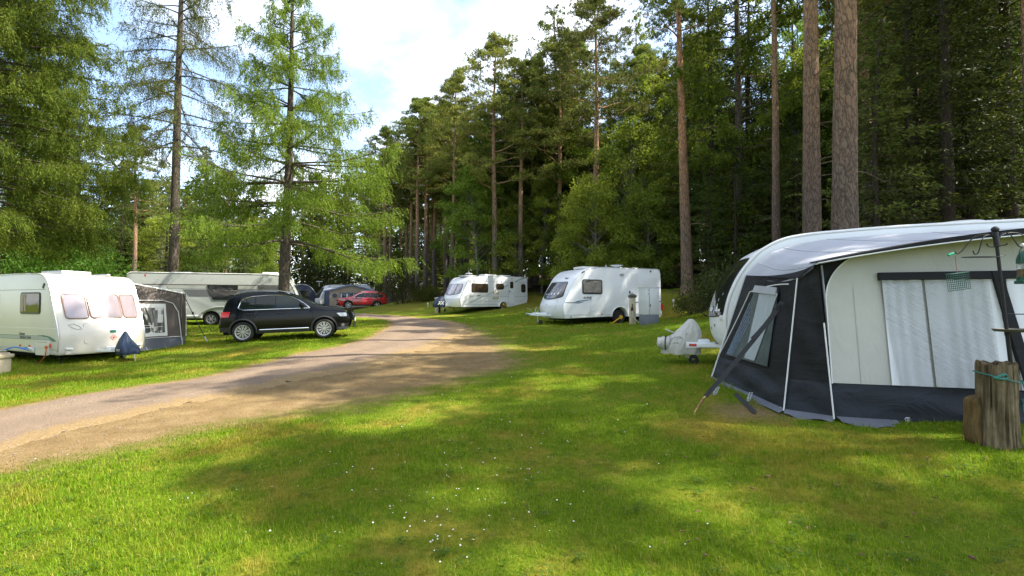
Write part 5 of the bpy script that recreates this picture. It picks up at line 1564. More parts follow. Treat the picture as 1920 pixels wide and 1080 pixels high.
# ---------------------------------------------------------------- cars
class Car:
    def __init__(s, name, label, top, paint, loc, th, pitch, wb=1.302, rw=.345, hw=.905, roofw=.60, sill=.27, belt=1.08, roll=0.0):
        s.root = thing(name, label, 'car', loc, th)
        s.root.rotation_euler = (roll, -pitch, th)
        s.hw, s.roofw, s.belt = hw, roofw, belt
        t = catmull(top, 6)                     # outer silhouette, front bumper bottom -> over the roof -> rear bumper bottom
        s.sil = t
        zt = max(p[1] for p in t); s.zt = zt
        xf, xr = max(p[0] for p in t), min(p[0] for p in t)
        s.xf, s.xr = xf, xr
        i0, i1 = int(np.argmax(t[:, 0])), int(np.argmin(t[:, 0]))
        upx, upz = t[i0:i1 + 1, 0][::-1], t[i0:i1 + 1, 1][::-1]
        s.upx, s.upz = upx, upz
        lowf = t[:i0 + 1]; lowr = t[i1:][::-1]
        s.RA = rw + .075
        def zl(x):
            z = sill
            for xa in (wb, -wb):
                d = abs(x - xa)
                if d < s.RA: z = max(z, rw + math.sqrt(s.RA ** 2 - d * d))
            if x > lowf[0][0]: z = max(z, float(np.interp(x, lowf[:, 0], lowf[:, 1])))
            if x < lowr[0][0]: z = max(z, float(np.interp(-x, -lowr[:, 0], lowr[:, 1])))
            return z
        s.zl = zl
        cols = list(np.linspace(xr + .004, xf - .004, 60))
        for xa in (wb, -wb):
            cols += list(xa + s.RA * np.cos(np.linspace(0, PI, 25)))
        cols = sorted(set(round(c, 4) for c in cols))
        rows = 16
        mb = MB()
        for sd in (-1, 1):
            vs = []
            for x in cols:
                z0, z1 = zl(x), s.ztop(x)
                for j in range(rows + 1):
                    v = j / rows
                    z = z0 + (z1 - z0) * (1 - (1 - v) ** 1.5)
                    vs.append((x, sd * s.w(x, z), z))
            fs = [[i * (rows + 1) + j, (i + 1) * (rows + 1) + j, (i + 1) * (rows + 1) + j + 1, i * (rows + 1) + j + 1] for i in range(len(cols) - 1) for j in range(rows)]
            mb.add(vs, fs)
        # skin over bonnet, roof and tail, then the two end faces
        nu = 16
        vs = []
        for x in cols:
            z1 = s.ztop(x); ww = s.w(x, z1)
            for k in range(nu + 1):
                u = -1 + 2 * k / nu
                vs.append((x + s.bul(x, u), u * ww, z1 + s.crown(x) * (1 - u * u)))
        fs = [[i * (nu + 1) + k, i * (nu + 1) + k + 1, (i + 1) * (nu + 1) + k + 1, (i + 1) * (nu + 1) + k] for i in range(len(cols) - 1) for k in range(nu)]
        mb.add(vs, fs)
        for x, sg in ((cols[0], -1), (cols[-1], 1)):
            vs = []
            z0, z1 = zl(x), s.ztop(x)
            for j in range(9):
                z = z0 + (z1 - z0) * (1 - (1 - j / 8) ** 1.5)
                for k in range(nu + 1):
                    u = -1 + 2 * k / nu
                    vs.append((x + sg * .13 * (1 - u * u), u * s.w(x, z), z + s.crown(x) * (1 - u * u) * (j / 8)))
            mb.add(vs, [[j * (nu + 1) + k, j * (nu + 1) + k + 1, (j + 1) * (nu + 1) + k + 1, (j + 1) * (nu + 1) + k] for j in range(8) for k in range(nu)])
        s.body = mb.build('body', paint, s.root, 32, True, .0015)
        mb = MB(); mb.box((0, 0, sill + .16), (xf - xr - .35, 2 * hw - .48, .34)); mb.box((wb, 0, .5), (.8, 2 * hw - .5, .5)); mb.box((-wb, 0, .5), (.8, 2 * hw - .5, .5))
        mb.build('underbody', M['under'], s.root, 0)
        s.wheels = [(xa, sd) for xa in (wb, -wb) for sd in (-1, 1)]
        s.rw, s.wb = rw, wb
    def bul(s, x, u): return .13 * (1 - u * u) * (float(sstep(s.xf - .6, s.xf, x)) - float(sstep(-s.xr - .5, -s.xr, -x)))
    def ztop(s, x): return float(np.interp(x, s.upx, s.upz))
    def crown(s, x): return .035 if s.ztop(x) > s.belt + .25 else .045
    def w(s, x, z):
        zs = [.2, .35, .55, .75, .95, s.belt, s.zt]
        ws = [s.hw - .05, s.hw - .02, s.hw, s.hw, s.hw - .012, s.hw - .045, s.roofw + .045]
        b = float(np.interp(z, zs, ws))
        if z > s.belt:
            q = (z - s.belt) / (s.zt - s.belt); b = (s.hw - .045) - (s.hw - .09 - s.roofw) * (q ** 1.25)
        p = 1 - .20 * float(sstep(s.xf - .95, s.xf + .1, x)) - .15 * float(sstep(-s.xr - .75, -s.xr + .1, -x))
        d = s.ztop(x) - z
        r_ = .085
        if d < r_: b -= r_ * (1 - math.sqrt(max(0, 1 - ((r_ - d) / r_) ** 2))) * .9
        return b * p
    def side(s, sd):
        def fn(x, z):
            P = lambda x, z: Vector((x, sd * s.w(x, z), z))
            p = P(x, z); a = P(x + .02, z) - P(x - .02, z); b = P(x, z + .02) - P(x, z - .02)
            n = a.cross(b)
            if n.y * sd < 0: n = -n
            return p, n.normalized()
        return fn
    def over(s, x, u):
        def P(x, u):
            z1 = s.ztop(x)
            return Vector((x + s.bul(x, u), u * s.w(x, z1), z1 + s.crown(x) * (1 - u * u)))
        p = P(x, u); a = P(x + .01, u) - P(x - .01, u); b = P(x, u + .02) - P(x, u - .02)
        n = a.cross(b)
        if n.z < 0: n = -n
        return p, n.normalized()
    def end(s, sg):
        """front (or rear) face following the silhouette"""
        i = int(np.argmax(s.sil[:, 0])) if sg > 0 else int(np.argmin(s.sil[:, 0]))
        seg = s.sil[i:i + 40] if sg > 0 else s.sil[:i + 1][::-1][:40]
        zs, xs_ = [seg[0][1]], [seg[0][0]]
        for x, z in seg[1:]:
            if z > zs[-1] and z < s.belt: zs.append(z); xs_.append(x)
        def fn(u, z):
            x = float(np.interp(z, zs, xs_)) - sg * .004
            p = Vector((x + s.bul(x, u), u * s.w(x, z - .03), z))
            return p, Vector((sg, .25 * u, .15)).normalized()
        return fn
    def glass(s, name, rows, sd, mat='carglass', t=.006, nc=4, parent=None):
        mb = MB(); mb.patch(s.side(sd), rows, nc, -.002, t)
        return mb.build(name, M[mat], parent or s.root, 40)
    def loop(s, name, pts, sd, mat, r_, off=.006, closed=True):
        f = s.side(sd); mb = MB()
        mb.tube([f(x, z)[0] + f(x, z)[1] * off for x, z in pts], r_, 5, 0, True, closed)
        return mb.build(name, M[mat], s.root, 60)
    def strip(s, name, x0, x1, u0, u1, mat, t=.006, nr=10, nc=10):
        """glass on the upper skin: rows along x"""
        fn = lambda u, x: s.over(x, u)
        rows = [(x0 + (x1 - x0) * k / nr, u0, u1) for k in range(nr + 1)]
        mb = MB(); mb.patch(fn, rows, nc, -.003, t)
        return mb.build(name, M[mat], s.root, 45)
    def common(s, dlo_top, dlo, splits, near, alloy='alloy', spokes=10, twin=False, chrome='chrome'):
        """dlo: x range and belt line of the side windows; dlo_top(x) upper edge"""
        x0, x1, zb = dlo
        for sd in (-1, 1):
            cuts = [x0] + list(splits) + [x1]
            for a, b in zip(cuts[:-1], cuts[1:]):
                n = 10
                f = s.side(sd)
                rows_ = [(a + .012 + (b - a - .024) * k / n, zb + .012, dlo_top(a + .012 + (b - a - .024) * k / n) - .012) for k in range(n + 1)]
                mb = MB(); mb.patch(lambda z, x: f(x, z), rows_, 4, -.002, .005)
                mb.build('side_window', M['carglass'], s.root, 40)
            xs_ = np.linspace(x0, x1, 30)
            s.loop('window_trim', [(x, dlo_top(x)) for x in xs_] + [(x, zb) for x in xs_[::-1][::3]], sd, chrome, .011)
            s.loop('arch_cladding', [(s.wb + (s.RA + .005) * math.cos(q), s.rw + (s.RA + .005) * math.sin(q)) for q in np.linspace(-.15, PI + .15, 24)], sd, 'black', .038, -.012, False)
            s.loop('arch_cladding', [(-s.wb + (s.RA + .005) * math.cos(q), s.rw + (s.RA + .005) * math.sin(q)) for q in np.linspace(-.15, PI + .15, 24)], sd, 'black', .038, -.012, False)
            f = s.side(sd)
            mb = MB(); mb.patch(f, [(z, -s.wb + s.RA + .06, s.wb - s.RA - .06) for z in (.275, .33, .40)], 10, -.003, .016); mb.build('sill_cladding', M['black'], s.root, 40)
            for x in [c for c in (splits[0], s.wb - s.RA - .05 + .08, -s.wb + s.RA - .12)]:
                s.loop('door_gap', [(x + .03 * math.sin(z * 3), z) for z in np.linspace(.42, zb - .03, 8)], sd, 'under', .006, .0, False)
            mb = MB()
            q = f(s.mx, zb + .05)
            mb.box(q[0] + q[1] * .13 + Vector((0, 0, .04)), (.13, .20, .15), .05); mb.tube([q[0], q[0] + q[1] * .12], .022, 6)
            mb.build('wing_mirror', M[s.mirror], s.root, 40)
            for x in s.hx:
                q = f(x, s.hz); mb = MB(); mb.box(q[0] + q[1] * .022, (.19, .022, .032), .01); mb.build('door_handle', M[s.handle], s.root, 40)
        for xa, sd in s.wheels:
            wheel(s.root, (xa, sd * (s.hw - .115), s.rw), s.rw, .225, sd, M[alloy], spokes, 'wheel', .70, twin)
gr, gf = H(-9.66, 18.1), H(-7.1, 18.8)
th = R(15)
cx, cy = -9.36 + 1.302 * math.cos(th), 18.1 + 1.302 * math.sin(th)
top = [(1.72, .27), (2.02, .30), (2.14, .40), (2.19, .56), (2.19, .74), (2.12, .90), (1.95, 1.00), (1.6, 1.075), (1.25, 1.125), (1.06, 1.16), (.80, 1.30), (.45, 1.48), (.15, 1.60), (-.2, 1.68), (-.8, 1.71), (-1.3, 1.68), (-1.62, 1.61), (-1.76, 1.54), (-1.88, 1.26), (-1.96, 1.02), (-2.02, .80), (-2.06, .60), (-2.03, .45), (-1.90, .36), (-1.72, .29)]
K = Car('suv_car', 'black five door SUV with silver wheels parked on the grass beside the track', top, M['carblack'], (cx, cy, (gr + gf) / 2 - .01), th, math.atan2(gf - gr, 2.604))
K.mx, K.hx, K.hz, K.handle, K.mirror = .72, (.0, -.98), .93, 'black', 'carblack'
K.mx, K.hx, K.hz = .58, (-.10, -1.12), .95
dt = lambda x: float(np.interp(x, [-1.44, -1.40, -1.30, -1.05, -.5, 0, .25, .5, .72, .84], [1.16, 1.34, 1.47, 1.54, 1.575, 1.555, 1.50, 1.37, 1.20, 1.095]))
K.common(dt, (-1.44, .84, 1.085), (-1.18, -.90, -.27), -1, 'alloy', 10, True)
K.strip('windscreen', 1.0, .18, -.90, .90, 'carglass'); K.strip('rear_window', -1.79, -1.90, -.8, .8, 'carglass')
K.strip('roof_panel', .05, -1.6, -.55, .55, 'carglass', .004)
for sd in (-1, 1):
    mb = MB()
    mb.tube([K.over(x, sd * .90)[0] + Vector((0, 0, .0 if k in (0, 6) else .045)) for k, x in enumerate((.15, .05, -.3, -.8, -1.2, -1.5, -1.62))], .018, 6)
    mb.build('roof_rail', M['alu'], K.root, 60)
    f = K.side(sd)
    mb = MB(); mb.patch(f, [(z, 1.70 + (.89 - z) * 1.1, 2.08 - abs(z - .80) * .5) for z in (.745, .79, .84, .875)], 8, -.004, .014); hl = mb.build('headlight', M['lamp'], K.root, 40)
    mb = MB(); mb.patch(f, [(z, -2.0, -1.74 + (z - .86) * .3) for z in (.86, .92, .98, 1.04)], 6, -.004, .012); mb.build('tail_light', M['redlamp'], K.root, 40)
    mb = MB(); mb.patch(f, [(z, 1.84, 2.12) for z in (.36, .42, .5)], 6, -.004, .008); fo = mb.build('fog_light_housing', M['black'], K.root, 40)
    q = f(1.93, .44); mb = MB(); mb.lathe([(0, .02), (.055, .015), (.06, 0)], 14, Matrix.Translation(q[0] + q[1] * .004) @ q[1].to_track_quat('Z', 'Y').to_matrix().to_4x4()); mb.build('fog_light', M['lamp'], fo, 40)
    K.loop('door_moulding', [(x, .40) for x in np.linspace(-.78, .80, 8)], sd, 'chrome', .016, .012, False)
    mb = MB(); mb.patch(f, [(z, 1.70, 2.10) for z in (.30, .34, .375)], 6, -.004, .012); mb.build('bumper_lip', M['darkgrey'], K.root, 40)
    mb = MB(); mb.patch(f, [(z, -2.03, -1.72) for z in (.36, .44, .52)], 6, -.004, .014); mb.build('rear_bumper', M['black'], K.root, 40)
fe = K.end(1)
for nm, u, z0, z1, m_ in (('grille', .62, .74, .90, 'black'), ('lower_grille', .7, .34, .50, 'black'), ('number_plate', .28, .54, .66, 'trim')):
    mb = MB(); mb.patch(fe, [(z0 + (z1 - z0) * k / 3, -u, u) for k in range(4)], 10, -.004, .02 if nm == 'number_plate' else .012); mb.build(nm, M[m_], K.root, 40)
for z in (.775, .835):
    mb = MB(); mb.tube([fe(u, z)[0] + Vector((.016, 0, 0)) for u in np.linspace(-.62, .62, 12)], .010, 5); mb.build('grille_bar', M['chrome'], K.root, 60)
q = fe(0, .81); mb = MB(); mb.lathe([(.055, 0), (.065, .008), (.075, 0)], 18, Matrix.Translation(q[0] + Vector((.018, 0, 0))) @ Matrix.Rotation(PI / 2, 4, 'Y')); mb.build('badge', M['chrome'], K.root, 40)
mb = MB(); mb.box((-1.66, 0, 1.615), (.26, 1.1, .03), .012); mb.build('roof_spoiler', M['carblack'], K.root, 40)
mb = MB(); mb.tube([(-1.4, .1, 1.67), (-1.53, .1, 1.79)], .006, 5); mb.build('aerial', M['black'], K.root, 60)

# red SUV further along the track
fx, rx_ = at(650.4, 579, 49.4), at(702.5, 577, 50.6)
th = math.atan2(fx.y - rx_.y, fx.x - rx_.x) 
th = R(180 + 24)
cx, cy = (fx.x + rx_.x) / 2, 50.2
top = [(1.80, .28), (2.06, .32), (2.20, .45), (2.25, .62), (2.22, .80), (2.08, .95), (1.8, 1.03), (1.4, 1.09), (1.10, 1.14), (.80, 1.30), (.40, 1.51), (.1, 1.61), (-.3, 1.67), (-.9, 1.685), (-1.5, 1.65), (-1.95, 1.56), (-2.10, 1.48), (-2.22, 1.20), (-2.30, 1.0), (-2.34, .78), (-2.34, .55), (-2.28, .42), (-2.1, .34), (-1.8, .30)]
g0 = H(cx, cy)
Q = Car('suv_car', 'red SUV parked further along the track in front of the beige awning', top, M['carred'], (cx, cy, g0 - .01), th, 0, 1.353, .36, .91, .62, .28, 1.06)
Q.mx, Q.hx, Q.hz, Q.handle, Q.mirror = .62, (-.10, -1.12), .95, 'chrome', 'carred'
dt = lambda x: float(np.interp(x, [-1.95, -1.8, -1.4, -1.0, -.4, 0, .25, .5, .75, .9], [1.28, 1.40, 1.50, 1.53, 1.56, 1.54, 1.49, 1.36, 1.18, 1.07]))
Q.common(dt, (-1.95, .90, 1.065), (-1.45, -.75, -.2), 1, 'alloy', 5)
Q.strip('windscreen', 1.0, .2, -.9, .9, 'carglass'); Q.strip('rear_window', -2.12, -2.24, -.8, .8, 'carglass')
for sd in (-1, 1):
    f = Q.side(sd)
    mb = MB(); mb.patch(f, [(z, 1.62 + (z - .78) * .3, 2.12) for z in (.78, .84, .90)], 8, -.004, .014); mb.build('headlight', M['lamp'], Q.root, 40)
    mb = MB(); mb.patch(f, [(z, -2.28, -1.95) for z in (.92, .98, 1.05)], 6, -.004, .014); mb.build('tail_light', M['redlamp'], Q.root, 40)
    mb = MB(); mb.tube([Q.over(x, sd * .9)[0] + Vector((0, 0, .0 if k in (0, 4) else .045)) for k, x in enumerate((.05, -.1, -.9, -1.6, -1.75))], .018, 6); mb.build('roof_rail', M['alu'], Q.root, 60)
    mb = MB(); mb.patch(f, [(z, -2.3, -1.82) for z in (.32, .42, .5)], 6, -.004, .014); mb.build('rear_bumper', M['black'], Q.root, 40)
fe = Q.end(1)
for nm, u, z0, z1, m_ in (('grille', .45, .62, .90, 'black'), ('lower_grille', .8, .32, .46, 'black'), ('number_plate', .28, .48, .60, 'trim')):
    mb = MB(); mb.patch(fe, [(z0 + (z1 - z0) * k / 3, -u, u) for k in range(4)], 10, -.004, .02 if nm == 'number_plate' else .012); mb.build(nm, M[m_], Q.root, 40)
mb = MB(); mb.tube([fe(u, z)[0] + Vector((.02, 0, 0)) for u, z in ((-.4, .9), (-.22, .64), (0, .6), (.22, .64), (.4, .9))], .02, 5); mb.build('grille_bar', M['chrome'], Q.root, 60)
# ---------------------------------------------------------------- awnings
def lerp(a, b, t): return Vector(a) + (Vector(b) - Vector(a)) * t
def quadfn(a, b, c, d, amp=0.0, fr=(6, 3), seed=0.0, nrm=None, sag=0.0):
    """a-b bottom edge, d-c top edge; gentle cloth folds along the normal"""
    a, b, c, d = map(Vector, (a, b, c, d))
    n = nrm or (b - a).cross(d - a).normalized()
    def f(u, v):
        p = lerp(lerp(a, b, u), lerp(d, c, u), v)
        e = math.sin(PI * u) * math.sin(PI * v)
        return p + n * (amp * (math.sin(fr[0] * u + fr[1] * v * 2 + seed) + .6 * math.sin(fr[0] * 2.3 * u - fr[1] * v + seed * 2)) * min(1, e * 3) - sag * e)
    return f
def spread(W0, pts):
    return [W0 @ Vector(p) for p in pts]
# --- big charcoal awning on the right: local x along its front (to the right), y towards the caravan, z up
ax_, ay_ = 3.79, 6.0
aw = thing('awning', 'large charcoal and grey porch awning with clear front window joined to the right hand caravan', 'awning', (ax_, ay_, H(ax_, ay_) - .01), R(-17))
iw = Matrix.Translation(aw.location) @ Matrix.Rotation(R(-17), 4, 'Z')
iw = iw.inverted()
def loc_(px, py, Y): return iw @ at(px, py, Y)
W_ = 5.0
Bf = Vector((0, 0, .0)); Bb = Vector((-.46, .28, 0)); Bk = Vector((-1.12, 2.85, .03))
Tf = loc_(1534, 497, 6.25); Tb = loc_(1499, 523, 6.55); Tk = loc_(1399, 516, 9.15)
mz = .44
def up(a, b, z):        # point at height z on the line a -> b
    t = (z - a.z) / (b.z - a.z); return lerp(a, b, t)
lo = lambda p: p + Vector((0, 0, .05))
# lower pvc band
mb = MB()
mb.grid(quadfn(lo(Bk), lo(Bb), up(Bb, Tb, mz), up(Bk, Tk, mz), .022, (7, 3), .4), 24, 8)
mb.grid(quadfn(lo(Bb), lo(Bf), up(Bf, Tf, mz), up(Bb, Tb, mz), .012, (4, 3), 1), 10, 8)
fz = lambda x: Vector((x, 0, .05))
Tend = Vector((W_, .25, 1.9))
mb.grid(quadfn(lo(Bf), Vector((W_, 0, .05)), Vector((W_, .055, mz)), up(Bf, Tf, mz), .016, (16, 3), 2), 50, 8)
mb.build('mud_wall', M['mudwall'], aw, 60, True, .002)
# loose ground flaps
mb = MB()
def flap(a, b, outv, wd, seed):
    a, b, outv = Vector(a), Vector(b), Vector(outv)
    mb.grid(lambda u, v: lerp(a, b, u) + outv * wd * v * (.55 + .45 * math.sin(PI * u)) + Vector((0, 0, .055 * (1 - v) + .012 + .018 * math.sin(9 * u + seed) * v)), 18, 5)
flap(Bk, Bb, (-.9, -.25, 0), .16, 0); flap(Bb, Bf, (-.5, -.9, 0), .13, 1); flap(Bf + Vector((.02, 0, 0)), (.62, -.02, 0), (.25, -1, 0), .22, 2); flap((.62, .12, -.02), (W_, .12, -.02), (0, -1, 0), .10, 3)
mb.build('ground_flap', M['slate'], aw, 60)
# end wall towards the hitch with its window, corner panel
mb = MB()
mb.grid(quadfn(up(Bk, Tk, mz), up(Bb, Tb, mz), Tb, Tk, .012, (6, 4), .7), 26, 26)
mb.build('end_wall', M['charcoal'], aw, 60)
mb = MB()
mb.grid(quadfn(up(Bb, Tb, mz), up(Bf, Tf, mz), Tf, Tb, .02, (5, 5), 2.0), 12, 26)
mb.build('corner_panel', M['charcoal'], aw, 60)
ew = quadfn(up(Bk, Tk, mz), up(Bb, Tb, mz), Tb, Tk)
nE = (Bb - Bk).cross(Tk - Bk).normalized()
if nE.x > 0: nE = -nE
def ewfn(u, v): return ew(u, v) + nE * .042, nE
# window: slanting left edge
wl = lambda v: .12 + .26 * v; wr = lambda v: .76 - .02 * v
mb = MB(); mb.patch(ewfn, [(v, wl(v), wr(v)) for v in np.linspace(.05, .86, 8)], 8, -.02, .0)
sw = mb.build('side_window', M['film2'], aw, 60)
mb = MB(); mb.patch(lambda u, v: (ew(u, v) + nE * .025, nE), [(v, wl(v), wr(v)) for v in np.linspace(.05, .86, 8)], 8, -.006, .0)
mb.build('inner_lining', simple('awning_inside', (.17, .19, .18), .8, vary=.3, vscale=3), sw, 60)
mb = MB(); mb.grid(lambda a, b: ew(.45 + (.31 - .16 * (1 - b)) * a, .07 + .75 * b) + nE * (.034 + .008 * math.sin(a * 26 + b)), 40, 8)
mb.build('curtain', M['whitecurtain'], sw, 60)
mb = MB()
for k in range(5):
    mb.grid(lambda a, b: ew(wl(.06 + .6 * b) + .012 + .022 * k + .015 * a, .06 + .62 * b * (1 - .08 * k)) + nE * (.037 + .005 * math.sin(a * 6)), 3, 8)
mb.build('curtain', simple('blue_striped_curtain', (.30, .36, .46), .8, vary=.5, vscale=30), sw, 60)
mb = MB(); mb.patch(lambda u, v: (ew(u, v) + nE * .054, nE), [(v, wl(v) - .0, wr(v)) for v in (.80, .84, .88)], 8, -.01, .006)
mb.build('window_pelmet', M['roofgrey'], sw, 60)
mb = MB()
mb.tube([ewfn(.02 + .30 * v, v)[0] for v in np.linspace(.03, .80, 10)] + [ewfn(u, .80 + .13 * math.sin((u - .26) / .68 * 1.5))[0] for u in np.linspace(.28, .90, 12)], .009, 5)
mb.tube([lerp(Bb, Tb, t) + nE * .03 for t in np.linspace(.02, 1, 10)], .009, 5)
mb.tube([lerp(Bk, Tk, t) + nE * .02 for t in np.linspace(.02, 1, 10)], .012, 5)
mb.tube([lerp(Bf, Tf, t) + Vector((-.01, -.03, 0)) for t in np.linspace(.02, .62, 8)], .009, 5)
mb.build('piping', M['piping'], aw, 60)
# front wall: ivory panel with rounded corner, head strip, clear window
slope = .12
def ff(x, z, off=0.0): return Vector((x, .055 * z / mz * (.12 / .12) * .5 + slope * z - off, z))
def ffn(u, v): return ff(u, v), Vector((0, -1, .1)).normalized()
hem = lambda x: Tf.z + .33 * math.sin(min(1, max(0, (x - Tf.x) / 2.6)) * PI / 2) if x < 2.5 else Tf.z + .33 * math.sin(min(1, max(0, (W_ - x) / 2.5)) * PI / 2)
mb = MB()
mb.grid(lambda a, b: ff(-.10 + (W_ + .1) * a, mz - .01 + (hem(-.1 + (W_ + .1) * a) + .02 - mz) * b, -.02) + Vector((0, .004 * math.sin(20 * a + 3 * b), 0)), 40, 14)
mb.build('front_wall', M['charcoal'], aw, 60)
mb = MB()
XA = .58
def ptop_(x):
    return hem(x) + .03 if x >= XA else 1.42 + (hem(XA) + .03 - 1.42) * math.sqrt(max(0, 1 - ((XA - x) / XA) ** 2))
cols_ = list(XA * (1 - np.cos(np.linspace(0, PI / 2, 16)))) + list(np.linspace(XA, W_ - .1, 30)[1:])
mb.patch(lambda t, x: (ff(x, t, .006), Vector((0, -1, .1)).normalized()), [(x, mz + .005, ptop_(x)) for x in cols_], 14, -.008, .008)
mb.build('front_panel', M['ivory'], aw, 50)
mb = MB(); mb.tube([ff(.0, z, .02) for z in np.linspace(mz, 1.42, 6)] + [ff(x, ptop_(x), .02) for x in cols_[1:16]], .008, 5); mb.build('panel_piping', M['piping'], aw, 60)
mb = MB(); mb.patch(ffn, [(z, .565, W_ - .3) for z in (1.665, 1.70, 1.755)], 20, -.01, .075)
mb.build('head_strip', M['charcoal'], aw, 50)
mb = MB()
fw_ = lambda z: .66 - .09 * (z - mz)
mb.patch(lambda u, v: (ff(u, v) + Vector((0, -.062 - .012 * math.sin(3 * u + 2 * v), 0)), Vector((0, -1, 0))), [(z, fw_(z) + .01, 1.62 + .0 * z) for z in np.linspace(mz + .005, 1.66, 12)], 14, -.002, .0)
win = mb.build('clear_window', M['film'], aw, 60)
mb = MB()
for x0, x1 in ((.60, 1.0), (1.03, 1.72)):
    mb = MB()
    mb.grid(lambda a, b: ff(x0 + (x1 - x0) * a, mz + .01 + 1.22 * b, -.0) + Vector((0, -.034 + .007 * math.sin((x0 + (x1 - x0) * a) * 44 + 2.2 * math.sin((x0 + (x1 - x0) * a) * 9) + .6 * math.sin(b * 3)) + .005 * math.sin((x0 + (x1 - x0) * a) * 17 + b), 0)), 60, 6)
    mb.build('curtain', M['curtain'], win, 60)
# slanting pole sleeve right of the window, second window beyond
mb = MB(); mb.patch(lambda u, v: (ff(u, v), Vector((0, -1, 0))), [(z, 1.66 + .13 * (1.75 - z), 1.75 + .13 * (1.75 - z)) for z in np.linspace(mz, 1.76, 8)], 3, -.01, .085)
mb.build('pole_sleeve', M['charcoal'], aw, 50)
mb = MB(); mb.grid(lambda a, b: ff(1.8 + 2.8 * a, mz + .01 + 1.22 * b, .04 + .008 * math.sin(a * 90)), 80, 5); mb.build('curtain', M['whitecurtain'], aw, 60)
# roof from the caravan rail to the front hem, with the dark valance
Y_r = 3.22
def rail(s_):
    pts = [Tk, Tk + Vector((.16, .02, .19)), Tk + Vector((.42, .02, .41)), Tk + Vector((.80, .03, .54)), Tk + Vector((1.35, .03, .61)), Tk + Vector((2.2, .03, .65)), Tk + Vector((3.6, .03, .68)), Tk + Vector((5.6, .03, .70))]
    k = s_ * (len(pts) - 1); i = min(int(k), len(pts) - 2)
    return lerp(pts[i], pts[i + 1], k - i)
def hemp(s_):
    x = Tf.x - .03 + (W_ + .05 - Tf.x) * max(0, (s_ - .22) / .78) ** 1.15
    if s_ < .22:
        return lerp(Tb + Vector((-.02, 0, .0)), Vector((Tf.x - .03, Tf.y - .12, Tf.z + .03)), s_ / .22)
    return Vector((x, Tf.y - .12 - .06 * min(1, (s_ - .22) * 3), hem(x) + .03))
mb = MB()
def roof(u, v):
    p = lerp(rail(u), hemp(u), v)
    return p + Vector((0, 0, -.07 * math.sin(PI * v) + (.015 * math.sin(14 * u + 5 * v) * math.sin(PI * v))))
mb.grid(roof, 60, 16)
mb.build('roof', M['roofgrey'], aw, 60)
mb = MB()
for u_ in (.16, .36, .56, .78):
    mb.tube([roof(u_, v) + Vector((0, 0, .003)) for v in np.linspace(0, 1, 14)], .005, 4, 0, False)
mb.build('roof_seams', M['roofgrey'], aw, 60)
mb = MB()
for x_ in (.30, 1.95, 3.4):
    mb.tube([ff(x_, z, .018) for z in np.linspace(mz + .01, 1.64 if x_ > .5 else 1.60, 8)], .003, 4, 0, False)
mb.build('panel_seams', M['greystripe'], aw, 60)
mb = MB()
vh = lambda s_: .035 + .11 * float(sstep(.22, .6, s_))
mb.grid(lambda u, v: lerp(roof(.2 + .8 * u, .90 - .03 * float(sstep(.1, .5, u))), hemp(.2 + .8 * u), min(1, v * 2)) + Vector((0, -.012, .012)) if v <= .5 else hemp(.2 + .8 * u) + Vector((0, -.012, .012 - vh(.2 + .8 * u) * (v - .5) * 1.0)), 50, 8)
mb.build('valance', M['charcoal'], aw, 60)
mb = MB(); mb.tube([hemp(.2 + .8 * u) + Vector((0, -.018, -.5 * vh(.2 + .8 * u) + .008)) for u in np.linspace(0, 1, 50)], .008, 5)
mb.build('hem_piping', M['piping'], aw, 60)
mb = MB(); mb.grid(lambda u, v: lerp(lerp(Tk, Tb, u), roof(.22 * u, .995), v) + Vector((-.01, -.01, -.0)), 10, 3); mb.build('top_band', M['charcoal'], aw, 60)
# poles inside
mb = MB(); mb.tube([Bf + Vector((.05, .1, 0)), Tf + Vector((.05, .06, 0))], .014, 6); mb.tube([Bb + Vector((.08, .06, 0)), Tb + Vector((.08, .04, 0))], .014, 6); mb.build('frame_pole', M['steel'], aw, 60)
# storm strap, spring and hook
wiw = iw.inverted()
def pix(p):
    q = wiw @ p
    v = Vector((q.x, q.y * cP + (q.z - EYE) * sP, -q.y * sP + (q.z - EYE) * cP))
    return 960 + F * v.x / v.y, 540 - F * v.z / v.y
best = min(((u, v) for u in np.linspace(.3, 1, 30) for v in np.linspace(.3, 1, 30)), key=lambda uv: (pix(ew(*uv) + nE * .06)[0] - 1467) ** 2 + (pix(ew(*uv) + nE * .06)[1] - 566) ** 2)
p0 = ew(*best) + nE * .065; p1 = loc_(1322, 744, 6.62); p2 = iw @ (G(1302, 779) + Vector((0, 0, .03)))
def ribbon(mb, a, b, wd, n=12, sag=.03, th_=.004):
    a, b = Vector(a), Vector(b)
    d = (b - a).normalized(); s_ = d.cross(Vector((-.5, -1, .4))).normalized()
    mb.grid(lambda u, v: lerp(a, b, u) + s_ * wd * (v - .5) + Vector((0, 0, -sag * math.sin(PI * u))), n, 1)
mb = MB(); ribbon(mb, p0, p1, .062); ribbon(mb, p0 + Vector((-.01, -.012, .002)), lerp(p0, p1, .4), .066); mb.box(lerp(p0, p1, .06), (.06, .05, .09), .01)
st_ = mb.build('storm_strap', M['webbing'], aw, 60)
mb = MB()
mb.tube([lerp(p1, p2, t) + Vector((.010 * math.cos(t * 90), .0, .010 * math.sin(t * 90))) for t in np.linspace(.12, .72, 70)], .006, 5)
mb.build('spring', M['rust'], st_, 60)
mb = MB(); mb.tube([lerp(p1, p2, t) for t in (.0, .14)], .016, 6); mb.tube([lerp(p1, p2, .72), lerp(p1, p2, .9), p2 + Vector((.0, 0, -.02)), p2 + Vector((.02, .0, -.09))], .008, 6); mb.build('hook', M['brass'], st_, 60)
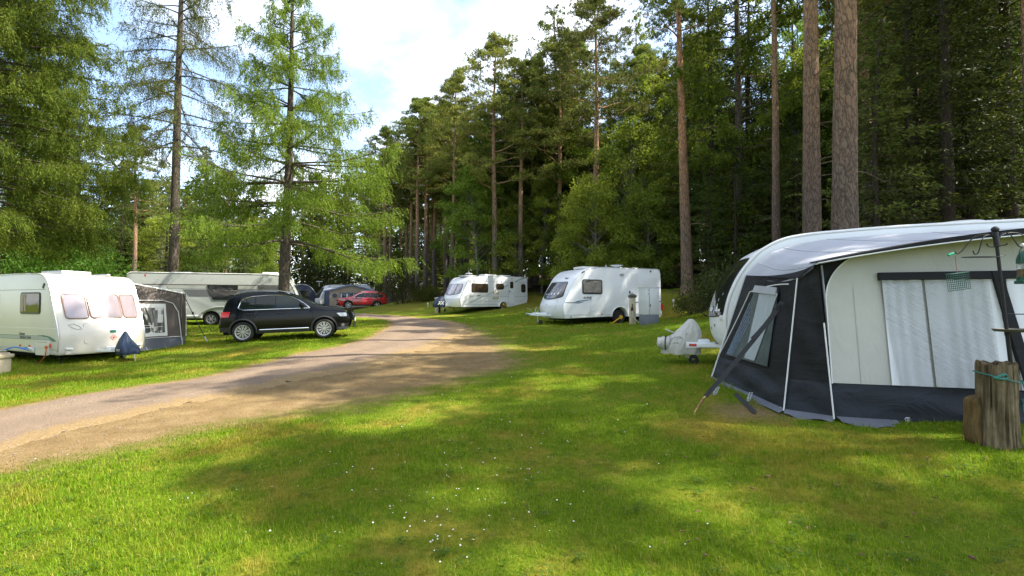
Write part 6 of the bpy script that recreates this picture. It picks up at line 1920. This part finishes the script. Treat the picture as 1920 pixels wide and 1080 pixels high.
# ladder pegs along the skirt
for px, py, ux in ((1347, 742, -.6), (1409, 753, -.5), (1468, 772, -.3), (1560, 786, 0), (1697, 790, 0), (1812, 796, 0)):
    g = iw @ G(px, py)
    base = g + Vector((ux * .1, -.07, .01)); tp = g + Vector((.0, .03, .11))
    mb = MB()
    sd = Vector((.018, 0, 0))
    mb.tube([tp - sd, base - sd], .0045, 5); mb.tube([tp + sd, base + sd], .0045, 5)
    for k in range(5): mb.tube([lerp(tp, base, k / 4) - sd, lerp(tp, base, k / 4) + sd], .004, 4)
    mb.tube([base + Vector((0, .0, .035)), base + Vector((0, .01, -.1))], .006, 5); mb.box(base + Vector((0, 0, .035)), (.035, .02, .012), .003)
    mb.build('ladder_peg', M['peg'], aw, 40)
mb = MB(); q0 = iw @ G(1375, 742); q1 = iw @ G(1412, 780); mb.grid(quadfn(q0 + Vector((0, 0, .015)), q1 + Vector((0, 0, .015)), q1 + Vector((.05, .03, .04)), q0 + Vector((.05, .03, .04)), .004), 8, 2)
mb.build('loose_strap', M['webbing'], aw, 60)

# --- taupe porch awning on the far side of the cream caravan
AR = R(-23)
ox, oy = -12.9, 16.75
bz = H(-12.6, 18)
tp_ = thing('awning', 'small taupe awning with checked curtains beside the cream caravan', 'awning', (ox, oy, bz), AR)
# local: x towards the hitch end, y away from the caravan
yo, yb = 2.05, 2.45
Z0, Z1 = 2.33, 1.98
mb = MB()
ewf = lambda y, z: Vector((-.05 + .02 * math.sin(4 * y + 2 * z), y, z))
mb.patch(lambda u, v: (ewf(u, v), Vector((1, 0, 0))), [(z, 0 if z > .5 else 0, yo) for z in np.linspace(.40, 1.45, 8)], 8, -.01, 0)
mb.grid(lambda a, b: ewf(yo * a, 1.45 + (Z0 + (Z1 - Z0) * a - 1.45) * b), 12, 5)
mb.grid(lambda a, b: Vector((-.05 - .38 * a, yo + (yb - yo) * a, .40 + (Z1 - .40) * b)) + Vector((.012 * math.sin(9 * b + 3 * a), 0, 0)), 5, 8)
mb.build('end_wall', M['brown'], tp_, 50)
mb = MB()
mb.grid(lambda a, b: Vector((-.05 + .05 * (1 - b), yo * a, .02 + .38 * b)), 10, 3)
mb.grid(lambda a, b: Vector((-.05 - .36 * a + .05 * (1 - b), yo + (yb - yo) * a, .02 + .38 * b)), 4, 3)
mb.build('mud_wall', M['slate'], tp_, 50)
mb = MB(); mb.grid(lambda a, b: Vector((-.03 - 3.2 * b, (yo + .02) * a, Z0 + (Z1 - Z0) * a + .02 - .02 * math.sin(PI * a))), 8, 8); mb.build('roof', M['ivory'], tp_, 50)
mb = MB(); mb.tube([(-.04, 0, Z0 + .01), (-.04, yo, Z1 + .01)], .022, 6); mb.tube([(-.02, .0, 1.72), (-.02, 1.35, 1.72), (-.02, 1.7, 1.62), (-.02, 1.9, 1.3), (.0, 2.02, .40), (.03, 2.05, .03)], .014, 5); mb.tube([(-.41, yb, Z1 - .02), (-.38, yb, .4)], .014, 5); mb.tube([(-.02, 0, .41), (-.03, yo, .41)], .010, 5); mb.build('piping', M['piping'], tp_, 60)
mb = MB(); mb.patch(lambda u, v: (ewf(u, v), Vector((1, 0, 0))), [(z, .0, 1.44 + .09 * (1.6 - z) / 1.1) for z in np.linspace(.46, 1.60, 6)], 4, -.012, .014); fr_ = mb.build('side_window', M['trim'], tp_, 50)
mb = MB(); mb.patch(lambda u, v: (ewf(u, v), Vector((1, 0, 0))), [(z, .0, 1.36 + .09 * (1.6 - z) / 1.1) for z in np.linspace(.58, 1.46, 6)], 4, -.0, .016); mb.build('pane', simple('awning_window_pane', (.10, .11, .09), .12, vary=.6, vscale=3), fr_, 50)
mb = MB()
mb.grid(lambda a, b: ewf(.02 + .42 * a + .0, .60 + .86 * b) + Vector((.020 + .006 * math.sin(20 * a), -.30 * a * (1 - b) * .9, 0)), 16, 8)
mb.build('curtain', M['checks'], fr_, 60)
mb = MB()
mb.grid(lambda a, b: ewf(.62 + .74 * a + .42 * (1 - b) * (1 - a), .60 + .86 * b) + Vector((.020 + .006 * math.sin(24 * a), 0, 0)), 20, 8)
mb.build('curtain', M['checks'], fr_, 60)
mb = MB()
for q in ((.62, .85, 1.0, .85), (.62, .85, .62, .60), (.95, .85, .98, .60), (.3, .74, 1.35, .80)):
    mb.tube([ewf(q[0], q[1]) + Vector((.024, 0, 0)), ewf(q[2], q[3]) + Vector((.024, 0, 0))], .010, 5)
mb.build('chair_frame', M['trim'], fr_, 60)
mb = MB()
ribbon(mb, (-.03, yo - .02, Z1 - .02), (-.01, yo - .02, .05), .07, 4, 0)
tw = Matrix.Translation(tp_.location) @ Matrix.Rotation(AR, 4, 'Z'); tw = tw.inverted()
pe = tw @ G(389, 642)
p0 = Vector((.0, yo, Z1 - .03))
mid_ = lerp(p0, pe, .4)
ribbon(mb, p0, mid_, .06, 4, 0); mb.tube([mid_, lerp(p0, pe, .88)], .014, 5); mb.box(mid_, (.06, .05, .10), .01)
sp_ = mb.build('storm_strap', M['webbing'], tp_, 50)
mb = MB(); mb.tube([lerp(p0, pe, .88), pe + Vector((0, 0, .02))], .018, 6); mb.tube([pe + Vector((0, 0, .09)), pe + Vector((.02, 0, -.08))], .012, 5); mb.build('spring', M['steel'], sp_, 60)
for y_ in (.15, .8, 1.45, 2.03, 2.4):
    xx = .06 if y_ < 2.1 else -.34
    mb = MB(); mb.tube([(xx - .05, y_, .10), (xx + .02, y_, .0)], .008, 5); mb.box((xx + .02, y_, .01), (.03, .03, .06), .005); mb.build('ladder_peg', M['peg'], tp_, 40)
mb = MB(); mb.grid(lambda a, b: Vector((.02 + .25 * b, -.1 + 2.0 * a, .03 * (1 - b) + .012)), 8, 2); mb.build('ground_flap', M['slate'], tp_, 50)

# --- distant beige awning with blue edging in front of the far caravan
gx, gy = px2x(609, 55.0), 55.0
ba = thing('awning', 'distant beige awning with blue grey trim and dark windows behind the red car', 'awning', (gx, gy, H(gx, gy)), R(20))
ba.scale = (.92, 1, .80)
mb = MB(); mb.grid(lambda a, b: Vector((5.6 * a, .015 * math.sin(30 * a), .1 + (2.30 + 1.25 * (1 - abs(2 * a - .9) / 1.1) - .1) * b if False else .1 + (2.28 + .95 * max(0, 1 - abs(a - .52) / .50)) * b)), 28, 6); mb.grid(lambda a, b: Vector((-.05 * 0, 2.4 * a, .1 + 2.2 * b)), 6, 4)
mb.build('front_wall', M['beige'], ba, 40)
mb = MB()
hz = lambda a: 2.40 + .95 * max(0, 1 - abs(a - .52) / .50)
mb.grid(lambda a, b: Vector((-.15 + 5.9 * a, -.12 + .3 * b, hz(a) - .12 + .22 * b)), 28, 3); mb.box((.25, -.05, 1.2), (.5, .06, 2.4), .01); mb.box((5.4, -.05, 1.2), (.3, .06, 2.4), .01)
mb.build('trim', M['bluegrey'], ba, 40)
mb = MB(); mb.grid(lambda a, b: Vector((-.15 + 5.9 * a, .15 + 2.6 * b, lerp((0, 0, hz(a) + .08), (0, 0, 2.95), b).z)), 28, 5); mb.build('roof', M['roofgrey'], ba, 50)
for x0, x1 in ((1.75, 3.35), (3.85, 5.2)):
    mb = MB(); mb.box(((x0 + x1) / 2, -.05, 1.55), (x1 - x0 + .16, .06, 1.35), .02); f = mb.build('window', M['bluegrey'], ba, 40)
    mb = MB(); mb.box(((x0 + x1) / 2, -.07, 1.53), (x1 - x0 - .05, .06, 1.15), .02); mb.build('pane', M['glass'], f, 40)
    mb = MB()
    for u in (.04, .45, .92): mb.box((x0 + (x1 - x0) * u + .03, -.10, 1.53), (.16, .02, 1.1), .008)
    mb.build('curtain', M['whitecurtain'], f, 40)
mb = MB(); mb.lathe([(0, .02), (.26, .02), (.28, 0)], 20, Matrix.Translation((1.1, -.04, 1.85)) @ Matrix.Rotation(PI / 2, 4, 'X')); mb.build('round_badge', M['bluegrey'], ba, 40)
mb = MB(); mb.box((-.04, 1.2, 1.35), (.06, 1.1, 1.5), .02); mb.build('side_window', M['bluegrey'], ba, 40)
# --- dark blue domed air awning beyond
gx, gy = px2x(566, 63), 63
na = thing('air_awning', 'dark blue domed awning glimpsed behind the front of the distant caravan', 'awning', (gx, gy, H(gx, gy)), R(15))
na.scale = (.72, .8, .74)
mb = MB(); mb.grid(lambda a, b: Vector((-2.2 * math.cos(PI * a) * (1 + .1 * (1 - b)), 3.0 * b, 3.55 * math.sin(PI * a) ** .7)), 20, 6); mb.grid(lambda a, b: Vector((-2.2 * math.cos(PI * a) * 1.1 * b, -.02 - .15 * math.sin(PI * a) * b, 3.55 * math.sin(PI * a) ** .7 * b)), 20, 4)
mb.build('canopy', M['navyair'], na, 50)
mb = MB(); mb.tube([(-2.42 * math.cos(PI * a), -.05, 3.55 * math.sin(PI * a) ** .7) for a in np.linspace(0, 1, 20)], .10, 8); mb.build('air_beam', M['slate'], na, 60)
mb = MB(); mb.grid(lambda a, b: Vector((-1.3 + 2.6 * a, -.16 - .04 * math.sin(PI * a), 1.2 + 1.3 * b)), 4, 4); mb.build('window', M['glass'], na, 50)
# ---------------------------------------------------------------- smaller things on the pitches
def drape(name, label, pts_rings, mat, loc, rz, extra=None):
    """closed cover built from horizontal rings of (cx, cy, rx, ry, z, power)"""
    t = thing(name, label, 'cover', loc, rz)
    mb = MB(); seg = 40
    vs = []
    rg_ = random.Random(len(label))
    ph = [rg_.uniform(0, 6) for _ in range(4)]
    for i, (cx, cy, rx, ry, z) in enumerate(pts_rings):
        k = 1 - i / max(1, len(pts_rings) - 1)
        for j in range(seg):
            a = 2 * PI * j / seg
            w_ = 1 + (.09 * math.sin(5 * a + ph[0] + z * 4) + .06 * math.sin(9 * a + ph[1] - 6 * z) + .04 * math.sin(14 * a + ph[2])) * (.4 + .6 * k)
            vs.append((cx + rx * math.cos(a) * w_, cy + ry * math.sin(a) * w_, z + (.012 * math.sin(6 * a + ph[3]) if i == 0 else .012 * math.sin(4 * a + ph[2]))))
    n = len(pts_rings)
    fs = [[i * seg + j, i * seg + (j + 1) % seg, (i + 1) * seg + (j + 1) % seg, (i + 1) * seg + j] for i in range(n - 1) for j in range(seg)] + [[(n - 1) * seg + j for j in range(seg)]]
    mb.add(vs, fs)
    o = mb.build('fabric', mat, t, 60)
    sub = o.modifiers.new('smooth', 'SUBSURF'); sub.levels = sub.render_levels = 1
    return t
# white hitch cover, right hand caravan: local x along the drawbar, z from the ground
def hitchpt(cv, x, y=0.0):
    return cv.root.matrix_basis @ Vector((x, y, 0))
hp = hitchpt(Rv, .74)
gz = Rv.root.location.z
t = drape('hitch_cover', 'crumpled white cover tied over the hitch of the right hand caravan', [(.02, 0, .37, .21, .20), (-.0, 0, .39, .23, .32), (-.02, 0, .36, .22, .46), (-.07, 0, .31, .19, .56), (-.12, 0, .25, .16, .66), (-.15, 0, .175, .12, .76), (-.17, .0, .10, .07, .86), (-.17, 0, .03, .02, .93)], M['whitecover'], (hp.x, hp.y, gz), R(163))
mb = MB(); vs = []
mb.grid(lambda a, b: Vector((.26 + .24 * a, (.16 - .02 * a + .012 * math.sin(9 * a)) * math.cos(2 * PI * b), .41 + (.15 - .03 * a) * math.sin(2 * PI * b) + .012 * math.sin(12 * a + 6 * b))), 10, 20); mb.grid(lambda a, b: Vector((.50 + .02 * (1 - b), .14 * math.cos(2 * PI * a) * b, .41 + .12 * math.sin(2 * PI * a) * b)), 20, 2)
mb.build('nose', M['whitecover'], t, 60)
mb = MB(); mb.tube([(.33 + .02 * math.cos(a), .165 * math.cos(a), .41 + .15 * math.sin(a)) for a in np.linspace(0, 2 * PI, 24)[:-1]], .012, 5, 0, True, True); mb.build('tie_cord', M['webbing'], t, 60); mb = MB(); mb.tube([(.06, .2, .32), (.05, .21, .22), (.065, .21, .12), (.08, .21, .2), (.07, .2, .3)], .007, 5); mb.build('cord_end', M['webbing'], t, 60)
mb = MB(); mb.tube([(.22, .165 + .01, .50), (.16, .185, .55), (.06, .20, .56), (.0, .205, .53)], .005, 5); mb.build('printed_arc', M['text'], t, 60)
text(t, '-=--=-', .05, M['text'], (.20, .25, .42), (PI / 2, 0, PI), 0, .001)
# navy covers
hp = hitchpt(A, 1.12)
t = drape('hitch_cover', 'navy pointed cover over the hitch of the cream caravan', [(.05, 0, .34, .26, .27), (.05, 0, .36, .27, .34), (.02, 0, .34, .25, .44), (-.06, 0, .25, .20, .54), (-.12, 0, .17, .15, .65), (-.13, 0, .11, .10, .76), (-.12, 0, .06, .05, .86), (-.11, 0, .02, .02, .92)], M['navy'], (hp.x, hp.y, A.root.location.z), R(-23))
text(t, 'CO   MO', .10, M['greystripe'], (-.26, -.282, .36), (PI / 2, 0, 0), 0, .001)
mb = MB(); mb.tube([(.42, -.05, .28), (.44, -.05, .16), (.46, -.05, .08)], .008, 5); mb.build('tie_cord', M['steel'], t, 60)
hp = hitchpt(D_, 1.05)
t = drape('hitch_cover', 'navy cover with pale lettering over the hitch of the far white caravan', [(.0, 0, .46, .28, .30), (.0, 0, .50, .32, .42), (-.02, 0, .48, .30, .62), (-.12, 0, .36, .24, .80), (-.2, 0, .22, .16, .95), (-.22, 0, .08, .06, 1.10)], M['navy'], (hp.x, hp.y, D_.root.location.z), R(220))
text(t, 'XX', .32, M['trim'], (.28, .325, .50), (PI / 2, 0, PI), .3, .001)
# service bollards and cabinet
def bollard(label, x, y, h_, w_, rz, mat='post', cap='postcap', capw=1.3):
    t = thing('service_post', label, 'service post', (x, y, H(x, y) - .02), rz)
    mb = MB(); mb.box((0, 0, h_ / 2 - .05), (w_, w_, h_ + .1), .02); mb.build('post', M[mat], t, 40)
    mb = MB(); mb.box((0, 0, h_ + .05), (w_ * capw, w_ * capw, .10), .025); mb.box((0, 0, h_ + .11), (w_ * .9, w_ * .9, .05), .015); mb.build('cap', M[cap], t, 40)
    return t
gp = at(1192, 606, 19.0)
t = bollard('beige service post with dark cap and hanging pale hose beside the grey cabinet', gp.x, gp.y + .5, 1.06, .20, R(12))
mb = MB(); mb.tube([(-.06, -.11, .80), (-.10, -.20, .80), (-.10, -.21, .70)], .02, 6); mb.box((-.10, -.17, .62), (.07, .08, .14), .015); mb.build('tap', M['black'], t, 40)
mb = MB(); mb.tube([(-.10, -.2, .56), (-.09, -.2, .40), (-.02, -.22, .25), (.12, -.24, .13), (.25, -.26, .08)], .015, 6); mb.build('hose', M['trim'], t, 60)
mb = MB(); mb.lathe([(0, .06), (.045, .06), (.045, 0)], 12, Matrix.Translation((.0, .0, 1.20))); mb.build('lamp', M['steel'], t, 40)
gc = at(1217, 611, 18.2)
t = thing('service_cabinet', 'tall pale grey service cabinet with dark grey plinth in front of the middle caravan', 'cabinet', (gc.x, gc.y, H(gc.x, gc.y) - .03), R(22))
mb = MB(); mb.box((0, 0, .17), (.54, .44, .40), .012); mb.build('plinth', M['cabinetbase'], t, 40)
mb = MB(); mb.box((0, 0, .85), (.56, .46, .96), .012); mb.build('housing', M['cabinet'], t, 40)
mb = MB(); mb.box((.06, -.235, .85), (.40, .02, .90), .008); mb.build('door', M['cabinet'], t, 40)
mb = MB(); mb.box((-.155, -.232, .85), (.008, .012, .94), .002); mb.build('edge_seam', M['seam'], t, 40)
mb = MB(); mb.box((-.13, -.25, .70), (.02, .03, .10), .006); mb.build('latch', M['postcap'], t, 40)
for z_ in (1.24, 1.12):
    mb = MB(); mb.box((-.2, -.236, z_), (.03, .012, .03), .004); mb.build('lock', M['postcap'], t, 40)
mb = MB(); mb.box((.285, 0, .85), (.012, .40, .92), .003); mb.build('side_panel', M['seam'], t, 40)
mb = MB(); mb.box((0, 0, 1.345), (.60, .50, .035), .012); mb.build('lid', M['cabinet'], t, 40)
gp = at(0, 684, 12.9)
t = bollard('stubby beige service post at the left edge with a blue hose plugged in', gp.x - .06, gp.y, .40, .36, R(4), 'post', 'post', 1.22)
mb = MB(); mb.box((.15, -.05, .60), (.22, .06, .05), .015); mb.build('plug', M['steel'], t, 40)
px0 = Vector((gp.x + .16, gp.y - .05, H(gp.x, gp.y) + .60))
e = A.root.matrix_basis @ Vector((-1.36, -1.24, .46))
t = thing('water_hose', 'bright blue hose looping from the stubby post to the cream caravan', 'hose', tuple(px0))
mb = MB(); mb.tube(catmull([(0, 0, 0), (.25, .03, .06), (.5, .1, -.02), tuple((e - px0) * .72), tuple(e - px0)], 6), .017, 7); mb.build('tube', M['bluehose'], t, 60)
e = A.root.matrix_basis @ Vector((-.45, -1.20, .50)); gq = G(70, 683)
t = thing('power_cable', 'orange power cable hanging from the cream caravan to the grass', 'cable', tuple(gq))
d = e - gq
mb = MB(); mb.tube(catmull([(0, 0, 0), (d.x * .35, d.y * .4, d.z * .12), (d.x * .8, d.y * .8, d.z * .45), (d.x * .97, d.y, d.z * .7), (d.x, d.y, d.z)], 6), .013, 6); mb.build('tube', M['orangecable'], t, 60)
mb = MB(); mb.box((d.x, d.y - .01, d.z), (.05, .05, .08), .012); mb.build('plug', M['orangecable'], t, 40)
# post behind the far navy cover
gp = at(819, 581, 37.6)
t = bollard('grey and cream service post behind the navy hitch cover', gp.x, gp.y, 1.05, .22, R(30), 'post', 'steel', 1.5)
mb = MB(); mb.box((.16, -.05, .55), (.16, .2, 1.05), .02); mb.build('panel', M['black'], t, 40)
# yellow wheel bars
def bar(label, cv, x, y, dx_):
    p = cv.root.matrix_basis @ Vector((x, y, 0))
    t = thing('wheel_clamp', label, 'wheel clamp', (p.x, p.y, H(p.x, p.y)), cv.root.rotation_euler.z)
    mb = MB(); mb.tube([(0, 0, .30), (dx_, .02, .03)], [.038, .03], 6); mb.box((dx_ * 1.05, .02, .03), (.22, .10, .06), .015); mb.build('bar', M['yellow'], t, 40)
    mb = MB(); mb.lathe([(0, .04), (.09, .03), (.10, 0)], 14, Matrix.Translation((0, .0, .30)) @ Matrix.Rotation(-PI / 2, 4, 'X')); mb.build('disc', M['yellow'], t, 40)
bar('yellow clamp bar slanting from the wheel of the middle caravan', B, -3.06, 1.12, .50)
bar('yellow clamp bar slanting from the wheel of the far white caravan', D_, -3.88, 1.15, -.50)
# small white marker pegs on the bank
for i, (px, py, Y, lb) in enumerate(((802, 574, 41, 'small white marker peg in the grass left of the far caravan'), (1263, 573, 24.5, 'small white marker peg on the bank right of the middle caravan'))):
    p = G(px, py + 3)
    t = thing('marker_peg', lb, 'marker', (p.x, p.y, H(p.x, p.y)))
    mb = MB(); mb.tube([(0, 0, -.1), (0, 0, .24)], .025, 8); mb.build('stake', M['piping'], t, 40)
    mb = MB(); mb.box((0, 0, .30), (.10, .07, .17), .02); mb.build('plate', M['piping'], t, 40)
# ---------------------------------------------------------------- weathered post, bird feeders
sp = at(1872, 832, 4.95)
sz = H(sp.x, sp.y)
t = thing('wooden_post', 'thick weathered split wooden post beside the awning', 'post', (sp.x, sp.y, sz), .2)
rg_ = np.random.default_rng(3)
seg, nz = 120, 26
Hs, Rs = .79, .165
cr_ = [(rg_.uniform(0, 6.28), rg_.uniform(.004, .016), rg_.uniform(.008, .05), rg_.uniform(-.25, .25)) for _ in range(70)]
cr_ += [(PI * 1.50, .075, .03, .04), (PI * 1.66, .03, .03, -.1), (PI * 1.30, .03, .03, .1)]
vs = []
for i in range(nz + 1):
    z = -.12 + (Hs + .12) * i / nz
    for j in range(seg):
        a = 2 * PI * j / seg
        r_ = Rs * (1 + .10 * math.exp(-max(0, z) / .12) - .03 * z + .05 * math.sin(2 * a + 1) + .035 * math.sin(3 * a + 2 + z))
        for ca, cd_, cw, tw_ in cr_:
            da = (a - ca - tw_ * z + PI) % (2 * PI) - PI
            r_ -= cd_ * math.exp(-(da / cw / 1.6) ** 2) * (.6 + .4 * math.sin(7 * z + ca * 3))
        top_ = .012 * math.sin(5 * a) + .010 * math.sin(11 * a + 1) if i == nz else 0
        vs.append((r_ * math.cos(a), r_ * math.sin(a), z + top_))
fs = [[i * seg + j, i * seg + (j + 1) % seg, (i + 1) * seg + (j + 1) % seg, (i + 1) * seg + j] for i in range(nz) for j in range(seg)]
b0 = len(vs)
vs += [(vs[nz * seg + j][0] * .6, vs[nz * seg + j][1] * .6, Hs - .03 + .03 * math.sin(j * 1.7)) for j in range(seg)] + [(0, 0, Hs - .05)]
fs += [[nz * seg + j, nz * seg + (j + 1) % seg, b0 + (j + 1) % seg, b0 + j] for j in range(seg)] + [[b0 + j, b0 + (j + 1) % seg, b0 + seg] for j in range(seg)]
mb = MB(); mb.add(vs, fs); mb.build('wood', M['stump'], t, 40)
lp = at(1849, 812, 5.0)
t = thing('wooden_slab', 'flat brown split log leaning on the left of the weathered post', 'log', (lp.x + .01, lp.y + .02, H(lp.x, lp.y)), .15)
out_ = [(-.17, .02), (-.185, .12), (-.17, .28), (-.165, .42), (-.10, .46), (-.02, .47), (.06, .50), (.10, .46), (.11, .25), (.09, .08), (.02, -.02), (-.10, -.04)]
out_ = [tuple(p) for p in catmull(out_ + [out_[0]], 4)[:-1]]
mb = MB()
vs = [(x + .006 * math.sin(25 * z), -.06 + .008 * math.sin(17 * z + 9 * x), z) for x, z in out_] + [(x * .94, .07, z * .97 + .005) for x, z in out_] + [(-.03, -.085, .22)]
n_ = len(out_)
mb.add(vs, [[i, (i + 1) % n_, 2 * n_] for i in range(n_)] + [[i, n_ + i, n_ + (i + 1) % n_, (i + 1) % n_] for i in range(n_)] + [[n_ + i for i in range(n_)]])
mb.build('wood', M['slab'], t, 40)
# rope
t = thing('green_rope', 'green twine tied round the weathered post with its end hanging down', 'rope', (sp.x, sp.y, sz))
mb = MB()
zr_ = .655
mb.tube([((Rs + .004) * math.cos(a), (Rs + .004) * math.sin(a), zr_ - .045 * math.cos(a + .4)) for a in np.linspace(0, 2 * PI, 40)[:-1]], .0065, 6, 0, True, True)
kx, ky = Rs * math.cos(PI * 1.30), Rs * math.sin(PI * 1.30)
mb.tube(catmull([(kx - .05, ky, zr_), (kx, ky - .02, zr_ + .035), (kx + .04, ky - .02, zr_ + .04), (kx + .05, ky - .02, zr_ + .01), (kx, ky - .03, zr_), (kx - .07, ky - .01, zr_ + .015)], 5), .012, 6)
hx_, hy_ = Rs * .93, -Rs * .55
for k in range(3):
    mb.tube(catmull([(hx_, hy_, zr_ - .02), (hx_ + .02 + .012 * k, hy_ - .01, zr_ - .12), (hx_ + .045 * (k == 1) + .01, hy_, zr_ - .24), (hx_ + .03 - .01 * k, hy_, zr_ - .32), (hx_ + .015 * k, hy_, zr_ - .20)], 5), .007, 6)
mb.build('twine', M['rope'], t, 60)
# feeder pole
pb = Vector((px2x(1903, 5.15), 5.15, H(5.1, 5.15)))
ptop = at(1866, 434, 5.12)
t = thing('bird_feeder_pole', 'leaning black iron bird feeder pole with curled hooks behind the weathered post', 'feeder pole', tuple(pb))
d = ptop - pb
L_ = d.length
dirv = d.normalized()
mb = MB(); mb.tube([-dirv * .15, dirv * L_ * .5], .019, 10); mb.tube([dirv * L_ * .5, dirv * (L_ - .02)], .016, 10); mb.lathe([(.022, -.02), (.022, .02)], 12, Matrix.Translation(dirv * L_ * .5) @ dirv.to_track_quat('Z', 'Y').to_matrix().to_4x4()); mb.lathe([(.024, -.16), (.024, -.02), (.018, 0)], 12, Matrix.Translation(dirv * L_) @ dirv.to_track_quat('Z', 'Y').to_matrix().to_4x4())
pole = mb.build('pole', M['ironblack'], t, 50)
mb = MB(); mb.lathe([(0, .032)] + [(.034 * math.cos(q), .032 * math.sin(q)) for q in np.linspace(1.3, -1.3, 8)] + [(0, -.032)], 16, Matrix.Translation(dirv * L_ + Vector((0, 0, .02)))); mb.build('finial', M['ironblack'], t, 60)
def arm(pts): 
    mb = MB(); mb.tube(catmull([tuple(p - pb) for p in pts], 6), .0055, 6); mb.build('hook_arm', M['ironblack'], t, 60)
Yp = 5.12
arm([at(1866, 452, Yp), at(1858, 442, Yp), at(1845, 440, Yp), at(1828, 444, Yp), at(1815, 456, Yp), at(1804, 470, Yp), at(1795, 476, Yp), at(1790, 472, Yp)])
arm([at(1866, 456, Yp), at(1862, 444, Yp), at(1850, 441, Yp - .03), at(1842, 448, Yp - .05), at(1838, 462, Yp - .06), at(1834, 474, Yp - .06), at(1828, 477, Yp - .06), at(1824, 470, Yp - .06)])
arm([at(1871, 456, Yp), at(1874, 443, Yp), at(1882, 436, Yp), at(1894, 440, Yp), at(1903, 452, Yp), at(1910, 461, Yp), at(1916, 463, Yp), at(1919, 458, Yp)])
arm([at(1871, 458, Yp), at(1876, 443, Yp + .03), at(1890, 437, Yp + .06), at(1908, 437, Yp + .08), at(1925, 445, Yp + .1)])
arm([at(1866, 463, Yp), at(1858, 463, Yp - .1), at(1852, 461, Yp - .16), at(1850, 457, Yp - .18)])
arm([at(1872, 462, Yp), at(1878, 460, Yp - .1), at(1886, 459, Yp - .16), at(1889, 456, Yp - .18)])
mb = MB(); c0 = at(1838, 482, Yp) - pb; mb.tube([c0 + Vector((.16 * math.cos(a) , .12 * math.sin(a), .006 * math.sin(a))) for a in np.linspace(0, 2 * PI, 26)[:-1]], .004, 5, 0, True, True); mb.tube([c0 + Vector((.15, 0, 0)), at(1885, 479, Yp) - pb], .004, 5); mb.build('bowl_ring', M['ironblack'], t, 60)
ct = at(1912, 622, 5.05) - pb
mb = MB(); mb.lathe([(0, .0), (.19, 0), (.21, .025), (.20, .027), (.185, .008), (0, .008)], 26, Matrix.Translation(ct + Vector((.0, 0, 0)))); mb.build('seed_tray', M['postcap'], t, 50)
mb = MB(); c0 = at(1915, 589, Yp) - pb; mb.tube([c0 + Vector((.14 * math.cos(a), .10 * math.sin(a), 0)) for a in np.linspace(0, 2 * PI, 26)[:-1]], .004, 5, 0, True, True); mb.build('bowl_ring', M['ironblack'], t, 60)
# suet cage
cg = at(1797, 528, Yp)
t = thing('suet_cage', 'green wire suet cage hanging on a thin chain from the feeder pole', 'bird feeder', tuple(cg), -.1)
t.rotation_euler = (0, R(-7), .1)
wd_, hh = .105, .085
mb = MB()
for k in range(11):
    x = -wd_ + 2 * wd_ * k / 10
    for y in (-.02, .02): mb.tube([(x, y, -hh), (x, y, hh)], .0022, 4)
for k in range(9):
    z = -hh + 2 * hh * k / 8
    for y in (-.02, .02): mb.tube([(-wd_, y, z), (wd_, y, z)], .0022, 4)
for x in (-wd_, wd_):
    for z in (-hh, hh): mb.tube([(x, -.02, z), (x, .02, z)], .003, 4)
mb.tube([(-wd_, -.022, hh), (wd_, -.022, hh)], .007, 5); mb.tube([(-wd_, .022, hh), (wd_, .022, hh)], .007, 5)
mb.build('wire_cage', M['feedgreen'], t, 50)
top_ = at(1796, 478, Yp) - cg
mb = MB(); mb.tube([(0, 0, hh), (top_.x * .5, 0, (hh + top_.z) / 2), tuple(top_)], .003, 4); mb.build('chain', M['rust'], t, 60)
mb = MB(); q = at(1788, 476, Yp) - cg; mb.tube([q + Vector((-.03, 0, -.006)), q + Vector((-.01, 0, .002)), q + Vector((.03, 0, .008))], .013, 8); mb.build('clip', M['brightgreen'], t, 60)
# seed feeder
sf = at(1928, 508, Yp)
t = thing('seed_feeder', 'green capped clear tube bird feeder half full of seed at the right edge', 'bird feeder', tuple(sf))
mb = MB(); mb.lathe([(.085, -.07), (.085, .10)], 24); mb.build('tube', M['tubeplastic'], t, 50)
mb = MB(); mb.lathe([(0, -.065), (.080, -.065), (.080, .02), (0, .025)], 24); mb.build('seed', M['seed'], t, 50)
mb = MB(); mb.lathe([(.09, .08), (.088, .12), (.075, .17), (.045, .205), (0, .215)], 24); mb.build('cap', M['feedgreen'], t, 50)
mb = MB(); mb.lathe([(0, -.13), (.105, -.13), (.108, -.10), (.09, -.095), (.088, -.06), (0, -.06)], 24); mb.box((-.09, -.03, -.11), (.05, .06, .03), .008); mb.build('base', M['feedgreen'], t, 40)
mb = MB(); mb.tube([(-.088, 0, .10), (-.085, 0, .20), (-.04, 0, .26), (.03, 0, .26), (.085, 0, .2), (.088, 0, .1)], .004, 5); mb.build('wire_handle', M['ironblack'], t, 60)
mb = MB(); mb.tube([(-.06, 0, .262), (.07, 0, .262)], .018, 8); mb.build('grip', M['piping'], t, 60)
